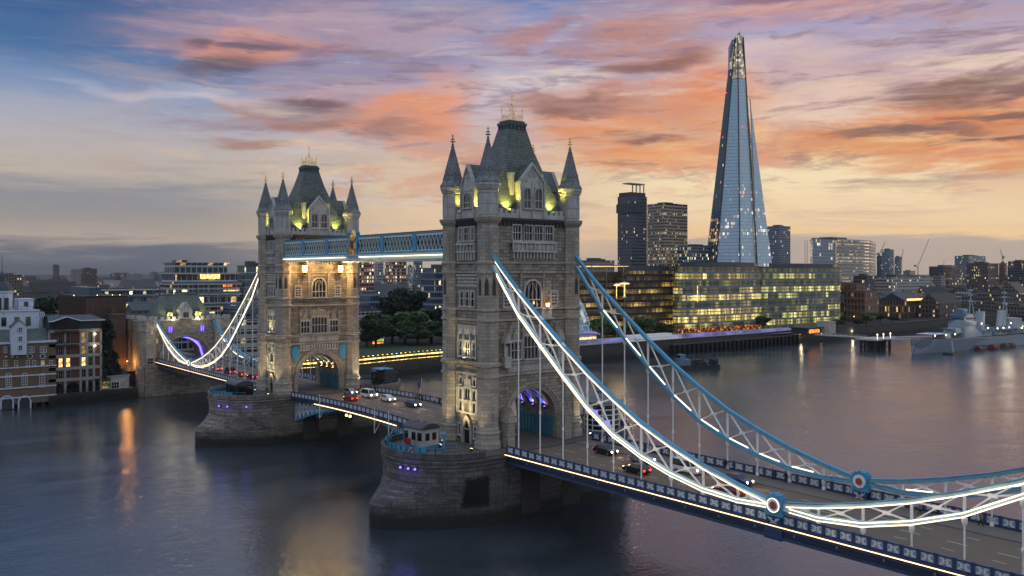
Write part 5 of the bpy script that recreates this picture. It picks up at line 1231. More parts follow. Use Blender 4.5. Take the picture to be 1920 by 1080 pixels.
# ------------------------------------------------------------------ trees
TREE = {}
def crown_mesh(key, h, r, n, mat, shape='round', seed=1):
    # leaf sprays scattered through uneven lobes
    rg = random.Random(seed); lobes = []
    if shape == 'round':
        for i in range(13):
            a = rg.uniform(0, 2 * PI); d = rg.uniform(.15, .72) * r; z = rg.uniform(.38, .86) * h; lobes.append((d * math.cos(a), d * math.sin(a), z, rg.uniform(.26, .46) * r * (1.15 - .45 * z / h)))
        lobes.append((0, 0, h * .8, r * .42))
    else:
        for i in range(16): z = h * (.08 + .88 * i / 16); rr = r * (.95 - .75 * (i / 16) ** 1.6); a = rg.uniform(0, 6.28); lobes.append((rr * .35 * math.cos(a), rr * .35 * math.sin(a), z, max(rr * .75, .5)))
    V = []; F = []
    for i in range(n):
        L = lobes[rg.randrange(len(lobes))]; 
        while True:
            p = Vector((rg.uniform(-1, 1), rg.uniform(-1, 1), rg.uniform(-1, 1)))
            if .25 < p.length < 1: break
        p = p.normalized() * (p.length ** .5); c = Vector(L[:3]) + Vector((p.x * L[3], p.y * L[3], p.z * L[3] * .8))
        s = rg.uniform(.35, .8) * (r / 7) ** .5; u = Vector((rg.gauss(0, 1), rg.gauss(0, 1), rg.gauss(0, 1))).normalized(); w = u.cross(Vector((rg.gauss(0, 1), rg.gauss(0, 1), rg.gauss(0, 1)))).normalized()
        b = len(V); V += [tuple(c - u * s), tuple(c + w * s * .55), tuple(c + u * s), tuple(c - w * s * .55)]; F.append((b, b + 1, b + 2, b + 3))
    me = bpy.data.meshes.new('crown'); me.from_pydata(V, [], F); me.materials.append(Mx[mat])
    t = MB(); t.tube((0, 0, 0), (0, .1, h * .35), r * .06, 8, r * .045)
    for k in range(6):
        a = k * 1.05 + rg.uniform(0, .5); t.tube((0, .1, h * (.25 + .02 * k)), (r * .45 * math.cos(a), r * .45 * math.sin(a), h * rg.uniform(.5, .75)), r * .03, 5, r * .008)
    t.tube((0, .1, h * .35), (0, 0, h * .8), r * .045, 6, r * .01)
    return me, t
def tree(x, y, z, h, r, label, mat='leaf_dark', n=3200, shape='round', var=0, group='trees on the south bank', s=1.0):
    key = (mat, n, shape, var)
    o = thing('tree' if shape == 'round' else 'poplar_tree', label, 'tree', (x, y, z), rnd.uniform(0, 6), group)
    if key not in TREE:
        me, t = crown_mesh(key, 10, 5 if shape == 'round' else 2.4, n, mat, shape, 3 + var * 11 + len(mat)); tr = t.build('trunk', Mx['bark'], o); TREE[key] = (me, tr.data)
    else:
        me, td = TREE[key]; tr = bpy.data.objects.new('trunk', td); COL.objects.link(tr); tr.parent = o
    me = TREE[key][0]; c = bpy.data.objects.new('crown', me); COL.objects.link(c); c.parent = o
    o.scale = (r / 5 if shape == 'round' else r / 2.4, r / 5 if shape == 'round' else r / 2.4, h / 10)
    return o
def gz(u, v, z):
    r = ray(u, v); return Vector((CX, CY, CZ)) + r * ((z - CZ) / r.z)
def tree_at(u, vb, vt, X, r, label, z0=6.4, **k):
    p = onX(u, vb, X); d = depth(p); h = zat(vt, d) - z0
    return tree(p.x, p.y, z0, h, r, label, **k)

# ------------------------------------------------------------------ building helpers
WC = {}
def wmesh(w, h, nx, nz, glass, frame, dep=.14, arch=0):
    key = (round(w, 2), round(h, 2), nx, nz, glass, frame, arch)
    if key in WC: return WC[key]
    f = MB(); g = MB(); fr = .09
    # window in the y-z plane, outward +x
    T = lambda a, z, o: (o, a, z)
    if arch:
        P = arcpts(0, w / 2, h - arch, arch, 8); fprism(g, T, [(-w / 2, 0), (w / 2, 0)] + P[::-1], -.03, .03)
        Q = arcpts(0, w / 2 + .12, h - arch, arch + .12, 8)
        for i in range(8): fprism(f, T, [P[i], P[i + 1], Q[i + 1], Q[i]], 0, dep)
    else: g.box(-.03, -w / 2, 0, .03, w / 2, h); f.box(0, -w / 2 - fr, h, dep, w / 2 + fr, h + fr)
    f.box(0, -w / 2 - fr, 0, dep, -w / 2, h - arch); f.box(0, w / 2, 0, dep, w / 2 + fr, h - arch); f.box(0, -w / 2 - fr * 2, -.14, dep + .08, w / 2 + fr * 2, 0)
    for i in range(1, nx): a = -w / 2 + w * i / nx; f.box(.02, a - .035, 0, dep * .7, a + .035, h - arch * .3)
    for i in range(1, nz): z = h * i / nz; f.box(.02, -w / 2, z - .035, dep * .7, w / 2, z + .035)
    a = f.build('window', Mx[frame]); b = g.build('pane', Mx[glass]); WC[key] = (a.data, b.data)
    bpy.data.objects.remove(a); bpy.data.objects.remove(b); return WC[key]
def fwin(root, x, y, z, w, h, nx=2, nz=2, glass='window_dark', frame='white_paint', rz=0.0, arch=0, name='window'):
    me, pm = wmesh(w, h, nx, nz, glass, frame, arch=arch); o = bpy.data.objects.new(name, me); p = bpy.data.objects.new('pane', pm)
    COL.objects.link(o); COL.objects.link(p); o.parent = root; p.parent = o
    o.location = Vector((x, y, z)) - root.location; o.rotation_euler = (0, 0, rz); return o
def YZ(u, v, X): p = onX(u, v, X); return p.y, p.z
def bx(mb, x0, y0, z0, x1, y1, z1): mb.box(x0, y0, z0, x1, y1, z1)
def local(root): return tuple(-c for c in root.location)

# gatehouse at the south end of the bridge
def gatehouse():
    X = -177.0; t = thing('gatehouse', 'turreted stone gatehouse with yellow-lit slate roof at the far end of the bridge', 'gatehouse', (X - 8, 0, 6)); off = local(t)
    B = lambda mb, n, m, p=t, **k: mb.build(n, Mx[m], p, off, **k)
    w = MB(); D0, D1 = X - 15, X
    for s in (-1, 1): w.box(D0, min(s * 8.2, s * 14.2), -1.5, D1, max(s * 8.2, s * 14.2), 24.2)
    P = arcpts(0, 8.2, 11, 7.6, 20)
    for p, q in zip(P, P[1:]):
        w.face([(D1, p[0], p[1]), (D1, q[0], q[1]), (D1, q[0], 24.2), (D1, p[0], 24.2)]); w.face([(D0, p[0], p[1]), (D0, q[0], q[1]), (D1, q[0], q[1]), (D1, p[0], p[1])])
    w.face([(D0, -8.2, 24.2), (D1, -8.2, 24.2), (D1, 8.2, 24.2), (D0, 8.2, 24.2)]); B(w, 'wall', 'granite')
    for s in (-1, 1):
        for x in (X - .3, X - 14.5): tu = MB(); tu.lathe([(3.3, -1.5), (3.3, 9), (2.7, 9.6), (2.6, 20.5), (3.0, 21.2), (3.0, 24.6), (2.7, 24.7)], 8, (x, s * 12.2), PI / 8); tt = B(tu, 'turret', 'granite_turret')
    for s in (-1, 1):
        for x in (X - .3, X - 14.5):
            bt = MB(); bt.lathe([(2.9, 24.3), (2.9, 24.62)], 8, (x, s * 12.2), PI / 8)
            for k in range(8): a = PI / 8 + 2 * PI * (k + .5) / 8; c = Vector((x + 2.6 * math.cos(a), s * 12.2 + 2.6 * math.sin(a), 25.1)); bt.box(c.x - .5, c.y - .5, 24.6, c.x + .5, c.y + .5, 25.7)
            B(bt, 'turret_battlement', 'portland')
    bt = MB()
    for k in range(9): y = -7.6 + k * 1.9; bt.box(X - .5, y - .55, 24.6, X + .25, y + .55, 25.6)
    bt.box(X - .6, -9, 24.2, X + .3, 9, 24.7); B(bt, 'battlement', 'portland')
    r = MB(); e, rz_ = 25.0, 32.6; a = [(X - 1.5, -9.2, e), (X - 1.5, 9.2, e), (X - 13.5, 9.2, e), (X - 13.5, -9.2, e)]; b = [(X - 6.5, -6.2, rz_), (X - 6.5, 6.2, rz_), (X - 8.5, 6.2, rz_), (X - 8.5, -6.2, rz_)]
    for k in range(4): r.face([a[k], a[(k + 1) % 4], b[(k + 1) % 4], b[k]])
    r.face(b); ro = B(r, 'roof', 'slate'); f = MB()
    for y in (-6.2, 6.2): f.tube((X - 7.5, y, 32.4), (X - 7.5, y, 35.5), .3, 6, .05)
    f.box(X - 8.6, -6.3, 32.5, X - 6.4, 6.3, 32.9); f.build('ridge_finial', Mx['lead'], ro, off)
    g = MB(); T = lambda a_, z, o: (X + .1 + o, a_, z); fprism(g, T, [(-2, 24.4), (2, 24.4), (2, 27.6), (0, 30.2), (-2, 27.6)], -4, .2); fprism(g, T, [(-2.3, 27.4), (-2, 27.4), (0, 29.9), (0, 30.6)], -.3, .5); fprism(g, T, [(2, 27.4), (2.3, 27.4), (0, 30.6), (0, 29.9)], -.3, .5)
    gd = B(g, 'dormer', 'portland'); 
    for s in (-1, 1):
        d = MB(); y = s * 4.6; d.box(X - 3.6, y - .9, 25, X - 1.4, y + .9, 27); d.face([(X - 1.3, y - 1, 27), (X - 1.3, y + 1, 27), (X - 4.2, y + 1, 28.4), (X - 4.2, y - 1, 28.4)]); B(d, 'small_dormer', 'lead')
    o = fwin(t, X + .32, 0, 25.2, 1.8, 1.7, 3, 1, frame='portland')
    av = MB()
    for r0, r1, oo in ((1.0, 1.05, .25), (1.05, 1.1, .5)):
        P = arcpts(0, 8.2 * r0, 11, 7.6 * r0, 20); Q = arcpts(0, 8.2 * r1, 11, 7.6 * r1, 20)
        for i in range(20): fprism(av, T, [P[i], P[i + 1], Q[i + 1], Q[i]][::-1], -.1, oo)
    B(av, 'archivolt', 'granite_turret')
    for y in (-8.9, 8.9): flood(X - 6, y, 25.0, X - 6.5, y * .86, 31, 3200, YEL, 125, 'yellow floodlight at the %s hip of the gatehouse roof' % ('left' if y < 0 else 'right'), 'gatehouse floodlights')
    for y, z in ((-11.6, 20.2), (-10.0, 17.2)): fwin(t, X + 2.4 + (.05 if y > -11 else -.0), y, z, .6, 1.6, 1, 1, 'window_lit_dim', 'portland')
    for y in (-13.2,): fwin(t, X + 2.8, -12.2, 10.5, 1.6, 1.8, 2, 2, frame='portland')
    for y in (-5.0, 5.6): 
        q = MB()
        for dy in (-.35, .35): q.box(X + .06, y + dy - .14, 20.4, X + .2, y + dy + .14, 22.2)
        q.box(X + .06, y - .45, 21.1, X + .2, y + .45, 21.3); B(q, 'blue_window', 'lamp_purple')
    for y in (-5.4, -3.9, 4.0, 5.5): flood(X - .75, y, 24.75, X - 2.2, y * 1.1, 31, 2600, YEL, 125, 'yellow floodlight behind the gatehouse battlements, %s' % {-5.4: 'by the left turret', -3.9: 'left of the gable', 4.0: 'right of the gable', 5.5: 'by the right turret'}[y], 'gatehouse floodlights')
    for y in (-4.4, 4.0):
        l = MB(); l.ball((X + .9, y, 24.6), .35, 8, 5); o = B(l, 'wall_lamp', 'lamp_white'); lamp('POINT', Vector((X + 1.6, y, 24.9)) - t.location, 260, (1, .8, .45), t, r=.3)
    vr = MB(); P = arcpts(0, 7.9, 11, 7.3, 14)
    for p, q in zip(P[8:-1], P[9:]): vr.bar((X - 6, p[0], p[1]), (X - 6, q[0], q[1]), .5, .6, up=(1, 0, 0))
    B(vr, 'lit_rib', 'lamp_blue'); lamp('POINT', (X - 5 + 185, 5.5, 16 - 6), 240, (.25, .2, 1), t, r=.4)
    lamp('POINT', (X - 9 + 185, -2, 14 - 6), 420, (1, .6, .25), t, r=.5)
    ab = MB(); ab.box(X - 1, -14, -2, X + 3.2, 14, 9.2); ab.box(X - 1, -14.3, 9.2, X + 3.4, 14.3, 9.8); B(ab, 'abutment', 'granite')
gatehouse()

# ---- riverside buildings left of the bridge
def brewhouse():
    X = -171.2; y0, _ = YZ(-40, 700, X); y1, _ = YZ(105, 700, X); zt = YZ(60, 640, X)[1]
    t = thing('brick_warehouse', 'yellow brick riverside warehouse with round windows and white bands at the left edge', 'warehouse', (X - 8, (y0 + y1) / 2, 3)); off = local(t)
    B = lambda mb, n, m, p=t: mb.build(n, Mx[m], p, off)
    w = MB(); w.box(X - 18, y0, 1.4, X, y1, zt); B(w, 'wall', 'yellow_brick')
    b = MB()
    for v in (688, 704, 726, 744): z = YZ(50, v, X)[1]; b.box(X - .1, y0 - .1, z - .18, X + .22, y1 + .1, z + .18)
    b.box(X - .1, y0 - .1, zt - .5, X + .35, y1 + .15, zt + .15); B(b, 'stone_band', 'white_board')
    p = MB()
    for k in range(9): y = y0 + (k + .5) * (y1 - y0) / 9; p.box(X - 1.2, y - .45, -1.5, X - .2, y + .45, 1.45)
    p.box(X - 17, y0 + .2, -1, X - 2.2, y1 - .2, 1.4); B(p, 'river_piles', 'river_wall')
    r = MB(); r.face([(X + .3, y0, zt + .1), (X + .3, y1, zt + .1), (X - 7, y1, zt + 3.4), (X - 7, y0, zt + 3.4)]); r.face([(X - 7, y0, zt + 3.4), (X - 7, y1, zt + 3.4), (X - 18, y1, zt), (X - 18, y0, zt)]); r.face([(X + .3, y1, zt + .1), (X - 18, y1, zt), (X - 7, y1, zt + 3.4)]); B(r, 'roof', 'slate')
    for u in (16, 46, 79):
        y, z = YZ(u, 726, X); fwin(t, X, y, z + .2, 1.3, 3.9, 3, 6, arch=.65); 
    for u in (10, 30, 52, 64, 80, 96): y, z = YZ(u, 688, X); fwin(t, X, y, z + .4, .8, 1.5, 2, 2, glass='window_lit_dim' if u == 80 else 'window_dark')
    for u in (10, 55, 61, 78, 84): y, z = YZ(u, 655, X); fwin(t, X, y, z - .8, .7, 1.5, 2, 2)
    for u in (56, 80):
        y, z = YZ(u, 668, X); q = MB(); g = MB()
        g.tube((X - .05, y, z), (X + .05, y, z), .62, 16); 
        for k in range(16): a, c = 2 * PI * k / 16, 2 * PI * (k + 1) / 16; q.bar((X + .08, y + .7 * math.cos(a), z + .7 * math.sin(a)), (X + .08, y + .7 * math.cos(c), z + .7 * math.sin(c)), .2, .22, up=(1, 0, 0))
        q.bar((X + .08, y - .6, z), (X + .08, y + .6, z), .07); o = B(q, 'round_window', 'white_board'); g.build('pane', Mx['window_dark'], o, off)
    for u in (13, 46):
        y, z = YZ(u, 752, X); q = MB(); T = lambda a, zz, o: (X + o, y + a, zz); P = arcpts(0, 1.4, z, 1.3, 12); Q = arcpts(0, 1.75, z, 1.65, 12)
        for i in range(12): fprism(q, T, [P[i], P[i + 1], Q[i + 1], Q[i]], 0, .3)
        for s in (-1, 1): q.box(X, y + s * 1.58 - .18, z - 2.4, X + .3, y + s * 1.58 + .18, z)
        o = B(q, 'water_arch', 'white_board'); g = MB(); fprism(g, T, [(-1.4, z - 2.4), (1.4, z - 2.4), (1.4, z)] + P[::-1][1:], 0, .06); g.build('arch_opening', Mx['window_dark'], o, off)
    for u in (11, 23, 32): y, z = YZ(u, 669, X); q = MB(); q.ball((X + .5, y, z), .35, 8, 4, .6); q.bar((X, y, z + .2), (X + .5, y, z + .2), .08); B(q, 'wall_lamp', 'white_paint')
    # white boarded hoist tower hanging on the front
    t2 = thing('hoist_tower', 'white weatherboard hoist tower projecting from the yellow brick warehouse', 'hoist tower', (X + 1.2, YZ(36, 640, X)[0], YZ(30, 666, X)[1])); off2 = local(t2)
    a0, zb = YZ(22, 666, X + 2.4); a1, _ = YZ(50, 666, X + 2.4); zt2 = YZ(36, 612, X + 2.4)[1]; ap = YZ(36, 600, X + 2.4)[1]
    w = MB(); w.prism([(X - 1, a0), (X + 2.4, a0), (X + 2.4, a1), (X - 1, a1)], zb, zt2, bottom=True)
    T = lambda a, zz, o: (X + 2.4 + o, a, zz); fprism(w, T, [(a0, zt2), (a1, zt2), ((a0 + a1) / 2, ap)], -3.4, 0)
    for k in range(12): z = zb + (zt2 - zb) * k / 12; w.box(X - 1, a0 - .05, z, X + 2.46, a1 + .05, z + .1)
    w.build('wall', Mx['white_board'], t2, off2); r = MB(); m_ = (a0 + a1) / 2
    for s, e in ((a0 - .4, 1), (a1 + .4, -1)): r.face([(X + 2.8, s, zt2 - .3), (X + 2.8, m_, ap + .15), (X - 1.4, m_, ap + .15), (X - 1.4, s, zt2 - .3)][::e])
    r.build('roof', Mx['slate_plain'], t2, off2)
    for v in (618, 635, 652): y, z = YZ(38, v, X + 2.4); fwin(t2, X + 2.47, y, z - .6, .9, 1.2, 2, 2, frame='white_board')
    # domed lantern house and its wing
    X3 = X - 14; y, z = YZ(4, 560, X3); zl = YZ(4, 546, X3)[1]; zd = YZ(4, 527, X3)[1]; rr = (YZ(25, 546, X3)[0] - YZ(-16, 546, X3)[0]) / 2
    t3 = thing('domed_house', 'white octagonal lantern house under a grey lead dome at the left edge', 'domed house', (X3, y, 6)); off3 = local(t3)
    w = MB(); w.lathe([(rr, 6), (rr, zl)], 8, (X3, y), PI / 8); w.lathe([(rr + .3, zl - .5), (rr + .5, zl), (rr + .2, zl + .1)], 8, (X3, y), PI / 8); zb = YZ(4, 583, X3)[1]; w.box(X3 - 6, y - 12, 6, X3 + 6.5, y + 9, zb); w.box(X3 - 6, y - 12, zb, X3 + 6.8, y + 9.3, zb + .3); w.build('wall', Mx['white_board'], t3, off3)
    d = MB(); d.lathe([((rr + .2) * math.cos(a) ** .75 + .01, zl + (zd - zl) * math.sin(a)) for a in [i * PI / 2 / 8 for i in range(9)]], 8, (X3, y), PI / 8); d.lathe([(.8, zd - .3), (.8, zd + 1.6), (.9, zd + 1.7), (.1, zd + 3.2)], 8, (X3, y)); d.tube((X3, y, zd + 3), (X3, y, zd + 8), .08, 6); d.build('dome', Mx['lead'], t3, off3)
    for dy in (-2.0, 1.2): fwin(t3, X3 + rr * math.cos(PI / 8) + .03, y + dy * .6, zb + .6, 1.1, 3.4, 2, 4, frame='black_metal')
    for dy in (-3, -.5, 3.0, 6.0): fwin(t3, X3 + 6.5, y + dy, zb - 4.2, 1.1, 2.4, 2, 3, frame='black_metal')
    q = MB(); railing(q, [(X3 + 6.4, y - 10, zb + .3), (X3 + 6.4, y + 9, zb + .3)], 1.2, 1.5); q.build('roof_rail', Mx['black_metal'], t3, off3)
    X4 = X - 12; a0, _ = YZ(35, 600, X4); a1, _ = YZ(63, 600, X4); z4 = YZ(50, 562, X4)[1]
    t4 = thing('boarded_house', 'tall narrow white house right of the domed lantern house, three small windows', 'house', (X4, (a0 + a1) / 2, 6)); off4 = local(t4)
    w = MB(); w.box(X4 - 7, a0, 6, X4, a1, z4); w.box(X4 - 7.2, a0 - .15, z4, X4 + .2, a1 + .15, z4 + .35); 
    for k in range(3): z = z4 - 3.2 * k - 3.0; w.box(X4 - 7.05, a0 - .06, z, X4 + .06, a1 + .06, z + .12)
    w.build('wall', Mx['white_board'], t4, off4)
    for v in (570, 587, 605): yy, z = YZ(49, v, X4); fwin(t4, X4, yy, z - .6, .95, 1.25, 2, 2, frame='black_metal')
    # glazed stair roof between white house and the red apartments
    X5 = X - 9; a0, z0 = YZ(64, 622, X5); a1, _ = YZ(92, 622, X5); z1 = YZ(64, 586, X5)[1]
    t5 = thing('glasshouse', 'steel and glass sloping roof between the white house and the red apartments', 'glass roof', (X5, (a0 + a1) / 2, 6)); off5 = local(t5)
    w = MB(); w.box(X5 - 6, a0, 6, X5, a1, z0); w.build('wall', Mx['brown_brick'], t5, off5)
    g = MB(); g.face([(X5, a0, z0), (X5, a1, z0), (X5 - 4, a1 - .8, z1), (X5 - 4, a0 + .3, z1)]); g.face([(X5, a1, z0), (X5 - 8, a1, z0), (X5 - 4, a1 - .8, z1)]); g.build('glazing', Mx['glass_blue'], t5, off5); f = MB()
    for k in range(7): q = k / 6; f.bar((X5 + .04, a0 + (a1 - a0) * q, z0), (X5 - 3.96, a0 + .3 + (a1 - a0 - 1.1) * q, z1), .12)
    for q in (0, .33, .66, 1): f.bar((X5 + .05 - 4 * q, a0 + .3 * q, z0 + (z1 - z0) * q), (X5 + .05 - 4 * q, a1 - .8 * q, z0 + (z1 - z0) * q), .12)
    f.build('frame', Mx['white_board'], t5, off5)
plain('glass_blue', '#3b5560', .12, var=.2, bs=.02, spec=.9)
brewhouse()

def red_apartments():
    X = -171.5; y0, zb = YZ(92, 752, X); y1, _ = YZ(189, 752, X); t = thing('apartment_block', 'dark red brick apartments with pale concrete bands and arcaded ground floor', 'apartment block', (X - 7, (y0 + y1) / 2, 3)); off = local(t)
    B = lambda mb, n, m, p=t: mb.build(n, Mx[m], p, off)
    ze = YZ(140, 622, X)[1]; w = MB(); w.box(X - 15, y0, 3, X, y1, ze); B(w, 'wall', 'red_brick')
    b = MB(); lv = [YZ(140, v, X)[1] for v in (620, 646, 667, 690, 711)]
    for z in lv: b.box(X - .1, y0 - .12, z - .45, X + .3, y1 + .12, z + .45); b.box(X - 15, y1 - .1, z - .45, X + .3, y1 + .2, z + .45)
    cols = [YZ(u, 690, X)[0] for u in (92, 122, 151, 163, 176, 189)]
    for y in cols: b.box(X - .05, y - .3, 3, X + .26, y + .3, lv[0])
    B(b, 'concrete_frame', 'concrete')
    z5 = lv[-1]; T = lambda a, z, o: (X + o, a, z); ar = MB(); ops = MB()
    for a, c in zip(cols[:-1] + [], cols[1:]):
        P = arcpts((a + c) / 2, (c - a) / 2 - .45, z5 - 2.2, 1.2, 10); fprism(ops, T, [(P[0][0], zb + .6), (P[-1][0], zb + .6)] + P[::-1], .0, .08)
    B(ops, 'arcade_opening', 'window_dark')
    for (u0, u1, nx) in ((110, 117, 2), (124, 131, 2), (153, 160, 2), (167, 173, 2)):
        for k in range(4):
            ya, yb = YZ(u0, 690, X)[0], YZ(u1, 690, X)[0]; hz = lv[k] - lv[k + 1] - 1.2
            lit = (k == 2 and u0 < 160); fwin(t, X, (ya + yb) / 2, lv[k + 1] + .55, yb - ya, hz, nx, 2, 'window_lit' if lit else ('window_lit_dim' if u0 == 153 and k < 2 else 'window_dark'), 'concrete')
    # penthouse storey with gable balcony
    p = MB(); p.box(X - 13, y0 + .3, ze, X - 1.2, y1 - .5, ze + 3.4); B(p, 'penthouse', 'slate_plain')
    r = MB(); za = ze + 3.4; ym = YZ(124, 600, X)[0]; zr = YZ(150, 590, X - 7)[1]
    r.face([(X + .5, y0 - .3, za), (X + .5, y1 + 1.2, za), (X - 7, y1 - 1.2, zr), (X - 7, y0 + .6, zr)]); r.face([(X - 7, y0 + .6, zr), (X - 7, y1 - 1.2, zr), (X - 15, y1 + 1, za), (X - 15, y0, za)]); r.face([(X + .5, y1 + 1.2, za), (X - 15, y1 + 1, za), (X - 7, y1 - 1.2, zr)])
    zg = YZ(124, 594, X + 1)[1]
    for s in (-1, 1): r.face([(X + 1.0, ym, zg), (X + 1.0, ym + s * 4.2, za - .1), (X - 6, ym + s * 4.2, za - .1), (X - 6, ym, zg)][::-s])
    ro = B(r, 'roof', 'slate_plain'); e = MB(); e.bar((X + .55, y0 - .3, za), (X + .55, ym - 4, za), .3); e.bar((X + .55, ym + 4, za), (X + .55, y1 + 1.2, za), .3)
    for s in (-1, 1): e.bar((X + 1.05, ym, zg), (X + 1.05, ym + s * 4.2, za - .1), .32)
    e.build('barge_board', Mx['white_board'], ro, off); g = MB(); fprism(g, lambda a, z, o: (X + .2 + o, ym + a, z), [(-3.2, ze + .2), (3.2, ze + .2), (3.2, za), (0, zg - .6), (-3.2, za)], -.2, 0); B(g, 'gable_glazing', 'window_dark')
    bl = MB()
    for k in (0, 1): z = lv[k] + .0; bl.box(X, ym - 3.4, z - .2, X + 1.3, ym + 3.4, z); railing(bl, [(X + 1.2, ym - 3.3, z), (X + 1.2, ym + 3.3, z)], 1.1, .6)
    B(bl, 'balcony', 'black_metal')
    for v in (626, 648): y, z = YZ(177, v, X); q = MB(); q.ball((X + .6, y, z), .3, 8, 5); B(q, 'wall_lamp', 'lamp_white'); lamp('POINT', Vector((X + 1.2, y, z)) - t.location, 70, (1, .9, .6), t, r=.3)
    # quay wall fence
    lo = MB(); y2 = YZ(258, 735, X)[0]; lo.box(X - .3, y0, -1.5, X + .45, y2, 3.5); lo.bar((X + .3, y0, 4.5), (X + .3, y2, 4.5), .08)
    k = y0
    while k < y2: lo.bar((X + .3, k, 3.4), (X + .3, k, 4.55), .08); lo.bar((X + .5, k, -1), (X + .5, k, 3.3), .3) if int(k * 2) % 3 == 0 else None; k += 1.5
    tag(lo.build('quay_fence', Mx['river_wall']), 'low dark quay wall with thin railing below the red apartments', 'fence')
    X2 = -175.5; a0, _ = YZ(186, 730, X2); a1, _ = YZ(242, 730, X2); zz = YZ(210, 706, X2)[1]
    t2 = thing('quayside_house', 'low pale quayside house between the dark tree and the gatehouse', 'house', (X2, (a0 + a1) / 2, 3.2)); w = MB(); w.box(X2 - 8, a0, 3.2, X2, a1, zz); w.box(X2 - 8.2, a0 - .2, zz, X2 + .3, a1 + .2, zz + .3); w.build('wall', Mx['pale_concrete'], t2, local(t2))
    r = MB(); r.face([(X2 + .3, a0, zz + .3), (X2 + .3, a1, zz + .3), (X2 - 4, a1 - 1, zz + 2), (X2 - 4, a0 + 1, zz + 2)]); r.face([(X2 - 4, a0 + 1, zz + 2), (X2 - 4, a1 - 1, zz + 2), (X2 - 8, a1, zz + .3), (X2 - 8, a0, zz + .3)]); r.build('roof', Mx['slate_plain'], t2, local(t2))
    for u in (196, 216): y, z = YZ(u, 728, X2); fwin(t2, X2, y, z, 2.2, 2.0, 3, 2, glass='window_lit_dim' if u == 196 else 'window_dark')
    # street lamps with orange light in the lane
    for u, v, lb in ((237, 676, 'orange street lamp at the foot of the tall brown warehouse'), (240, 700, 'orange street lamp beside the gatehouse turret')):
        P = onX(u, v, -186.0); s = thing('street_lamp', lb, 'street lamp', (P.x, P.y, 6.4), 0, 'orange lane lamps'); m = MB(); h = P.z - 6.4; m.tube((0, 0, 0), (0, 0, h), .1, 6, .06); m.bar((0, 0, h), (.9, 0, h), .07); m.build('pole', Mx['black_metal'], s); g = MB(); g.ball((.9, 0, h - .1), .28, 8, 5); g.build('lamp_head', Mx['orange_glow'], s); lamp('POINT', (1.3, 0, h - .5), 1400, (1, .42, .1), s, r=.4)
red_apartments()
facade('fins_brown', 40, .9, .14, .0, '#17130f', '#3a3029', .0, roof='#3b332c')
facade('wh_brown', 4.2, 2.6, .3, .3, '#15171a', '#66503d', .06, ('#ffb060', '#ffd890'), 1.0)
def long_warehouse():
    X = -196; y0, _ = YZ(160, 650, X); y1, _ = YZ(236, 650, X); zt = YZ(200, 558, X)[1]
    t = thing('fin_clad_building', 'long brown building clad in vertical fins behind the dark tree', 'building', (X - 15, (y0 + y1) / 2, 6)); off = local(t)
    w = MB(); w.box(X - 40, y0, 6, X, y1, zt); w.box(X - 40.4, y0 - .4, zt, X + .4, y1 + .4, zt + .6); w.build('wall', Mx['fins_brown'], t, off)
    f = MB(); n = 34
    for k in range(n): y = y0 + (k + .5) * (y1 - y0) / n; f.box(X, y - .14, 12, X + .6, y + .14, zt)
    for k in range(24): x = X - 40 + (k + .5) * 40 / 24; f.box(x - .14, y0 - .5, 12, x + .14, y0, zt)
    f.build('fin', Mx['brown_brick'], t, off)
    p = MB(); p.box(X - 36, y0 + 3, zt + .6, X - 8, y1 - 6, zt + 3.4); p.build('roof_plant', Mx['glass_blue'], t, off)
    l = MB()
    for k in (0, 1, 3, 6): l = MB(); l.ball((X + .3, y1 - 2 - k * 2.4, zt + .9), .13, 6, 4); l.build('roof_lamp', Mx['lamp_warm'], t, off)
    X2 = -188; a0, _ = YZ(212, 690, X2); a1, _ = YZ(236, 690, X2); z2 = YZ(225, 592, X2)[1]
    t2 = thing('tall_brick_wall_house', 'plain tan side wall of a tall brick house lit orange from the lane', 'house', (X2, (a0 + a1) / 2, 6)); w = MB(); w.box(X2 - 12, a0, 6, X2, a1, z2); w.box(X2 - 12.2, a0 - .2, z2, X2 + .2, a1 + .2, z2 + .5); w.build('wall', Mx['brown_brick'], t2, local(t2)); q = MB(); q.box(X2 - 8, a0 + 1, z2 + .5, X2 - 5, a0 + 2, z2 + 2.4); q.build('chimney', Mx['brown_brick'], t2, local(t2))
    X3 = -192; a0, _ = YZ(236, 690, X3); a1, _ = YZ(262, 690, X3); z3 = YZ(245, 600, X3)[1]
    t3 = thing('lane_warehouse', 'brick warehouse with tall window bays glowing orange beside the gatehouse turret', 'warehouse', (X3, (a0 + a1) / 2, 6)); w = MB(); w.box(X3 - 20, a0, 6, X3, a1, z3); w.box(X3 - 20.2, a0 - .2, z3, X3 + .3, a1 + .2, z3 + .6); w.build('wall', Mx['wh_brown'], t3, local(t3)); q = MB()
    for k in range(5): y = a0 + (k + .5) * (a1 - a0) / 5; q.box(X3, y - .3, 6, X3 + .5, y + .3, z3)
    q.build('pilaster', Mx['brown_brick'], t3, local(t3))
long_warehouse()

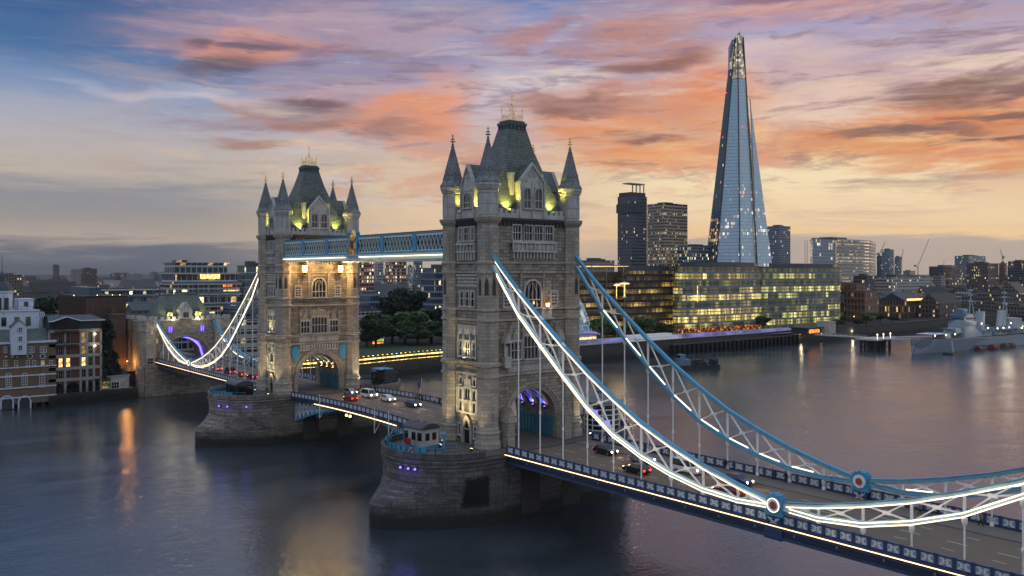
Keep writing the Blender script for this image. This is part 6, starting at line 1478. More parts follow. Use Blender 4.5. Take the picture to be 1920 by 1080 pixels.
# ------------------------------------------------------------------ background buildings
facade('apt_balcony', 3.3, 2.4, .06, .2, '#2b363f', '#a9adb0', .10, ('#ffb95e', '#ffe2a0'), 2.2, 1.0, glassvar=.8)
facade('office_dark', 3.7, 1.5, .07, .28, '#131a22', '#3f444b', .12, ('#ffd27a', '#fff0c4'), 1.2, 2.0)
facade('office_blue', 3.6, 1.6, .05, .24, '#23384c', '#5f7182', .10, ('#ffd98a', '#fff0c4'), 1.8, 3.0, rough=.08, ior=1.8)
facade('office_white', 3.6, 2.4, .1, .42, '#222a30', '#9d9a94', .1, ('#ffd27a', '#fff0c4'), 1.0, 4.0)
facade('council_brick', 2.9, 2.2, .22, .35, '#20242a', '#7b4c3c', .42, ('#ffc98a', '#fff0da'), 1.5, 5.0, bands=.2)
facade('council_pale', 2.9, 2.0, .2, .35, '#2a323c', '#8f9098', .28, ('#ffd6a0', '#fff0da'), 1.0, 6.0, bands=.2)
facade('city_low', 3.2, 2.6, .25, .4, '#1b1e22', '#5a544c', .08, ('#ffc274', '#ffe9c0'), 1.1, 7.0, bands=.3, roof='#2f302f')
facade('city_pale', 3.2, 2.8, .25, .4, '#22262b', '#7d7a76', .07, ('#ffc274', '#ffe9c0'), 1.0, 8.0, bands=.3, roof='#45464a')
facade('city_brick', 3.2, 2.6, .28, .4, '#1b1e22', '#4a3f39', .08, ('#ffb560', '#ffdca0'), 1.1, 9.0, bands=.3, roof='#2b2a2a')
facade('glass_lit', 4.0, 1.2, .06, .2, '#142322', '#5d6f72', .62, ('#c9a23a', '#ffe890'), 2.1, 10.0, bands=.65, glassvar=.8, ior=1.7, cont=1)
facade('glass_lit_b', 4.0, 1.2, .06, .2, '#142322', '#566a6a', .6, ('#b9a83a', '#f6ec98'), 1.9, 12.0, bands=.6, glassvar=.8, ior=1.7, cont=1)
facade('dark_lit', 3.5, .8, .2, .34, '#0e0f10', '#1c1a18', .5, ('#e0a03a', '#ffd67a'), 1.7, 13.0, bands=.7, cont=1)
facade('guy_dark', 3.6, 1.4, .05, .45, '#262c34', '#4a4e57', .035, ('#ffcf7a', '#ffeec0'), 1.2, 14.0, bands=.4)
facade('guy_light', 3.6, 1.2, .04, .5, '#2a2b2d', '#a59886', .28, ('#ffcf7a', '#fff0c4'), 1.3, 15.0, bands=.8)
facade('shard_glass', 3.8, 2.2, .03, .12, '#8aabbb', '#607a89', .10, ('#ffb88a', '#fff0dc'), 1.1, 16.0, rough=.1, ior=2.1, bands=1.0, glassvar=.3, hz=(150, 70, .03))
facade('shard_glass_bright', 3.8, 1.6, .05, .12, '#b3c9cc', '#8aa3a9', .14, ('#ffd89a', '#fff4da'), 1.0, 17.0, rough=.12, ior=2.1, bands=1.0, glassvar=.3, hz=(150, 70, .03))
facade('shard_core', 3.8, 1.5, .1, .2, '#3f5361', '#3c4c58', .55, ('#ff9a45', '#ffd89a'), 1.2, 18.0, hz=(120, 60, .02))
facade('shard_tip', 3.0, 1.6, .10, .10, '#8a7a66', '#e6d8c2', .8, ('#ffcf90', '#fff0d4'), 1.0, 19.0, bands=.2)
facade('news_glass', 3.9, 2.6, .03, .14, '#34506e', '#8a94a0', .16, ('#ffcf82', '#fff0d0'), 1.0, 20.0, rough=.08, ior=2.0, bands=.9, groups=3.0)
facade('news_white', 3.9, 1.2, .03, .45, '#6b655e', '#b9ab9c', .62, ('#e8b868', '#ffe2ac'), .8, 21.0, bands=.8, groups=4.0)
facade('brown_grid', 4.4, 2.6, .26, .34, '#2a1d1a', '#7a594a', .05, ('#ffb560', '#ffdca0'), 1.0, 22.0, bands=.2)
facade('hays_front', 5.0, 2.2, .28, .2, '#1d1a18', '#6a5340', .20, ('#ffb24e', '#ffd98e'), 1.2, 23.0, bands=.5)
facade('cityhall_glass', 3.6, 2.0, .05, .1, '#5f8aa0', '#a9c4cc', .38, ('#8fc0d8', '#fff2c0'), .55, 24.0, rough=.1, ior=1.9, bands=.3)
facade('tower_grid', 3.4, 2.0, .12, .2, '#2c3a48', '#77808c', .05, ('#ffe0b0', '#ffffff'), .9, 25.0, bands=.2)
facade('brown_office', 3.8, 3.0, .3, .4, '#1a1614', '#54443c', .2, ('#ffcf7a', '#ffeec0'), 1.1, 26.0, bands=.6)

def ax(name, label, cat, u0, u1, vtop, X, L, mat, z0=6.4, group=None, roof='flat', roofmat='lead', setback=0, plant=True, slabs=0, slabmat='pale_concrete', topmat=None, zt=None):
    # block aligned with the river bank: front face on plane X between two sight lines
    D_ = depth(onX(u0, 520, X)); L = min(L, max(4.0, .42 * (u1 - u0) * D_ / (.622 * FPX))); ya, yb = onX(u0, 520, X - L).y, onX(u1, 520, X).y; ym = (ya + yb) / 2
    zt = zt or onX((u0 + u1) / 2, vtop, X).z
    t = thing(name, label, cat, (X - L / 2, ym, z0), 0, group); off = local(t)
    w = MB(); w.box(X - L, ya, z0, X, yb, zt, 'tb'); w.face([(X - L, ya, zt), (X, ya, zt), (X, yb, zt), (X - L, yb, zt)]); w.build('wall', Mx[mat], t, off)
    if roof == 'flat':
        r = MB(); r.box(X - L - .2, ya - .2, zt + .01, X + .25, yb + .2, zt + .5)
        if plant:
            wy = yb - ya; r.box(X - L * .75, ya + wy * .25, zt + .5, X - L * .3, ya + wy * .6, zt + 2.6); r.box(X - L * .6, ya + wy * .68, zt + .5, X - L * .35, ya + wy * .84, zt + 1.8)
        r.build('roof', Mx[roofmat], t, off)
    else:
        r = MB(); h = min((yb - ya), L) * .28
        if roof == 'gable':
            xm = X - L / 2; r.face([(X + .3, ya - .2, zt), (X + .3, yb + .2, zt), (xm, yb + .2, zt + h), (xm, ya - .2, zt + h)]); r.face([(xm, ya - .2, zt + h), (xm, yb + .2, zt + h), (X - L - .3, yb + .2, zt), (X - L - .3, ya - .2, zt)])
            for y in (ya, yb): r.face([(X, y, zt), (xm, y, zt + h), (X - L, y, zt)])
        r.build('roof', Mx[roofmat], t, off)
    if slabs:
        s = MB(); z = z0 + slabs
        while z < zt - .5: s.box(X - L, ya - .25, z - .2, X + .45, yb + .25, z + .2); z += slabs
        s.build('floor_edge', Mx[slabmat], t, off)
    return t, (X, ya, yb, zt, L), off
# behind the far chain and the gatehouse
def riverside_flats():
    # stepped apartment block with white balcony slabs
    X = -262; t = None
    ya, yb = onX(326, 520, X).y, onX(452, 520, X).y; t = thing('apartment_block', 'large stepped apartment block with white balcony slabs behind the gatehouse', 'apartment block', (X - 12, (ya + yb) / 2, 6.4)); off = local(t)
    z = [onX(380, v, X).z for v in (619, 596, 575, 552, 533, 513, 505)]
    w = MB(); sl = MB(); gl = MB()
    for k in range(5):
        zb, zt = (6.4 if k == 0 else z[k]), z[k + 1]; i = .8 * (k > 3)
        w.box(X - 24, ya + 1.2 + i, zb, X - 1.6 - i, yb - i, zt, 'tb'); sl.box(X - 25, ya - .2 + i, zt - .25, X + .3 - i, yb + .3 - i, zt + .25)
        gl.box(X + .1 - i, ya + .1 + i, zt + .25, X + .18 - i, yb - i, zt + 1.25) if k < 4 else None
    w.build('wall', Mx['apt_balcony'], t, off); sl.build('balcony_slab', Mx['pale_concrete'], t, off); gl.build('balustrade', Mx['glass_blue'], t, off)
    p = MB(); y0, y1 = onX(333, 510, X).y, onX(432, 510, X).y; zt = onX(380, 494, X).z; p.box(X - 18, y0, z[5] + .2, X - 4, y1, zt); p.box(X - 19, y0 - .6, zt, X - 3, y1 + .6, zt + .4); p.box(X - 14, y0 + 2, zt + .4, X - 9, y0 + 7, zt + 1.6); p.build('penthouse', Mx['apt_balcony'], t, off)
    for u, v, wd in ((392, 517, 26), (432, 533, 15), (432, 548, 12), (397, 517, 8)):
        pass
    pc = MB()
    for k in range(7): y = ya + 2 + k * (yb - ya - 4) / 6; pc.box(X - .4, y - .12, 6.4, X - .1, y + .12, z[4])
    pc.build('column', Mx['pale_concrete'], t, off)
    for (u0, u1, v0, v1, mt) in ((375, 413, 513, 523, 'window_lit'), (418, 436, 529, 538, 'orange_glow'), (418, 446, 544, 552, 'window_lit')):
        q = MB(); XX = X - 1.5; a, b = onX(u0, 520, XX).y, onX(u1, 520, XX).y; zl, zh = onX(400, v1, XX).z, onX(400, v0, XX).z; n = 6
        for k in range(n): q.box(XX - .1, a + (b - a) * k / n + .12, zl, XX + .06, a + (b - a) * (k + 1) / n - .12, zh)
        q.build('lit_window', Mx[mt], t, off)
riverside_flats()
ax('apartment_block', 'darker glass-fronted flats right of the stepped apartment block', 'apartment block', 445, 500, 500, -270, 22, 'office_blue', slabs=3.4)
ax('glass_office', 'low green-blue glazed block under the stepped apartments', 'office', 418, 500, 575, -240, 14, 'office_blue', roofmat='glass_blue', plant=False)
ax('office_block', 'grey-banded block right behind the gatehouse turret', 'office', 402, 500, 598, -215, 18, 'office_white', slabs=3.6)
ax('glass_office', 'long low glazed roof storey above the fin-clad building', 'office', 168, 300, 546, -330, 20, 'office_blue', plant=False, roofmat='glass_blue')
ax('terrace_house', 'dim blue-roofed terrace between fin-clad building and gatehouse', 'terrace', 236, 300, 582, -255, 16, 'city_low', roof='gable')
# between the towers
ax('council_tower', 'brick council tower block beside the far tower, seen under the walkway', 'tower block', 662, 702, 470, -470, 18, 'council_brick', slabs=2.9)
ax('council_tower', 'brick council tower block in the middle of the gap under the walkway', 'tower block', 722, 762, 488, -520, 18, 'council_brick', slabs=2.9)
ax('tower_block', 'pale narrow tower block squeezed between the two brick council towers', 'tower block', 703, 719, 488, -620, 16, 'council_pale')
ax('tower_block', 'distant blue-grey tower beyond the trees under the walkway', 'tower block', 775, 792, 490, -900, 20, 'tower_grid')
ax('tower_block', 'distant white tower left of the blue-grey one under the walkway', 'tower block', 764, 774, 500, -880, 20, 'council_pale')
ax('office_block', 'grey office with one warm window behind the park trees', 'office', 652, 722, 582, -262, 22, 'office_white', slabs=3.6)
ax('glass_pavilion', 'glazed upper storey with vertical fins on the grey park office', 'office', 660, 712, 548, -266, 16, 'office_blue', plant=False, z0=19)
ax('glass_office', 'blue banded glass office against the left edge of the near tower', 'office', 790, 862, 504, -300, 30, 'office_blue', slabs=3.7, slabmat='navy_paint')
ax('school_building', 'low pale roof behind the big park tree', 'building', 715, 795, 556, -340, 20, 'office_white', plant=False)
t, g, off = ax('park_cafe', 'lit cafe with red and green awning lights at the park edge', 'cafe', 686, 720, 664, -236, 8, 'office_dark', plant=False)
q = MB(); X, ya, yb, zt, L = g; q.box(X + .05, ya + .3, 8.2, X + .15, yb - .3, 9.4); q.build('lit_window', Mx['window_green'], t, off); q = MB(); q.box(X + .05, ya + .3, 7.2, X + .15, yb - .3, 7.9); q.build('lit_window', Mx['orange_glow'], t, off)
for k, (u, vb, vt, X, r, m, lb) in enumerate(((705, 670, 585, -228, 11, 'leaf_dark', 'rounded tree beside the far tower at the park edge'), (752, 668, 538, -262, 16, 'leaf_deep', 'tallest dark tree in the park between the towers'), (760, 668, 582, -236, 14, 'leaf_mid', 'mid-green round tree in the centre of the park'), (808, 668, 600, -228, 15, 'leaf_dark', 'broad tree in the park next to the near tower'), (784, 668, 610, -224, 10, 'leaf_dark', 'small round tree in front of the park clump'), (832, 668, 575, -250, 14, 'leaf_deep', 'dark tree touching the near tower edge'), (735, 668, 600, -240, 13, 'leaf_deep', 'dark tree left of the mid-green one in the park'), (688, 668, 618, -232, 9, 'leaf_dark', 'small tree partly behind the far tower turret'))):
    tree_at(u, vb, vt, X, r, lb, mat=m, n=5200, var=k % 3, group='trees in the park')
# lit quay railing between the towers
t = thing('quay_railing', 'long quay railing strung with rows of yellow lights below the park', 'railing', (-172, 95, 6.5)); off = local(t); e = MB(); d_ = MB()
pts = [(-168.5, 26), (-168.3, 60), (-174.2, 90), (-176.2, 112), (-172, 128)]
for a, b in zip(pts, pts[1:]):
    A, Bv = Vector((*a, 0)), Vector((*b, 0)); n = int((Bv - A).length / 2.2)
    for z, hh in ((8.9, .14), (7.75, .5), (6.3, .12)):
        for i in range(n): p, q = A.lerp(Bv, (i + .08) / n), A.lerp(Bv, (i + (.92 if z < 8.5 else .35)) / n); e.bar(p + Vector((.4, 0, z)), q + Vector((.4, 0, z)), .12, hh)
    for i in range(n + 1): p = A.lerp(Bv, i / n); d_.bar(p + Vector((.1, 0, 6.3)), p + Vector((.1, 0, 9.0)), .12)
    d_.bar(A + Vector((.1, 0, 9.0)), Bv + Vector((.1, 0, 9.0)), .14)
d_.build('rail', Mx['black_metal'], t, off); e.build('light_row', Mx['rail_yellow'], t, off)
def globe_lamp(u, v, X, label, grp, mat='lamp_white', e=0, col=(1, .8, .5)):
    P = onX(u, v, X); h = P.z - 6.5; s = thing('street_lamp', label, 'street lamp', (P.x, P.y, 6.5), 0, grp); m = MB(); m.tube((0, 0, 0), (0, 0, h), .12, 6, .07); m.lathe([(.2, h - .3), (.3, h - .15)], 6); m.build('pole', Mx['black_metal'], s); g = MB(); g.ball((0, 0, h + .15), .38, 8, 5); g.build('globe', Mx[mat], s)
    if e: lamp('POINT', (0.8, 0, h + .1), e, col, s, r=.4)
for u, v, lb in ((701, 677, 'globe lamp on the park quay close to the far tower'), (788, 672, 'globe lamp on the park quay half way to the near tower'), (685, 690, 'orange globe lamp low beside the far tower turret')):
    globe_lamp(u, v, -177, lb, 'globe lamps on the park quay', 'lamp_warm', 300)
# right of the near tower
def city_hall():
    P = onX(1045, 600, -215); t = thing('glass_egg_building', 'egg-shaped glass building half hidden behind the near tower', 'building', (P.x, P.y, 6.4)); g = MB(); f = MB(); n = 32; R = []
    prof = [(0, 16.5), (1.6, 17.8), (5, 17.6), (9.5, 16.4), (15.2, 14.2), (19, 12.4), (22.6, 10.3), (26, 7.8), (29, 5.0), (31.5, .4)]; m = len(prof) - 1; h = 31.5
    for z, r in prof: R.append([(r * math.cos(2 * PI * k / n), r * math.sin(2 * PI * k / n), z) for k in range(n)])
    for i in range(m):
        for k in range(n): j = (k + 1) % n; g.face([R[i][k], R[i][j], R[i + 1][j], R[i + 1][k]], [(k * 3.4, prof[i][0]), (k * 3.4 + 3.4, prof[i][0]), (k * 3.4 + 3.4, prof[i + 1][0]), (k * 3.4, prof[i + 1][0])])
    g.build('glazing', Mx['cityhall_glass'], t)
    for i in range(1, m): 
        for k in range(n): f.bar(R[i][k], R[i][(k + 1) % n], .22, .16)
    for k in range(0, n): 
        for i in range(m): f.bar(R[i][k], R[i + 1][(k + 1) % n], .16, .16)
    f.build('frame', Mx['pale_paint'], t)
city_hall()
def lit_block(name, label, poly, zt, mat, fh, n_open=1, cap='lead', finz=None, fincol='slate_plain'):
    c = Vector((sum(p[0] for p in poly) / len(poly), sum(p[1] for p in poly) / len(poly), 6.4)); t = thing(name, label, 'office block', c); off = local(t); w = MB(); w.prism(poly, 6.4, zt); w.build('wall', Mx[mat], t, off)
    s = MB(); z = 6.4 + fh
    def grow(d): return [(c.x + (x - c.x) * (1 + d / 30), c.y + (y - c.y) * (1 + d / 30)) for x, y in poly]
    while z < zt - 1: s.prism(grow(.55), z - .16, z + .16, bottom=True); z += fh
    s.build('floor_edge', Mx[fincol], t, off); r = MB(); r.prism(grow(.9), zt, zt + .7, bottom=True); r.prism(grow(-5), zt + .7, zt + 3.0); r.build('roof', Mx[cap], t, off); return t, off
Xf = -194
def Y(u, X=Xf): return onX(u, 560, X).y
curve = [(Xf - 7, Y(1262, Xf - 7)), (Xf - 2.4, Y(1272, Xf - 2.4)), (Xf, Y(1300)), (Xf + .8, Y(1345)), (Xf, Y(1395)), (Xf - 1.5, Y(1428, Xf - 1.5))]
t, off = lit_block('glass_office', 'big curved glass office with floors lit yellow and a red-lit ground floor', [(Xf - 45, Y(1263, Xf - 45)), *curve, (Xf - 45, Y(1430, Xf - 45))], onX(1350, 501, Xf).z, 'glass_lit', 4.0)
q = MB()
for k in range(16): a = Y(1268) + (Y(1425) - Y(1268)) * k / 16; q.box(Xf + .9, a + .3, 7.0, Xf + 1.1, a + (Y(1425) - Y(1268)) / 16 - .4, 9.8)
q.build('shopfront', Mx['shop_glow'], t, off)
m = MB(); a = onX(1308, 560, Xf + 1.4).y; m.box(Xf + 1.2, a - .18, 24, Xf + 1.5, a + .18, 33); m.build('lit_mast', Mx['window_lit'], t, off)
b0 = Y(1433, Xf + 1); b1 = Y(1574, Xf + 3)
t, off = lit_block('glass_office', 'straight glass office lit yellow-green floor by floor, right of the curved one', [(Xf - 40, Y(1434, Xf - 40)), (Xf - 1, b0), (Xf + 2.5, (b0 + b1) / 2), (Xf + 3, b1), (Xf - 40, Y(1576, Xf - 40))], onX(1500, 503, Xf).z, 'glass_lit_b', 4.0)
a0, a1 = Y(1174, -204), Y(1261, -204)
lit_block('dark_office', 'dark fin-clad office with rows of amber windows behind the lamp mast', [(-240, Y(1174, -240)), (-204, a0), (-204, a1), (-240, Y(1262, -240))], onX(1215, 508, -204).z, 'dark_lit', 3.5, fincol='black_metal')
a0, a1 = Y(1083, -212), Y(1172, -212)
t, off = lit_block('dark_office', 'shadowy terraced office with a glowing flat canopy, left of the lamp mast', [(-250, Y(1083, -250)), (-212, a0), (-212, a1), (-250, Y(1173, -250))], onX(1130, 520, -212).z, 'dark_lit', 3.5, fincol='grey_metal')
cz = onX(1140, 499, -210).z; q = MB(); q.box(-236, Y(1108, -210), cz, -208, Y(1180, -210), cz + .6); q.build('canopy', Mx['concrete'], t, off); q = MB(); q.box(-235, Y(1111, -210), cz - .14, -209, Y(1176, -210), cz - .02); q.build('canopy_light', Mx['window_lit'], t, off); q = MB()
for u in (1112, 1140, 1172): q.box(-211.3, Y(u, -210) - .2, 30, -210.9, Y(u, -210) + .2, cz)
q.build('canopy_post', Mx['grey_metal'], t, off)
ax('office_block', 'low grey block with roof masts above the terraced office', 'office', 1082, 1152, 489, -420, 20, 'city_pale')
# lamp masts
for u, vt, X, lb, k in ((1171, 531, -186, 'tall mast with a glowing disc lamp in front of the dark offices', 1.0), (1156, 534, -190, 'second slimmer mast with disc lamp left of the tall one', .6)):
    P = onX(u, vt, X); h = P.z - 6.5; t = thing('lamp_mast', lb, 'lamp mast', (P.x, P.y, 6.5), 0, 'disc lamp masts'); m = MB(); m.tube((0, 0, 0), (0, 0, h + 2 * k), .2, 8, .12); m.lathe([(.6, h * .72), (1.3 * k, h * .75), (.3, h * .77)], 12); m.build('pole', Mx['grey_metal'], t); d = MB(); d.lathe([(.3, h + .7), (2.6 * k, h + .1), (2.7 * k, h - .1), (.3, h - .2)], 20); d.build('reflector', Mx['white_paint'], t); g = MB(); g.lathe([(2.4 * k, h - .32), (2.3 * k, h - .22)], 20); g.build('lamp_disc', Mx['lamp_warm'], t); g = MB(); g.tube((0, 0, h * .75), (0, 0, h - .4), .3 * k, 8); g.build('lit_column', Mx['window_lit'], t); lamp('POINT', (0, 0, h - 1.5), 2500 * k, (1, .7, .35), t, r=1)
# hospital towers
X = -545
t, g, off = ax('hospital_tower', 'dark slab tower with overhanging lecture theatre storey, left of the Shard-like spire', 'tower', 1158, 1213, 368, X, 22, 'guy_dark', z0=6.4, plant=False, roofmat='slate_plain'); t['label'] = 'dark slab tower with a jutting upper storey and a flat canopy on its roof'
_, ya, yb, zt, L = g; q = MB(); za, zb = onX(1180, 398, X).z, onX(1180, 381, X).z; q.box(X - L, ya - 2.2, za, X + 3, ya + (yb - ya) * .62, zb); q.box(X - L + 1, ya + 1, zt + .5, X - 2, yb - .2, onX(1190, 360, X).z); q.build('jutting_storey', Mx['slate_plain'], t, off)
q = MB(); zc_ = onX(1195, 345, X).z
for k in range(4): y = onX(1186 + k * 7, 350, X - 6).y; q.tube((X - 6, y, zt), (X - 6, y, zc_), .7, 8)
q.box(X - 12, onX(1182, 345, X).y, zc_, X - 2, onX(1212, 345, X).y, zc_ + 1.2); q.build('roof_canopy', Mx['pale_concrete'], t, off)
ax('hospital_block', 'broad banded tower with rows of amber windows joined to the dark slab tower', 'tower', 1213.5, 1289, 382, X + 4, 26, 'guy_light', slabs=3.6, slabmat='concrete')
ax('office_block', 'low dark block filling the gap at the foot of the great glass spire', 'office', 1270, 1346, 462, -500, 20, 'office_blue')
ax('office_block', 'tall grey-blue office with rooftop masts right of the great glass spire', 'office', 1438, 1482, 424, -640, 22, 'tower_grid')
def spire():
    D = 974; P = at(1382, HV, D); rz = math.atan2(RGT.y, RGT.x); s = D / FPX
    t = thing('glass_spire', 'very tall tapering glass skyscraper with a bright open tip', 'skyscraper', (P.x, P.y, 6.4), rz); X = lambda u: (u - 1382) * s; Z = lambda v: (HV - v) * s + CZ - 6.4
    zb = 0.0; eb = lambda u0, v0, u1, v1, v: u0 + (u1 - u0) * (v - v0) / (v1 - v0)
    def quad(mb, pts, th=1.2):
        # pts: (x, y, z) loop facing -y
        A = [Vector(p) for p in pts]; n = (A[1] - A[0]).cross(A[-1] - A[0]).normalized(); Bk = [p - n * th for p in A]; mb.face(A); mb.face(Bk[::-1])
        for k in range(len(A)): j = (k + 1) % len(A); mb.face([A[k], Bk[k], Bk[j], A[j]])
    VB = HV + (CZ - 6.4) / s     # ground row at this distance
    L = lambda v: eb(1323, 495, 1374, 62, v); R_ = lambda v: eb(1443, 495, 1393, 62, v)
    s1 = lambda v: eb(1336, 495, 1375, 100, v); s2 = lambda v: eb(1375, 495, 1382.5, 60, v); s3 = lambda v: eb(1407, 495, 1393, 70, v)
    # core
    c = MB(); 
    lv = [VB, 495, 300, 150, 72]
    for a, b in zip(lv, lv[1:]):
        P0 = [(X(L(a) + 2), 6, Z(a)), (X(s2(a)), -22 * (a - 40) / 450, Z(a)), (X(s3(a)), -20 * (a - 40) / 450, Z(a)), (X(R_(a) - 2), 10, Z(a)), (X(s2(a)), 40, Z(a))]; Q0 = [(X(L(b) + 2), 6, Z(b)), (X(s2(b)), -22 * (b - 40) / 450, Z(b)), (X(s3(b)), -20 * (b - 40) / 450, Z(b)), (X(R_(b) - 2), 10, Z(b)), (X(s2(b)), 40, Z(b))]
        for k in range(5): j = (k + 1) % 5; c.face([P0[k], P0[j], Q0[j], Q0[k]])
    c.build('core', Mx['shard_core'], t)
    def shard(f0, f1, y0, y1, vt, mat, gap=.9):
        m = MB(); a, b = VB, vt; d = lambda v: (v - 40) / 455
        quad(m, [(X(f0(a) + gap), y0 * d(a), Z(a)), (X(f1(a) - gap), y1 * d(a), Z(a)), (X(f1(b) - gap * .3), y1 * d(b), Z(b)), (X(f0(b) + gap * .3), y0 * d(b), Z(b))]); return m.build('glass_facet', Mx[mat], t)
    shard(L, s1, 0, -14, 130, 'shard_core'); shard(s1, s2, -16, -27, 150, 'shard_glass'); shard(s2, s3, -27, -24, 150, 'shard_glass_bright', 1.2)  # facet colours differ: brightness of the sky reflection painted into the glass
    R2 = lambda v: eb(1443, 495, 1405, 190, v) if v > 190 else 1405; s4 = lambda v: eb(1410, 495, 1404, 190, v); shard(s4, R2, -22, -10, 188, 'shard_glass_bright', .4)
    shard(s1, s2, -16, -27.2, 78, 'shard_tip', .4) if False else None
    m = MB(); d = lambda v: (v - 40) / 455
    for f0, f1, y0, y1, v0, v1, e0, e1 in ((s1, s2, -16, -27, 149, 76, .35, .8), (s1, s2, -15, -24, 149, 64, .75, 1.0), (s2, s3, -27, -24, 149, 56, .05, .45), (s2, s3, -24, -20, 149, 66, .4, .85), (L, s1, -2, -13, 130, 84, .8, 1.0)):
        q0, q1 = f0(v1), f1(v1); quad(m, [(X(f0(v0)), y0 * d(v0), Z(v0)), (X(f1(v0)), y1 * d(v0), Z(v0)), (X(q0 + (q1 - q0) * e1), y1 * d(v1), Z(v1)), (X(q0 + (q1 - q0) * e0), y0 * d(v1), Z(v1 + 3))], .5)
    m.build('open_tip', Mx['shard_tip'], t)
    r = MB()
    for u, v in ((1348, 262), (1385, 242), (1350, 352), (1384, 365), (1357, 178)): r.ball((X(u), -30 * (v - 40) / 455 - 3, Z(v)), .5, 6, 4)
    r.build('warning_light', Mx['red_beacon'], t)
    fr = MB()
    for f, y in ((s1, -17), (s2, -28.5), (s3, -26)): fr.bar((X(f(VB)), y * d(VB), Z(VB)), (X(f(70)), y * d(70), Z(70)), 1.0, 1.0)
    fr.build('edge_fin', Mx['slate_plain'], t)
spire()
def news():
    X = -430; Yn = lambda u: onX(u, 480, X).y; zt = onX(1560, 449, X).z; t = thing('glass_office', 'wide modern office, half blue glass and half rounded pale louvred front', 'office block', (X - 15, Yn(1575), 6.4)); off = local(t)
    w = MB(); w.prism([(X - 40, onX(1519, 480, X - 40).y), (X, Yn(1524)), (X, Yn(1567)), (X - 40, onX(1567, 480, X - 40).y)], 6.4, zt); w.build('wall', Mx['news_glass'], t, off); ya, yb = Yn(1568), Yn(1644); c = MB(); P = [(X - 40, onX(1568, 480, X - 40).y), (X + 1, ya), (X + 2.2, ya + (yb - ya) * .42)] + [(X + 2 - 9 * (i / 6) ** 2, ya + (yb - ya) * (.5 + .5 * i / 6)) for i in range(7)] + [(X - 40, onX(1642, 480, X - 40).y)]
    c.prism(P, 6.4, zt + .8); c.build('louvred_wing', Mx['news_white'], t, off); s = MB(); z = 10
    while z < zt: s.prism([(x + .5 if x > X - 30 else x, y) for x, y in P], z - .35, z + .35, bottom=True); z += 3.9
    s.build('louvre', Mx['pale_concrete'], t, off); r = MB(); r.prism([(X - 40, onX(1519, 480, X - 40).y), (X + .3, Yn(1523)), (X + .3, Yn(1567)), (X - 40, onX(1567, 480, X - 40).y)], zt + .02, zt + .8); r.box(X - 25, Yn(1572), zt + .8, X - 8, Yn(1600), zt + 3.4); r.build('roof', Mx['lead'], t, off); k = MB(); y = Yn(1512)
    for i in range(6): k.bar((X - 1, y, 20 + i * 6), (X - 1, Yn(1519), 20 + i * 6), .3)
    for u in (1511, 1515): k.bar((X - 1, Yn(u), 6.4), (X - 1, Yn(u), zt - 2), .35)
    k.build('scaffold', Mx['grey_metal'], t, off)
news()
ax('brown_building', 'plain reddish brown building with small square windows next to the glass offices', 'building', 1584, 1646, 547, -200, 34, 'brown_grid', plant=False, roofmat='brown_brick')
ax('brown_building', 'brown stepped roof block above the small square windows', 'building', 1577, 1624, 533, -222, 12, 'brown_grid', plant=False, roofmat='brown_brick')
ax('office_block', 'long low white office with a yellow-lit strip of windows', 'office', 1632, 1748, 519, -400, 26, 'office_white', slabs=7.2)
ax('office_block', 'white office stub with small windows right of the yellow-lit strip', 'office', 1749, 1772, 516, -396, 20, 'city_pale')
for k, (u0, u1, lb) in enumerate(((1646, 1733, 'bow-fronted brown warehouse with arched windows and slate roof'), (1737, 1776, 'narrow brown warehouse bay with a tall lit opening'))):
    X = -205; t, g, off = ax('brick_wharf', lb, 'warehouse', u0, u1, 566, X, 26, 'hays_front', roof='gable', roofmat='slate_plain'); X, ya, yb, zt, L = g; q = MB(); n = max(3, int((yb - ya) / 5))
    for i in range(n + 1): y = ya + (yb - ya) * i / n; q.box(X, y - .5, 6.4, X + .7, y + .5, zt)
    q.box(X - .2, ya, zt - .4, X + 1.0, yb, zt + .5); q.build('pilaster', Mx['brown_brick'], t, off); q = MB(); y = ya + (yb - ya) * (.82 if k == 0 else .3); 
    if k: q.box(X + .05, y - 2, 8, X + .15, y + 2, zt - 6); q.build('lit_opening', Mx['window_lit'], t, off)
    e = MB()
    for i in range(10): yy = ya + (yb - ya) * (i + .5) / 10; e.box(X + .1, yy - 1.2, zt + .6, X + .3, yy + 1.2, zt + 2.2)
    e.build('attic_window', Mx['window_lit' if k == 0 else 'window_lit_dim'], t, off)
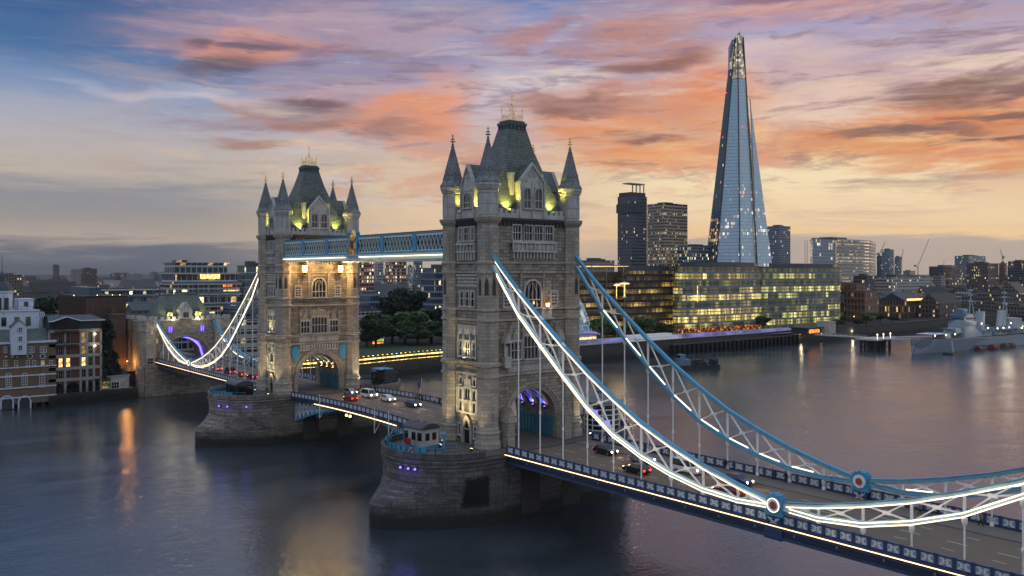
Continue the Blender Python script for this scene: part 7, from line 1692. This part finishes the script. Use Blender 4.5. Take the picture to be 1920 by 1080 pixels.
for nm, lb, u0, u1, vt, X, L, mt in (('office_block', 'stacked white terraces right of the brown warehouses', 1778, 1792, 556, -215, 20, 'office_white'), ('office_block', 'pale banded office set back behind the warship mast', 1792, 1822, 545, -240, 22, 'office_white'), ('brown_office', 'large dark brown office with lit rows above the warship', 1812, 1872, 494, -430, 30, 'brown_office'), ('brown_office', 'tan end tower of the dark brown office', 1873, 1888, 494, -425, 24, 'brown_grid'), ('office_block', 'blue glass rooftop office behind the tan end tower', 1790, 1848, 480, -640, 26, 'tower_grid'), ('office_block', 'grey office at the right edge of the skyline', 1889, 1940, 490, -470, 26, 'office_dark'), ('brown_building', 'reddish apartment stack with a lit lift shaft behind the ship funnels', 1838, 1862, 542, -225, 14, 'city_brick'), ('chimney_block', 'slim brown chimney-like tower near the right edge', 1880, 1888, 520, -260, 6, 'brown_grid'), ('office_block', 'ornate pink-lit riverside block at the right edge', 1890, 1940, 548, -230, 20, 'city_brick'), ('office_block', 'low blue office with bright windows left of the brown office', 1742, 1806, 500, -480, 20, 'office_dark'), ('tower_block', 'unfinished grid tower under the left cranes', 1653, 1676, 468, -760, 18, 'tower_grid'), ('tower_block', 'slim dark tower right of the grid tower', 1677, 1690, 482, -780, 16, 'tower_grid'), ('tower_block', 'dark stub left of the grid tower', 1644, 1653, 480, -740, 14, 'office_dark'), ('office_block', 'grey roofscape block between tower and offices', 1600, 1640, 518, -330, 20, 'office_dark')):
    ax(nm, lb, 'tower' if 'tower' in nm else 'office', u0, u1, vt, X, L, mt)
def crane(u, vb, vt, u2, v2, D, label):
    a = at(u, vb, D); b = at(u, vt, D); c = at(u2, v2, D); t = thing('tower_crane', label, 'crane', (a.x, a.y, a.z), 0, 'cranes on the skyline'); o = -Vector(a); m = MB(); s = 1.0
    for d in ((-s, 0), (s, 0)): m.bar(Vector(a) + o + Vector((d[0], 0, 0)), b + o + Vector((d[0], 0, 0)), .35)
    n = 8
    for i in range(n): p = a.lerp(b, i / n) + o; q = a.lerp(b, (i + 1) / n) + o; m.bar(p - Vector((s, 0, 0)), q + Vector((s, 0, 0)), .3)
    m.build('mast', Mx['grey_metal'], t); j = MB(); back = b + (b - c) * .25; back.z = b.z + 2; top = b + Vector((0, 0, 6))
    for dz in (0, 2.0): j.bar(b + o + Vector((0, 0, dz)), c + o + Vector((0, 0, dz * .4)), .32)
    for i in range(10): p, q = b.lerp(c, i / 10) + o, b.lerp(c, (i + 1) / 10) + o; j.bar(p, q + Vector((0, 0, 2 - .13 * i)), .2)
    j.bar(b + o, back + o, .8); j.box(*(back + o - Vector((1.5, 1.5, 2))), *(back + o + Vector((1.5, 1.5, 1)))); j.bar(top + o, back + o, .25); j.build('jib', Mx['grey_metal'], t)
crane(1721, 516, 500, 1742, 449, 1500, 'largest luffing crane leaning right above the skyline')
crane(1690, 512, 486, 1694, 468, 1300, 'short crane beside the slim dark tower')
crane(1649, 490, 478, 1660, 453, 1350, 'thin crane behind the rounded louvred office')
crane(1880, 494, 484, 1875, 467, 1400, 'small crane near the right edge')
crane(1766, 512, 505, 1771, 488, 1900, 'faint distant crane right of the largest one')
# promenade: purple-glowing hoarding, lamps, steps and trees
t = thing('promenade_fence', 'long low promenade fence glowing violet in front of the glass offices', 'fence', (-178, 250, 6.5)); off = local(t); f = MB(); v = MB()
for a, b in zip([(-174, 165), (-176, 190), (-175, 225), (-172, 290), (-171, 338)], [(-176, 190), (-175, 225), (-172, 290), (-171, 338), (-172, 350)]):
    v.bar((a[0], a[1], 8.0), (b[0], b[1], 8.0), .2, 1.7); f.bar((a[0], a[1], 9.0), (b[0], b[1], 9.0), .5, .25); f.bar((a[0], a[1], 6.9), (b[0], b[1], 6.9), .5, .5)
v.build('lit_panel', Mx['violet_glow'], t, off); f.build('rail', Mx['pale_concrete'], t, off)  # panels glow themselves; violet wash of light put into the material
w = MB(); pil = MB()
for k in range(30): y = 232 + k * 3.6; pil.box(-165.2, y - .5, -1, -163.6, y + .5, 4.6)
pil.box(-166, 230, 4.6, -163.2, 340, 5.2); tag(pil.build('river_piles', Mx['river_wall']), 'row of dark timber fender piles along the quay below the violet fence', 'piles')
for k, (u, v_) in enumerate(((1214, 641), (1241, 638), (1281, 641), (1294, 639), (1320, 642), (1356, 637), (1371, 637), (1404, 636), (1440, 633), (1470, 631), (1500, 628), (1540, 625), (1597, 621))):
    globe_lamp(u, v_, -169.5, ['warm globe lamp', 'small globe lamp', 'bright globe lamp'][k % 3] + ' on the promenade, ' + ['near the river steps', 'left of the dredger', 'right before the curved office', 'below the curved office edge', 'above the dredger bow', 'below the red-lit shops', 'by the green sign', 'below the gap between glass offices', 'left part of the straight office', 'middle of the straight office', 'below the right of the straight office', 'close to the brown building', 'last one before the trees'][k], 'globe lamps on the promenade', 'lamp_warm', 500 if k % 2 == 0 else 0)
t = thing('river_pavilion', 'low pavilion with a curved white roof and golden light beside the near tower', 'pavilion', (-182, 178, 6.5)); r = MB()
P = arcpts(0, 16, 4.6, 2.2, 12)
for p, q in zip(P, P[1:]): r.face([(5, p[0], p[1]), (5, q[0], q[1]), (-6, q[0], q[1]), (-6, p[0], p[1])]); r.face([(5, p[0], p[1] - .5), (5, q[0], q[1] - .5), (5, q[0], q[1]), (5, p[0], p[1])])
r.build('roof', Mx['violet_glow'], t); g = MB()  # roof glows violet by itself; light put into its material
for k in range(12): y = -14 + k * 2.4; g.box(3.6, y, .3, 3.9, y + 1.9, 3.4)
g.build('lit_window', Mx['window_lit'], t); w = MB(); w.box(-6, -15, 0, 3.6, 15, 4.4); w.box(-1, -24, 0, 5.5, -15, 2.2); w.build('wall', Mx['pale_concrete'], t)
t = thing('white_stairs', 'white stepped terrace at the quay edge below the dark office', 'terrace', (-170, 228, 6.5)); w = MB(); w.box(-3, -22, 0, 2, 14, 1.2); w.box(-5, -22, 1.2, 0, 14, 2.4); w.box(-7, -20, 2.4, -2.5, 12, 3.4); w.build('wall', Mx['white_paint'], t)
for k, (u, vb, vt, X, r, m, lb) in enumerate(((1205, 640, 592, -190, 7.5, 'leaf_mid', 'round green tree lit by the lamp mast'), (1240, 640, 604, -196, 6, 'leaf_dark', 'smaller tree right of the one lit by the lamp mast'), (1130, 640, 595, -198, 7, 'leaf_mid', 'tree right of the egg-shaped glass building'), (1150, 640, 602, -194, 6, 'leaf_dark', 'dark tree left of the lamp mast'), (1184, 640, 606, -186, 5, 'leaf_mid', 'low tree at the foot of the lamp mast'), (1431, 634, 592, -184, 5, 'leaf_dark', 'slim dark tree between the two glass offices'), (1570, 630, 598, -182, 5, 'leaf_dark', 'dark tree at the end of the straight glass office'), (1625, 622, 585, -186, 6, 'leaf_mid', 'leafy tree in front of the brown building'), (1650, 622, 588, -186, 6, 'leaf_dark', 'darker leafy tree next to the brown building'), (1672, 622, 592, -188, 5.5, 'leaf_deep', 'deep green tree before the bow-fronted warehouse'), (1608, 624, 600, -180, 5, 'leaf_deep', 'low dark tree at the riverside corner'), (1694, 620, 598, -192, 6, 'leaf_dark', 'rounded tree under the warehouse windows'), (1803, 606, 575, -210, 8, 'leaf_dark', 'tree behind the warship superstructure'))):
    tree_at(u, vb, vt, X, r, lb, mat=m, n=2200, var=k % 3, group='trees along the promenade')
tree_at(199, 715, 592, -179, 4.8, z0=3.2, label= 'tall dark column-shaped tree between the red apartments and the lane', mat='leaf_deep', n=4200, shape='col', group='trees left of the gatehouse')
tree_at(182, 715, 640, -174, 3.4, z0=3.2, label= 'ivy-like dark tree clinging to the red apartments', mat='leaf_deep', n=3000, shape='col', var=1, group='trees left of the gatehouse')
tree_at(188, 726, 705, -173.5, 3.0, z0=3.2, label= 'small tree lit orange on the quay', mat='leaf_mid', n=900, group='trees left of the gatehouse')
tree_at(100, 580, 553, -420, 13, 'wide dark tree behind the white house', mat='leaf_deep', n=2600, group='trees left of the gatehouse'); tree_at(80, 582, 556, -400, 10, 'dark tree hugging the white house roofline', mat='leaf_deep', n=2200, var=1, group='trees left of the gatehouse'); tree_at(125, 582, 560, -430, 10, 'dark tree right of the wide one behind the white house', mat='leaf_deep', n=2200, var=2, group='trees left of the gatehouse')

# ------------------------------------------------------------------ ships
def warship():
    X0, Yb, Lg = -93.0, 325.0, 187.0; t = thing('warship', 'grey-blue camouflaged museum warship with gun turrets and tall masts', 'warship', (X0, Yb + 60, 0)); off = local(t); B = lambda mb, n, m, p=t, **k: mb.build(n, Mx[m], p, off, **k)
    st = [(0, .15, 7.6, .1), (.03, 2.2, 7.4, .3), (.1, 5.2, 6.9, 2.2), (.2, 7.8, 6.3, 5), (.35, 9.4, 5.9, 8.2), (.6, 9.6, 5.6, 8.8), (.62, 9.6, 4.6, 8.8), (.85, 8.6, 4.4, 6.5), (1.0, 4.5, 4.6, 2)]
    h = MB(); h2 = MB(); S = []
    for q, w, z, wb in st: y = Yb + Lg * q; S.append(((X0, y), w, z, wb))
    for (c0, w0, z0, b0), (c1, w1, z1, b1) in zip(S, S[1:]):
        for s in (-1, 1):
            h.face([(c0[0] + s * b0, c0[1] + (1.5 if b0 < .2 else 0), -1), (c1[0] + s * b1, c1[1], -1), (c1[0] + s * w1, c1[1], z1), (c0[0] + s * w0, c0[1], z0)][::s])
        h2.face([(c0[0] - w0, c0[1], z0), (c0[0] + w0, c0[1], z0), (c1[0] + w1, c1[1], z1), (c1[0] - w1, c1[1], z1)])
    hu = B(h, 'hull', 'ship_camo'); h2.build('deck', Mx['footpath'], hu, off)
    def yy(q): return Yb + Lg * q
    for q, z in ((.17, 6.7), (.235, 8.9), (.79, 6.9), (.86, 5.0)):
        g = MB(); y = yy(q); d = -1 if q < .5 else 1; g.lathe([(3.2, z - .6), (3.2, z)], 12, (X0, y)); T = lambda a, zz, o: (X0 + a, y + o * d, zz)
        fprism(g, T, [(-3.4, z), (3.4, z), (3.0, z + 2.4), (-3.0, z + 2.4)], -3.4, 3.2); o = B(g, 'gun_turret', 'ship_grey'); gb = MB()
        for x in (-1.6, 0, 1.6): gb.tube((X0 + x, y + d * 3, z + 1.3), (X0 + x, y + d * 10.2, z + 2.9), .28, 8, .2)
        gb.build('gun_barrel', Mx['ship_blue'], o, off)
    s = MB(); z0 = 6.2
    s.box(X0 - 5, yy(.25), z0, X0 + 5, yy(.42), z0 + 3); s.box(X0 - 4.4, yy(.26), z0 + 3, X0 + 4.4, yy(.36), z0 + 6); s.box(X0 - 4.8, yy(.262), z0 + 6, X0 + 4.8, yy(.335), z0 + 8.4); s.box(X0 - 3.4, yy(.268), z0 + 8.4, X0 + 3.4, yy(.325), z0 + 11); s.box(X0 - 4.2, yy(.266), z0 + 11, X0 + 4.2, yy(.31), z0 + 12.2); s.box(X0 - 2.2, yy(.275), z0 + 12.2, X0 + 2.2, yy(.3), z0 + 15)
    s.box(X0 - 6, yy(.43), z0, X0 + 6, yy(.7), z0 + 2.6); s.box(X0 - 4, yy(.56), z0 + 2.6, X0 + 4, yy(.68), z0 + 5.6); s.box(X0 - 3.4, yy(.58), z0 + 5.6, X0 + 3.4, yy(.65), z0 + 8.2); s.box(X0 - 4.6, yy(.7), z0 - 1, X0 + 4.6, yy(.77), z0 + 2)
    for k in range(10): s.box(X0 + 4.4, yy(.27 + .007 * k) - .15, z0 + 6.2, X0 + 5.2, yy(.27 + .007 * k) + .25, z0 + 8.0)
    B(s, 'superstructure', 'ship_camo')
    for k in range(14): y = yy(.265) + k * 1.0; w = MB(); w.box(X0 + 3.38, y, z0 + 9.3, X0 + 3.5, y + .7, z0 + 10.2); B(w, 'bridge_window', 'window_dark')
    for k in range(9): w = MB(); w.box(X0 - 3.2 + k * .75, yy(.268) - .08, z0 + 9.3, X0 - 2.7 + k * .75, yy(.268) + .02, z0 + 10.2); B(w, 'bridge_window', 'window_dark')
    for k in range(16): y = yy(.44) + k * 3; w = MB(); w.box(X0 + 5.95, y, z0 + .8, X0 + 6.08, y + .8, z0 + 1.6); B(w, 'bridge_window', 'window_dark')
    for q in (.4, .545):
        f = MB(); y = yy(q); P0 = [(2.4 * math.cos(a), 3.4 * math.sin(a)) for a in [k * PI / 8 for k in range(16)]]
        for k in range(16): a, b = P0[k], P0[(k + 1) % 16]; f.face([(X0 + a[0], y + a[1], z0 + 2), (X0 + b[0], y + b[1], z0 + 2), (X0 + b[0] * .9, y + b[1] * .9 + 1.6, z0 + 13), (X0 + a[0] * .9, y + a[1] * .9 + 1.6, z0 + 13)])
        f.face([(X0 + a[0] * .9, y + a[1] * .9 + 1.6, z0 + 12.8) for a in P0]); B(f, 'funnel', 'ship_grey')
    for q, zt in ((.345, 33), (.57, 31)):
        m = MB(); y = yy(q)
        for dx, dy in ((0, -2), (-2.2, 1.6), (2.2, 1.6)): m.tube((X0 + dx, y + dy, z0 + 5), (X0, y, zt - 4), .3, 6, .16)
        m.tube((X0, y, zt - 5), (X0, y, zt), .18, 6, .08); 
        for z, L in ((zt - 8, 5), (zt - 4.5, 3.4), (zt - 2, 1.6)): m.bar((X0 - L, y, z), (X0 + L, y, z), .2); m.box(X0 - .9, y - .9, z - .5, X0 + .9, y + .9, z + .4)
        for k in range(5): z = z0 + 8 + k * 3; m.bar((X0 - 1.8 + k * .3, y + 1.2 - .2 * k, z), (X0 + 1.8 - k * .3, y + 1.2 - .2 * k, z), .16)
        B(m, 'mast', 'ship_grey')
    sg = MB()
    for q in (.40, .44, .48, .52):
        for s_ in (-1, 1): y = yy(q); sg.box(X0 + s_ * 6 - 1.4, y - 1.5, z0 + 2.6, X0 + s_ * 6 + 1.4, y + 1.5, z0 + 4.6); sg.tube((X0 + s_ * 6, y, z0 + 4), (X0 + s_ * 9.5, y - .8, z0 + 5.4), .12, 6)
    for k in range(3): y = yy(.46 + .035 * k); sg.path([(X0 + 7, y - 3, z0 + 2), (X0 + 8, y - 3.4, z0 + 3.2), (X0 + 8, y + 3.4, z0 + 3.2), (X0 + 7, y + 3, z0 + 2)], 1.4, .8)
    B(sg, 'deck_gear', 'ship_blue')
    lt = MB()
    for q, z, x in ((.1, 8.6, 3), (.14, 8.6, 5), (.18, 8.8, 6), (.43, 10, 7.2), (.47, 10, 7.2), (.51, 10, 7.2), (.36, 13, 4.6), (.39, 10.5, 5.4), (.56, 12, 4.2), (.60, 9, 7), (.65, 9, 7)): lt.ball((X0 + x, yy(q), z), .32, 6, 4)
    B(lt, 'deck_lamp', 'lamp_white'); lamp('POINT', Vector((X0 + 10, yy(.46), 16)) - t.location, 1800, (1, .85, .6), t, r=3); lamp('POINT', Vector((X0 + 8, yy(.3), 14)) - t.location, 900, (1, .85, .65), t, r=3)
    cn = MB(); cn.box(X0 - 5, yy(.08), 9.2, X0 + 5, yy(.15), 9.4); B(cn, 'deck_awning', 'white_board')
    ch = MB(); ch.bar((X0 + 1.5, yy(.02), 5.5), (X0 + 5, yy(-.05), -.5), .25); B(ch, 'anchor_chain', 'black_metal')
    rl = MB(); 
    for a, b in zip(S, S[1:]): rl.bar((a[0][0] + a[1], a[0][1], a[2] + 1), (b[0][0] + b[1], b[0][1], b[2] + 1), .08)
    B(rl, 'guard_rail', 'ship_grey')
    for k, (q, r_) in enumerate(((.255, 1.7), (.34, 1.9), (.42, 1.8), (.46, 1.6))):
        y = yy(q); tk = thing('mooring_drum', ['dark red mooring drum nearest the warship gangway', 'red mooring drum in the middle of the hull side', 'dark brown mooring drum behind the red ones', 'last mooring drum by the stern half of the hull'][k], 'buoy', (X0 + 11.8, y, .6), 0, 'drums along the hull'); d = MB(); d.tube((0, -2.2, 0), (0, 2.2, 0), r_, 14); d.build('drum', Mx['drum_red' if k < 2 else 'brown_brick'], tk); d = MB(); 
        for e in (-1.5, 0, 1.5): d.tube((0, e - .1, 0), (0, e + .1, 0), r_ + .08, 14)
        d.build('band', Mx['black_metal'], tk)
    pt = thing('landing_pontoon', 'floating pontoon with raft of dark frames against the bow quarter', 'pontoon', (X0 + 12, yy(.1), 0)); p = MB(); p.box(-2.5, -6, -.4, 2.5, 6, .7); p.build('raft', Mx['black_metal'], pt); p = MB(); railing(p, [(2, -5.6, .7), (2, 5.6, .7)], 1.3, 1.2); p.bar((-4.5, 8, 6), (1.5, -3, .9), .9, .2); p.build('gangway', Mx['grey_metal'], pt)
def ship_camo():
    m, b, p = newmat('ship_camo'); tc = b.node('ShaderNodeTexCoord'); q = b.sep(tc.outputs['Object']); v = b.node('ShaderNodeTexVoronoi'); v.inputs['Scale'].default_value = 1.0
    w = b.noise(tc.outputs['Object'], .06, 2, .5); b.put(v.inputs['Vector'], b.vec(b.mul(q[0], .03), b.add(b.mul(q[1], .05), b.mul(w, .4)), b.mul(q[2], .09)))
    r = b.sep(v.outputs['Color'])[0]; n = b.noise(tc.outputs['Object'], .9, 5, .65); col = b.mix(b.m('GREATER_THAN', r, .62), hexc('#8b949c'), hexc('#526b84')); col = b.mix(b.m('LESS_THAN', r, .18), col, hexc('#6c7882')); f = b.add(.75, b.mul(n, .5)); setp(b, p, col=b.mix(1.0, col, b.vec(f, f, f), 'MULTIPLY'), rough=.6)
plain('drum_red', '#5e2324', .7, var=.3)
ship_camo(); warship()
# jetty between bank and warship
t = thing('jetty', 'dark jetty with long walkway reaching the warship bow', 'jetty', (-117, 335, 0)); off = local(t); B = lambda mb, n, m: mb.build(n, Mx[m], t, off)
p = MB()
for x in (-121, -117, -113):
    for y in (328, 332, 337, 342): p.box(x - .5, y - .5, -2, x + .5, y + .5, 5.6)
for y in (328, 342): p.bar((-121, y, 1), (-113, y, 5.4), .4); p.bar((-121, y, 5.4), (-113, y, 1), .4)
[p.bar((-121, y, 4.9), (-113, y, 4.9), .4) for y in (332, 337)]; [p.bar((x, 328, 4.9), (x, 342, 4.9), .4) for x in (-121, -113)]; B(p, 'piles', 'black_metal'); d = MB(); d.box(-123, 326, 5.4, -111, 344, 6.2); d.box(-165, 337, 5.5, -123, 341, 6.1); d.bar((-111, 334, 6.0), (-97, 338, 6.6), 3.2, .6); d.bar((-118, 344, 6), (-100, 372, 6.5), 3, .5); B(d, 'deck', 'pale_concrete'); r = MB(); railing(r, [(-111.3, 326.2, 6.2), (-111.3, 344, 6.2)], 1.1, 2); railing(r, [(-165, 337.2, 6.1), (-123, 337.2, 6.1)], 1.1, 3); B(r, 'rail', 'white_paint')
l = MB()
for y in (328, 334, 341): l.ball((-112, y, 8.6), .3, 6, 4); l.tube((-112, y, 6.2), (-112, y, 8.5), .07, 5)
B(l, 'jetty_lamp', 'lamp_white')
t = thing('jetty_shelter', 'white box and dark canopies of the pier ticket office by the trees', 'kiosk', (-152, 344, 6.2)); w = MB(); w.box(-6, 2, 0, 2, 8, 6.5); w.box(-6.3, 1.7, 6.5, 2.3, 8.3, 6.8); w.build('wall', Mx['pale_concrete'], t); w = MB(); w.box(-12, -14, 0, -2, 0, 3.2); w.box(-13, -15, 3.2, -1, 1, 3.7); w.build('canopy', Mx['slate_plain'], t); w = MB(); w.box(-2.0, -12, .6, -1.85, -2, 2.6); w.build('lit_window', Mx['orange_glow'], t)
def string_lights(label, pts):
    t = thing('string_lights', label, 'string lights', pts[0], 0, 'strings of bulbs by the warship'); m = MB(); P = []
    for a, b in zip(pts, pts[1:]):
        a, b = Vector(a), Vector(b); n = 10
        for i in range(n): q = i / n; P.append(a.lerp(b, q) - Vector((0, 0, 2.2 * 4 * q * (1 - q) * .5)) - Vector(pts[0]))
    P.append(Vector(pts[-1]) - Vector(pts[0])); m.path(P, .15, .15); m.build('lit_cable', Mx['lamp_warm_soft'], t); k = MB()
    for p in pts: p = Vector(p) - Vector(pts[0]); k.tube((p.x, p.y, 6.4 - pts[0][2]), (p.x, p.y, p.z), .1, 6)
    k.build('pole', Mx['black_metal'], t)
emit('lamp_warm_soft', '#ffa63c', 2.6)
string_lights('golden festoon of bulbs on the quay before the bow-fronted warehouse', [tuple(onX(u, v, -172)) for u, v in ((1671, 611), (1690, 608), (1713, 606), (1730, 605), (1746, 601))]); string_lights('shorter golden festoon right of the warehouse by the ship bow', [tuple(onX(u, v, -172)) for u, v in ((1770, 601), (1780, 601), (1790, 597))])
# dredger moored in mid-river
def dredger():
    a, b = Vector((-122, 184.5, 0)), Vector((-113, 203, 0)); c = (a + b) / 2; rz = math.atan2(b.y - a.y, b.x - a.x); t = thing('work_barge', 'dark cluttered work barge moored in mid-river', 'barge', c, rz); L = 21.5
    h = MB(); h.prism([(-L / 2, -3.2), (L / 2 - 2.5, -3.2), (L / 2, 0), (L / 2 - 2.5, 3.2), (-L / 2, 3.2)], -.5, 1.5); h.build('hull', Mx['black_metal'], t)
    w = MB(); w.box(-9.5, -2.2, 1.5, -4.5, 2.2, 4.0); w.box(-9, -1.8, 4.0, -6.5, 1.8, 6.0); w.build('wheelhouse', Mx['ship_blue'], t); g = MB(); g.box(-9.05, -1.6, 4.6, -6.45, 1.6, 5.6); g.build('window', Mx['window_dark'], t)
    m = MB(); rg = random.Random(4)
    for k in range(26): x = rg.uniform(-4, 8.5); y = rg.uniform(-2.4, 2.4); q = rg.uniform(.4, 1.2); m.box(x - q, y - q * .6, 1.5, x + q, y + q * .6, 1.5 + rg.uniform(.6, 2.4))
    for k in range(7): x = -3 + k * 1.7; m.bar((x, -2.6, 1.5), (x + rg.uniform(-1, 2), 1.5, rg.uniform(3, 5)), .22)
    m.build('deck_cargo', Mx['black_metal'], t); k = MB(); k.bar((2, 0, 1.5), (2.2, 0, 4.6), .5); k.path([(2.2, 0, 4.6), (6, 0, 5.6), (8.6, 0, 3.4), (8.8, 0, 2.0)], .35); k.build('grab_arm', Mx['dark_paint'], t)
dredger()

# ------------------------------------------------------------------ the rest of the city, block by block
def city():
    rg = random.Random(11); N = 0; LB = {'city_low': 'small dark block with scattered lit windows far off in the dim city', 'city_pale': 'small pale block far off in the dim city roofscape', 'city_brick': 'small brownish block far off in the dim city roofscape'}
    def one(u, D, w, h, dp, mt, rot, lab=None, grp=None, pitched=False, nm='distant_building'):
        P = at(u, HV, D); t = thing(nm, lab or LB[mt], 'distant building', (P.x, P.y, 6.4), rot, grp or ('distant ' + mt.replace('_', ' ') + ' blocks')); m = MB(); m.box(-dp / 2, -w / 2, 0, dp / 2, w / 2, h, 'b')
        if pitched: 
            e = w * .22; m.face([(dp / 2, -w / 2, h), (dp / 2, w / 2, h), (0, w / 2, h + e), (0, -w / 2, h + e)]); m.face([(0, -w / 2, h + e), (0, w / 2, h + e), (-dp / 2, w / 2, h), (-dp / 2, -w / 2, h)])
            for y in (-w / 2, w / 2): m.face([(dp / 2, y, h), (0, y, h + e), (-dp / 2, y, h)])
        else: m.box(-dp / 2 + dp * .2, -w / 2 + w * .15, h, dp / 2 - dp * .35, w / 2 - w * .4, h + 2.2); m.box(-dp / 2 - .2, -w / 2 - .2, h - .3, dp / 2 + .2, w / 2 + .2, h + .35)
        m.build('wall', Mx[mt], t)
    for k in range(215):
        D = 420 * (3600 / 420) ** (rg.random() ** .85)
        u = rg.choice([rg.uniform(-30, 330), rg.uniform(-30, 500), rg.uniform(650, 840), rg.uniform(1080, 1940), rg.uniform(1480, 1940)])
        if D < 560 and u > 640: D += 260
        if D < 640 and u > 1080: D += 300
        if u < 330 and D < 470: D += 120
        h = rg.choice([7, 9, 11, 13, 16]) * (1 + .25 * (D > 1500)); w = rg.uniform(14, 40) * (1 + D / 4000); one(u, D, w, h, rg.uniform(10, 18), rg.choice(['city_low', 'city_low', 'city_pale', 'city_brick']), rg.choice([0, 0, .2, -.4, .7, 1.1]), pitched=rg.random() < .45)
    for k in range(46):
        D = rg.uniform(330, 760); u = rg.uniform(-20, 330) if k < 34 else rg.uniform(690, 830)
        if D < 400: D += 60
        if k >= 34: D += 140
        one(u, D, rg.uniform(9, 20), rg.choice([7, 9, 10, 12, 14]), rg.uniform(8, 13), rg.choice(['city_low', 'city_pale', 'city_brick', 'city_brick']), rg.choice([0, .15, -.3, .5]), pitched=rg.random() < .6)
    # taller blocks that break the horizon
    for u, D, w, vt, mt, lb in ((147, 1900, 26, 506, 'city_pale', 'pale tower block on the left horizon'), (167, 1700, 24, 504, 'city_brick', 'brown slab tower on the left horizon'), (222, 2200, 34, 513, 'city_low', 'broad dark slab on the left horizon'), (236, 2300, 20, 512, 'city_pale', 'reddish-lit slab beside the broad dark one'), (258, 2400, 22, 514, 'city_pale', 'twin grey block left of a pair on the horizon'), (290, 2100, 18, 511, 'city_pale', 'left pale tower of a pair near the stepped apartments'), (305, 2100, 18, 512, 'city_pale', 'right pale tower of a pair near the stepped apartments'), (105, 2600, 12, 497, 'city_brick', 'slender dark church-like tower on the left horizon'), (20, 900, 18, 516, 'city_low', 'lit roof block left of the dome finial'), (815, 1500, 20, 506, 'city_pale', 'grey tower just left of the near tower'), (1105, 1600, 40, 500, 'city_low', 'long dark slab on the horizon right of the near tower'), (1497, 1500, 30, 505, 'city_low', 'dark block right of the masted office'), (1705, 1900, 60, 508, 'city_pale', 'wide pale roof below the largest crane'), (1790, 1500, 40, 500, 'city_pale', 'grey slab left of the blue glass rooftop office')):
        one(u, D, w, zat(vt, D) - 6.4, 14, mt, .3, lb, 'taller blocks on the horizon', nm='distant_tower')
    t = thing('radio_mast', 'thin lattice mast on the left horizon', 'mast', tuple(at(72, 515, 2600)), 0); m = MB(); m.tube((0, 0, -30), (0, 0, 24), 1.0, 4, .3); [m.bar((-3, 0, z), (3, 0, z), .5) for z in (0, 8, 15)]; m.build('mast', Mx['grey_metal'], t)
    # dark tree masses among the roofs
    fo = MB()
    V = []; F = []
    for k in range(200):
        D = rg.uniform(480, 3800); u = rg.choice([rg.uniform(-40, 520), rg.uniform(640, 840), rg.uniform(1090, 1940)])
        if u > 640 and D < 750: D += 420
        P = at(u, HV, D); R = rg.uniform(8, 18) * (1 + D / 3000)
        for q in range(70):
            a = rg.uniform(0, 6.28); d = rg.random() ** .5; c = Vector((P.x + R * d * math.cos(a), P.y + R * 1.6 * d * math.sin(a), 6.4 + rg.uniform(2, 12) * (1 - d * .4))); s = rg.uniform(1.2, 2.6) * (1 + D / 3000); x = Vector((rg.gauss(0, 1), rg.gauss(0, 1), rg.gauss(0, 1))).normalized(); y = x.cross(Vector((rg.gauss(0, 1), rg.gauss(0, 1), rg.gauss(0, 1)))).normalized(); b = len(V); V += [tuple(c - x * s), tuple(c + y * s * .7), tuple(c + x * s), tuple(c - y * s * .7)]; F.append((b, b + 1, b + 2, b + 3))
    me = bpy.data.meshes.new('city_treeline'); me.from_pydata(V, [], F); me.materials.append(Mx['leaf_deep']); o = bpy.data.objects.new('city_treeline', me); COL.objects.link(o); tag(o, 'dark masses of far trees among the city roofs', 'trees', kind='stuff')
    # far street and window lights: one body of tiny bulbs
    gl = MB()
    for k in range(330):
        D = rg.uniform(450, 3200); u = rg.choice([rg.uniform(0, 480), rg.uniform(0, 480), rg.uniform(650, 835), rg.uniform(1100, 1920)]); P = at(u, HV, D); z = 6.4 + rg.uniform(5, 11); s = .22 + D / 5200; gl.ball((P.x, P.y, z), s, 4, 3)
    tag(gl.build('city_street_lights', Mx['lamp_city']), 'scatter of tiny street lights across the dim city', 'street lights', kind='stuff')
emit('lamp_city', '#ffbe78', 4.0)
city()

# haze over the city and river
def haze(density):
    m = bpy.data.materials.new('haze'); m.use_nodes = True; nt = m.node_tree; nt.nodes.clear(); v = nt.nodes.new('ShaderNodeVolumePrincipled'); v.inputs['Color'].default_value = (.78, .80, .86, 1); v.inputs['Density'].default_value = density; o = nt.nodes.new('ShaderNodeOutputMaterial'); nt.links.new(v.outputs[0], o.inputs['Volume'])
    b = MB(); b.box(-3900, -3300, -3, 600, 3900, 330); tag(b.build('haze', m), kind='stuff')
haze(0.000035)
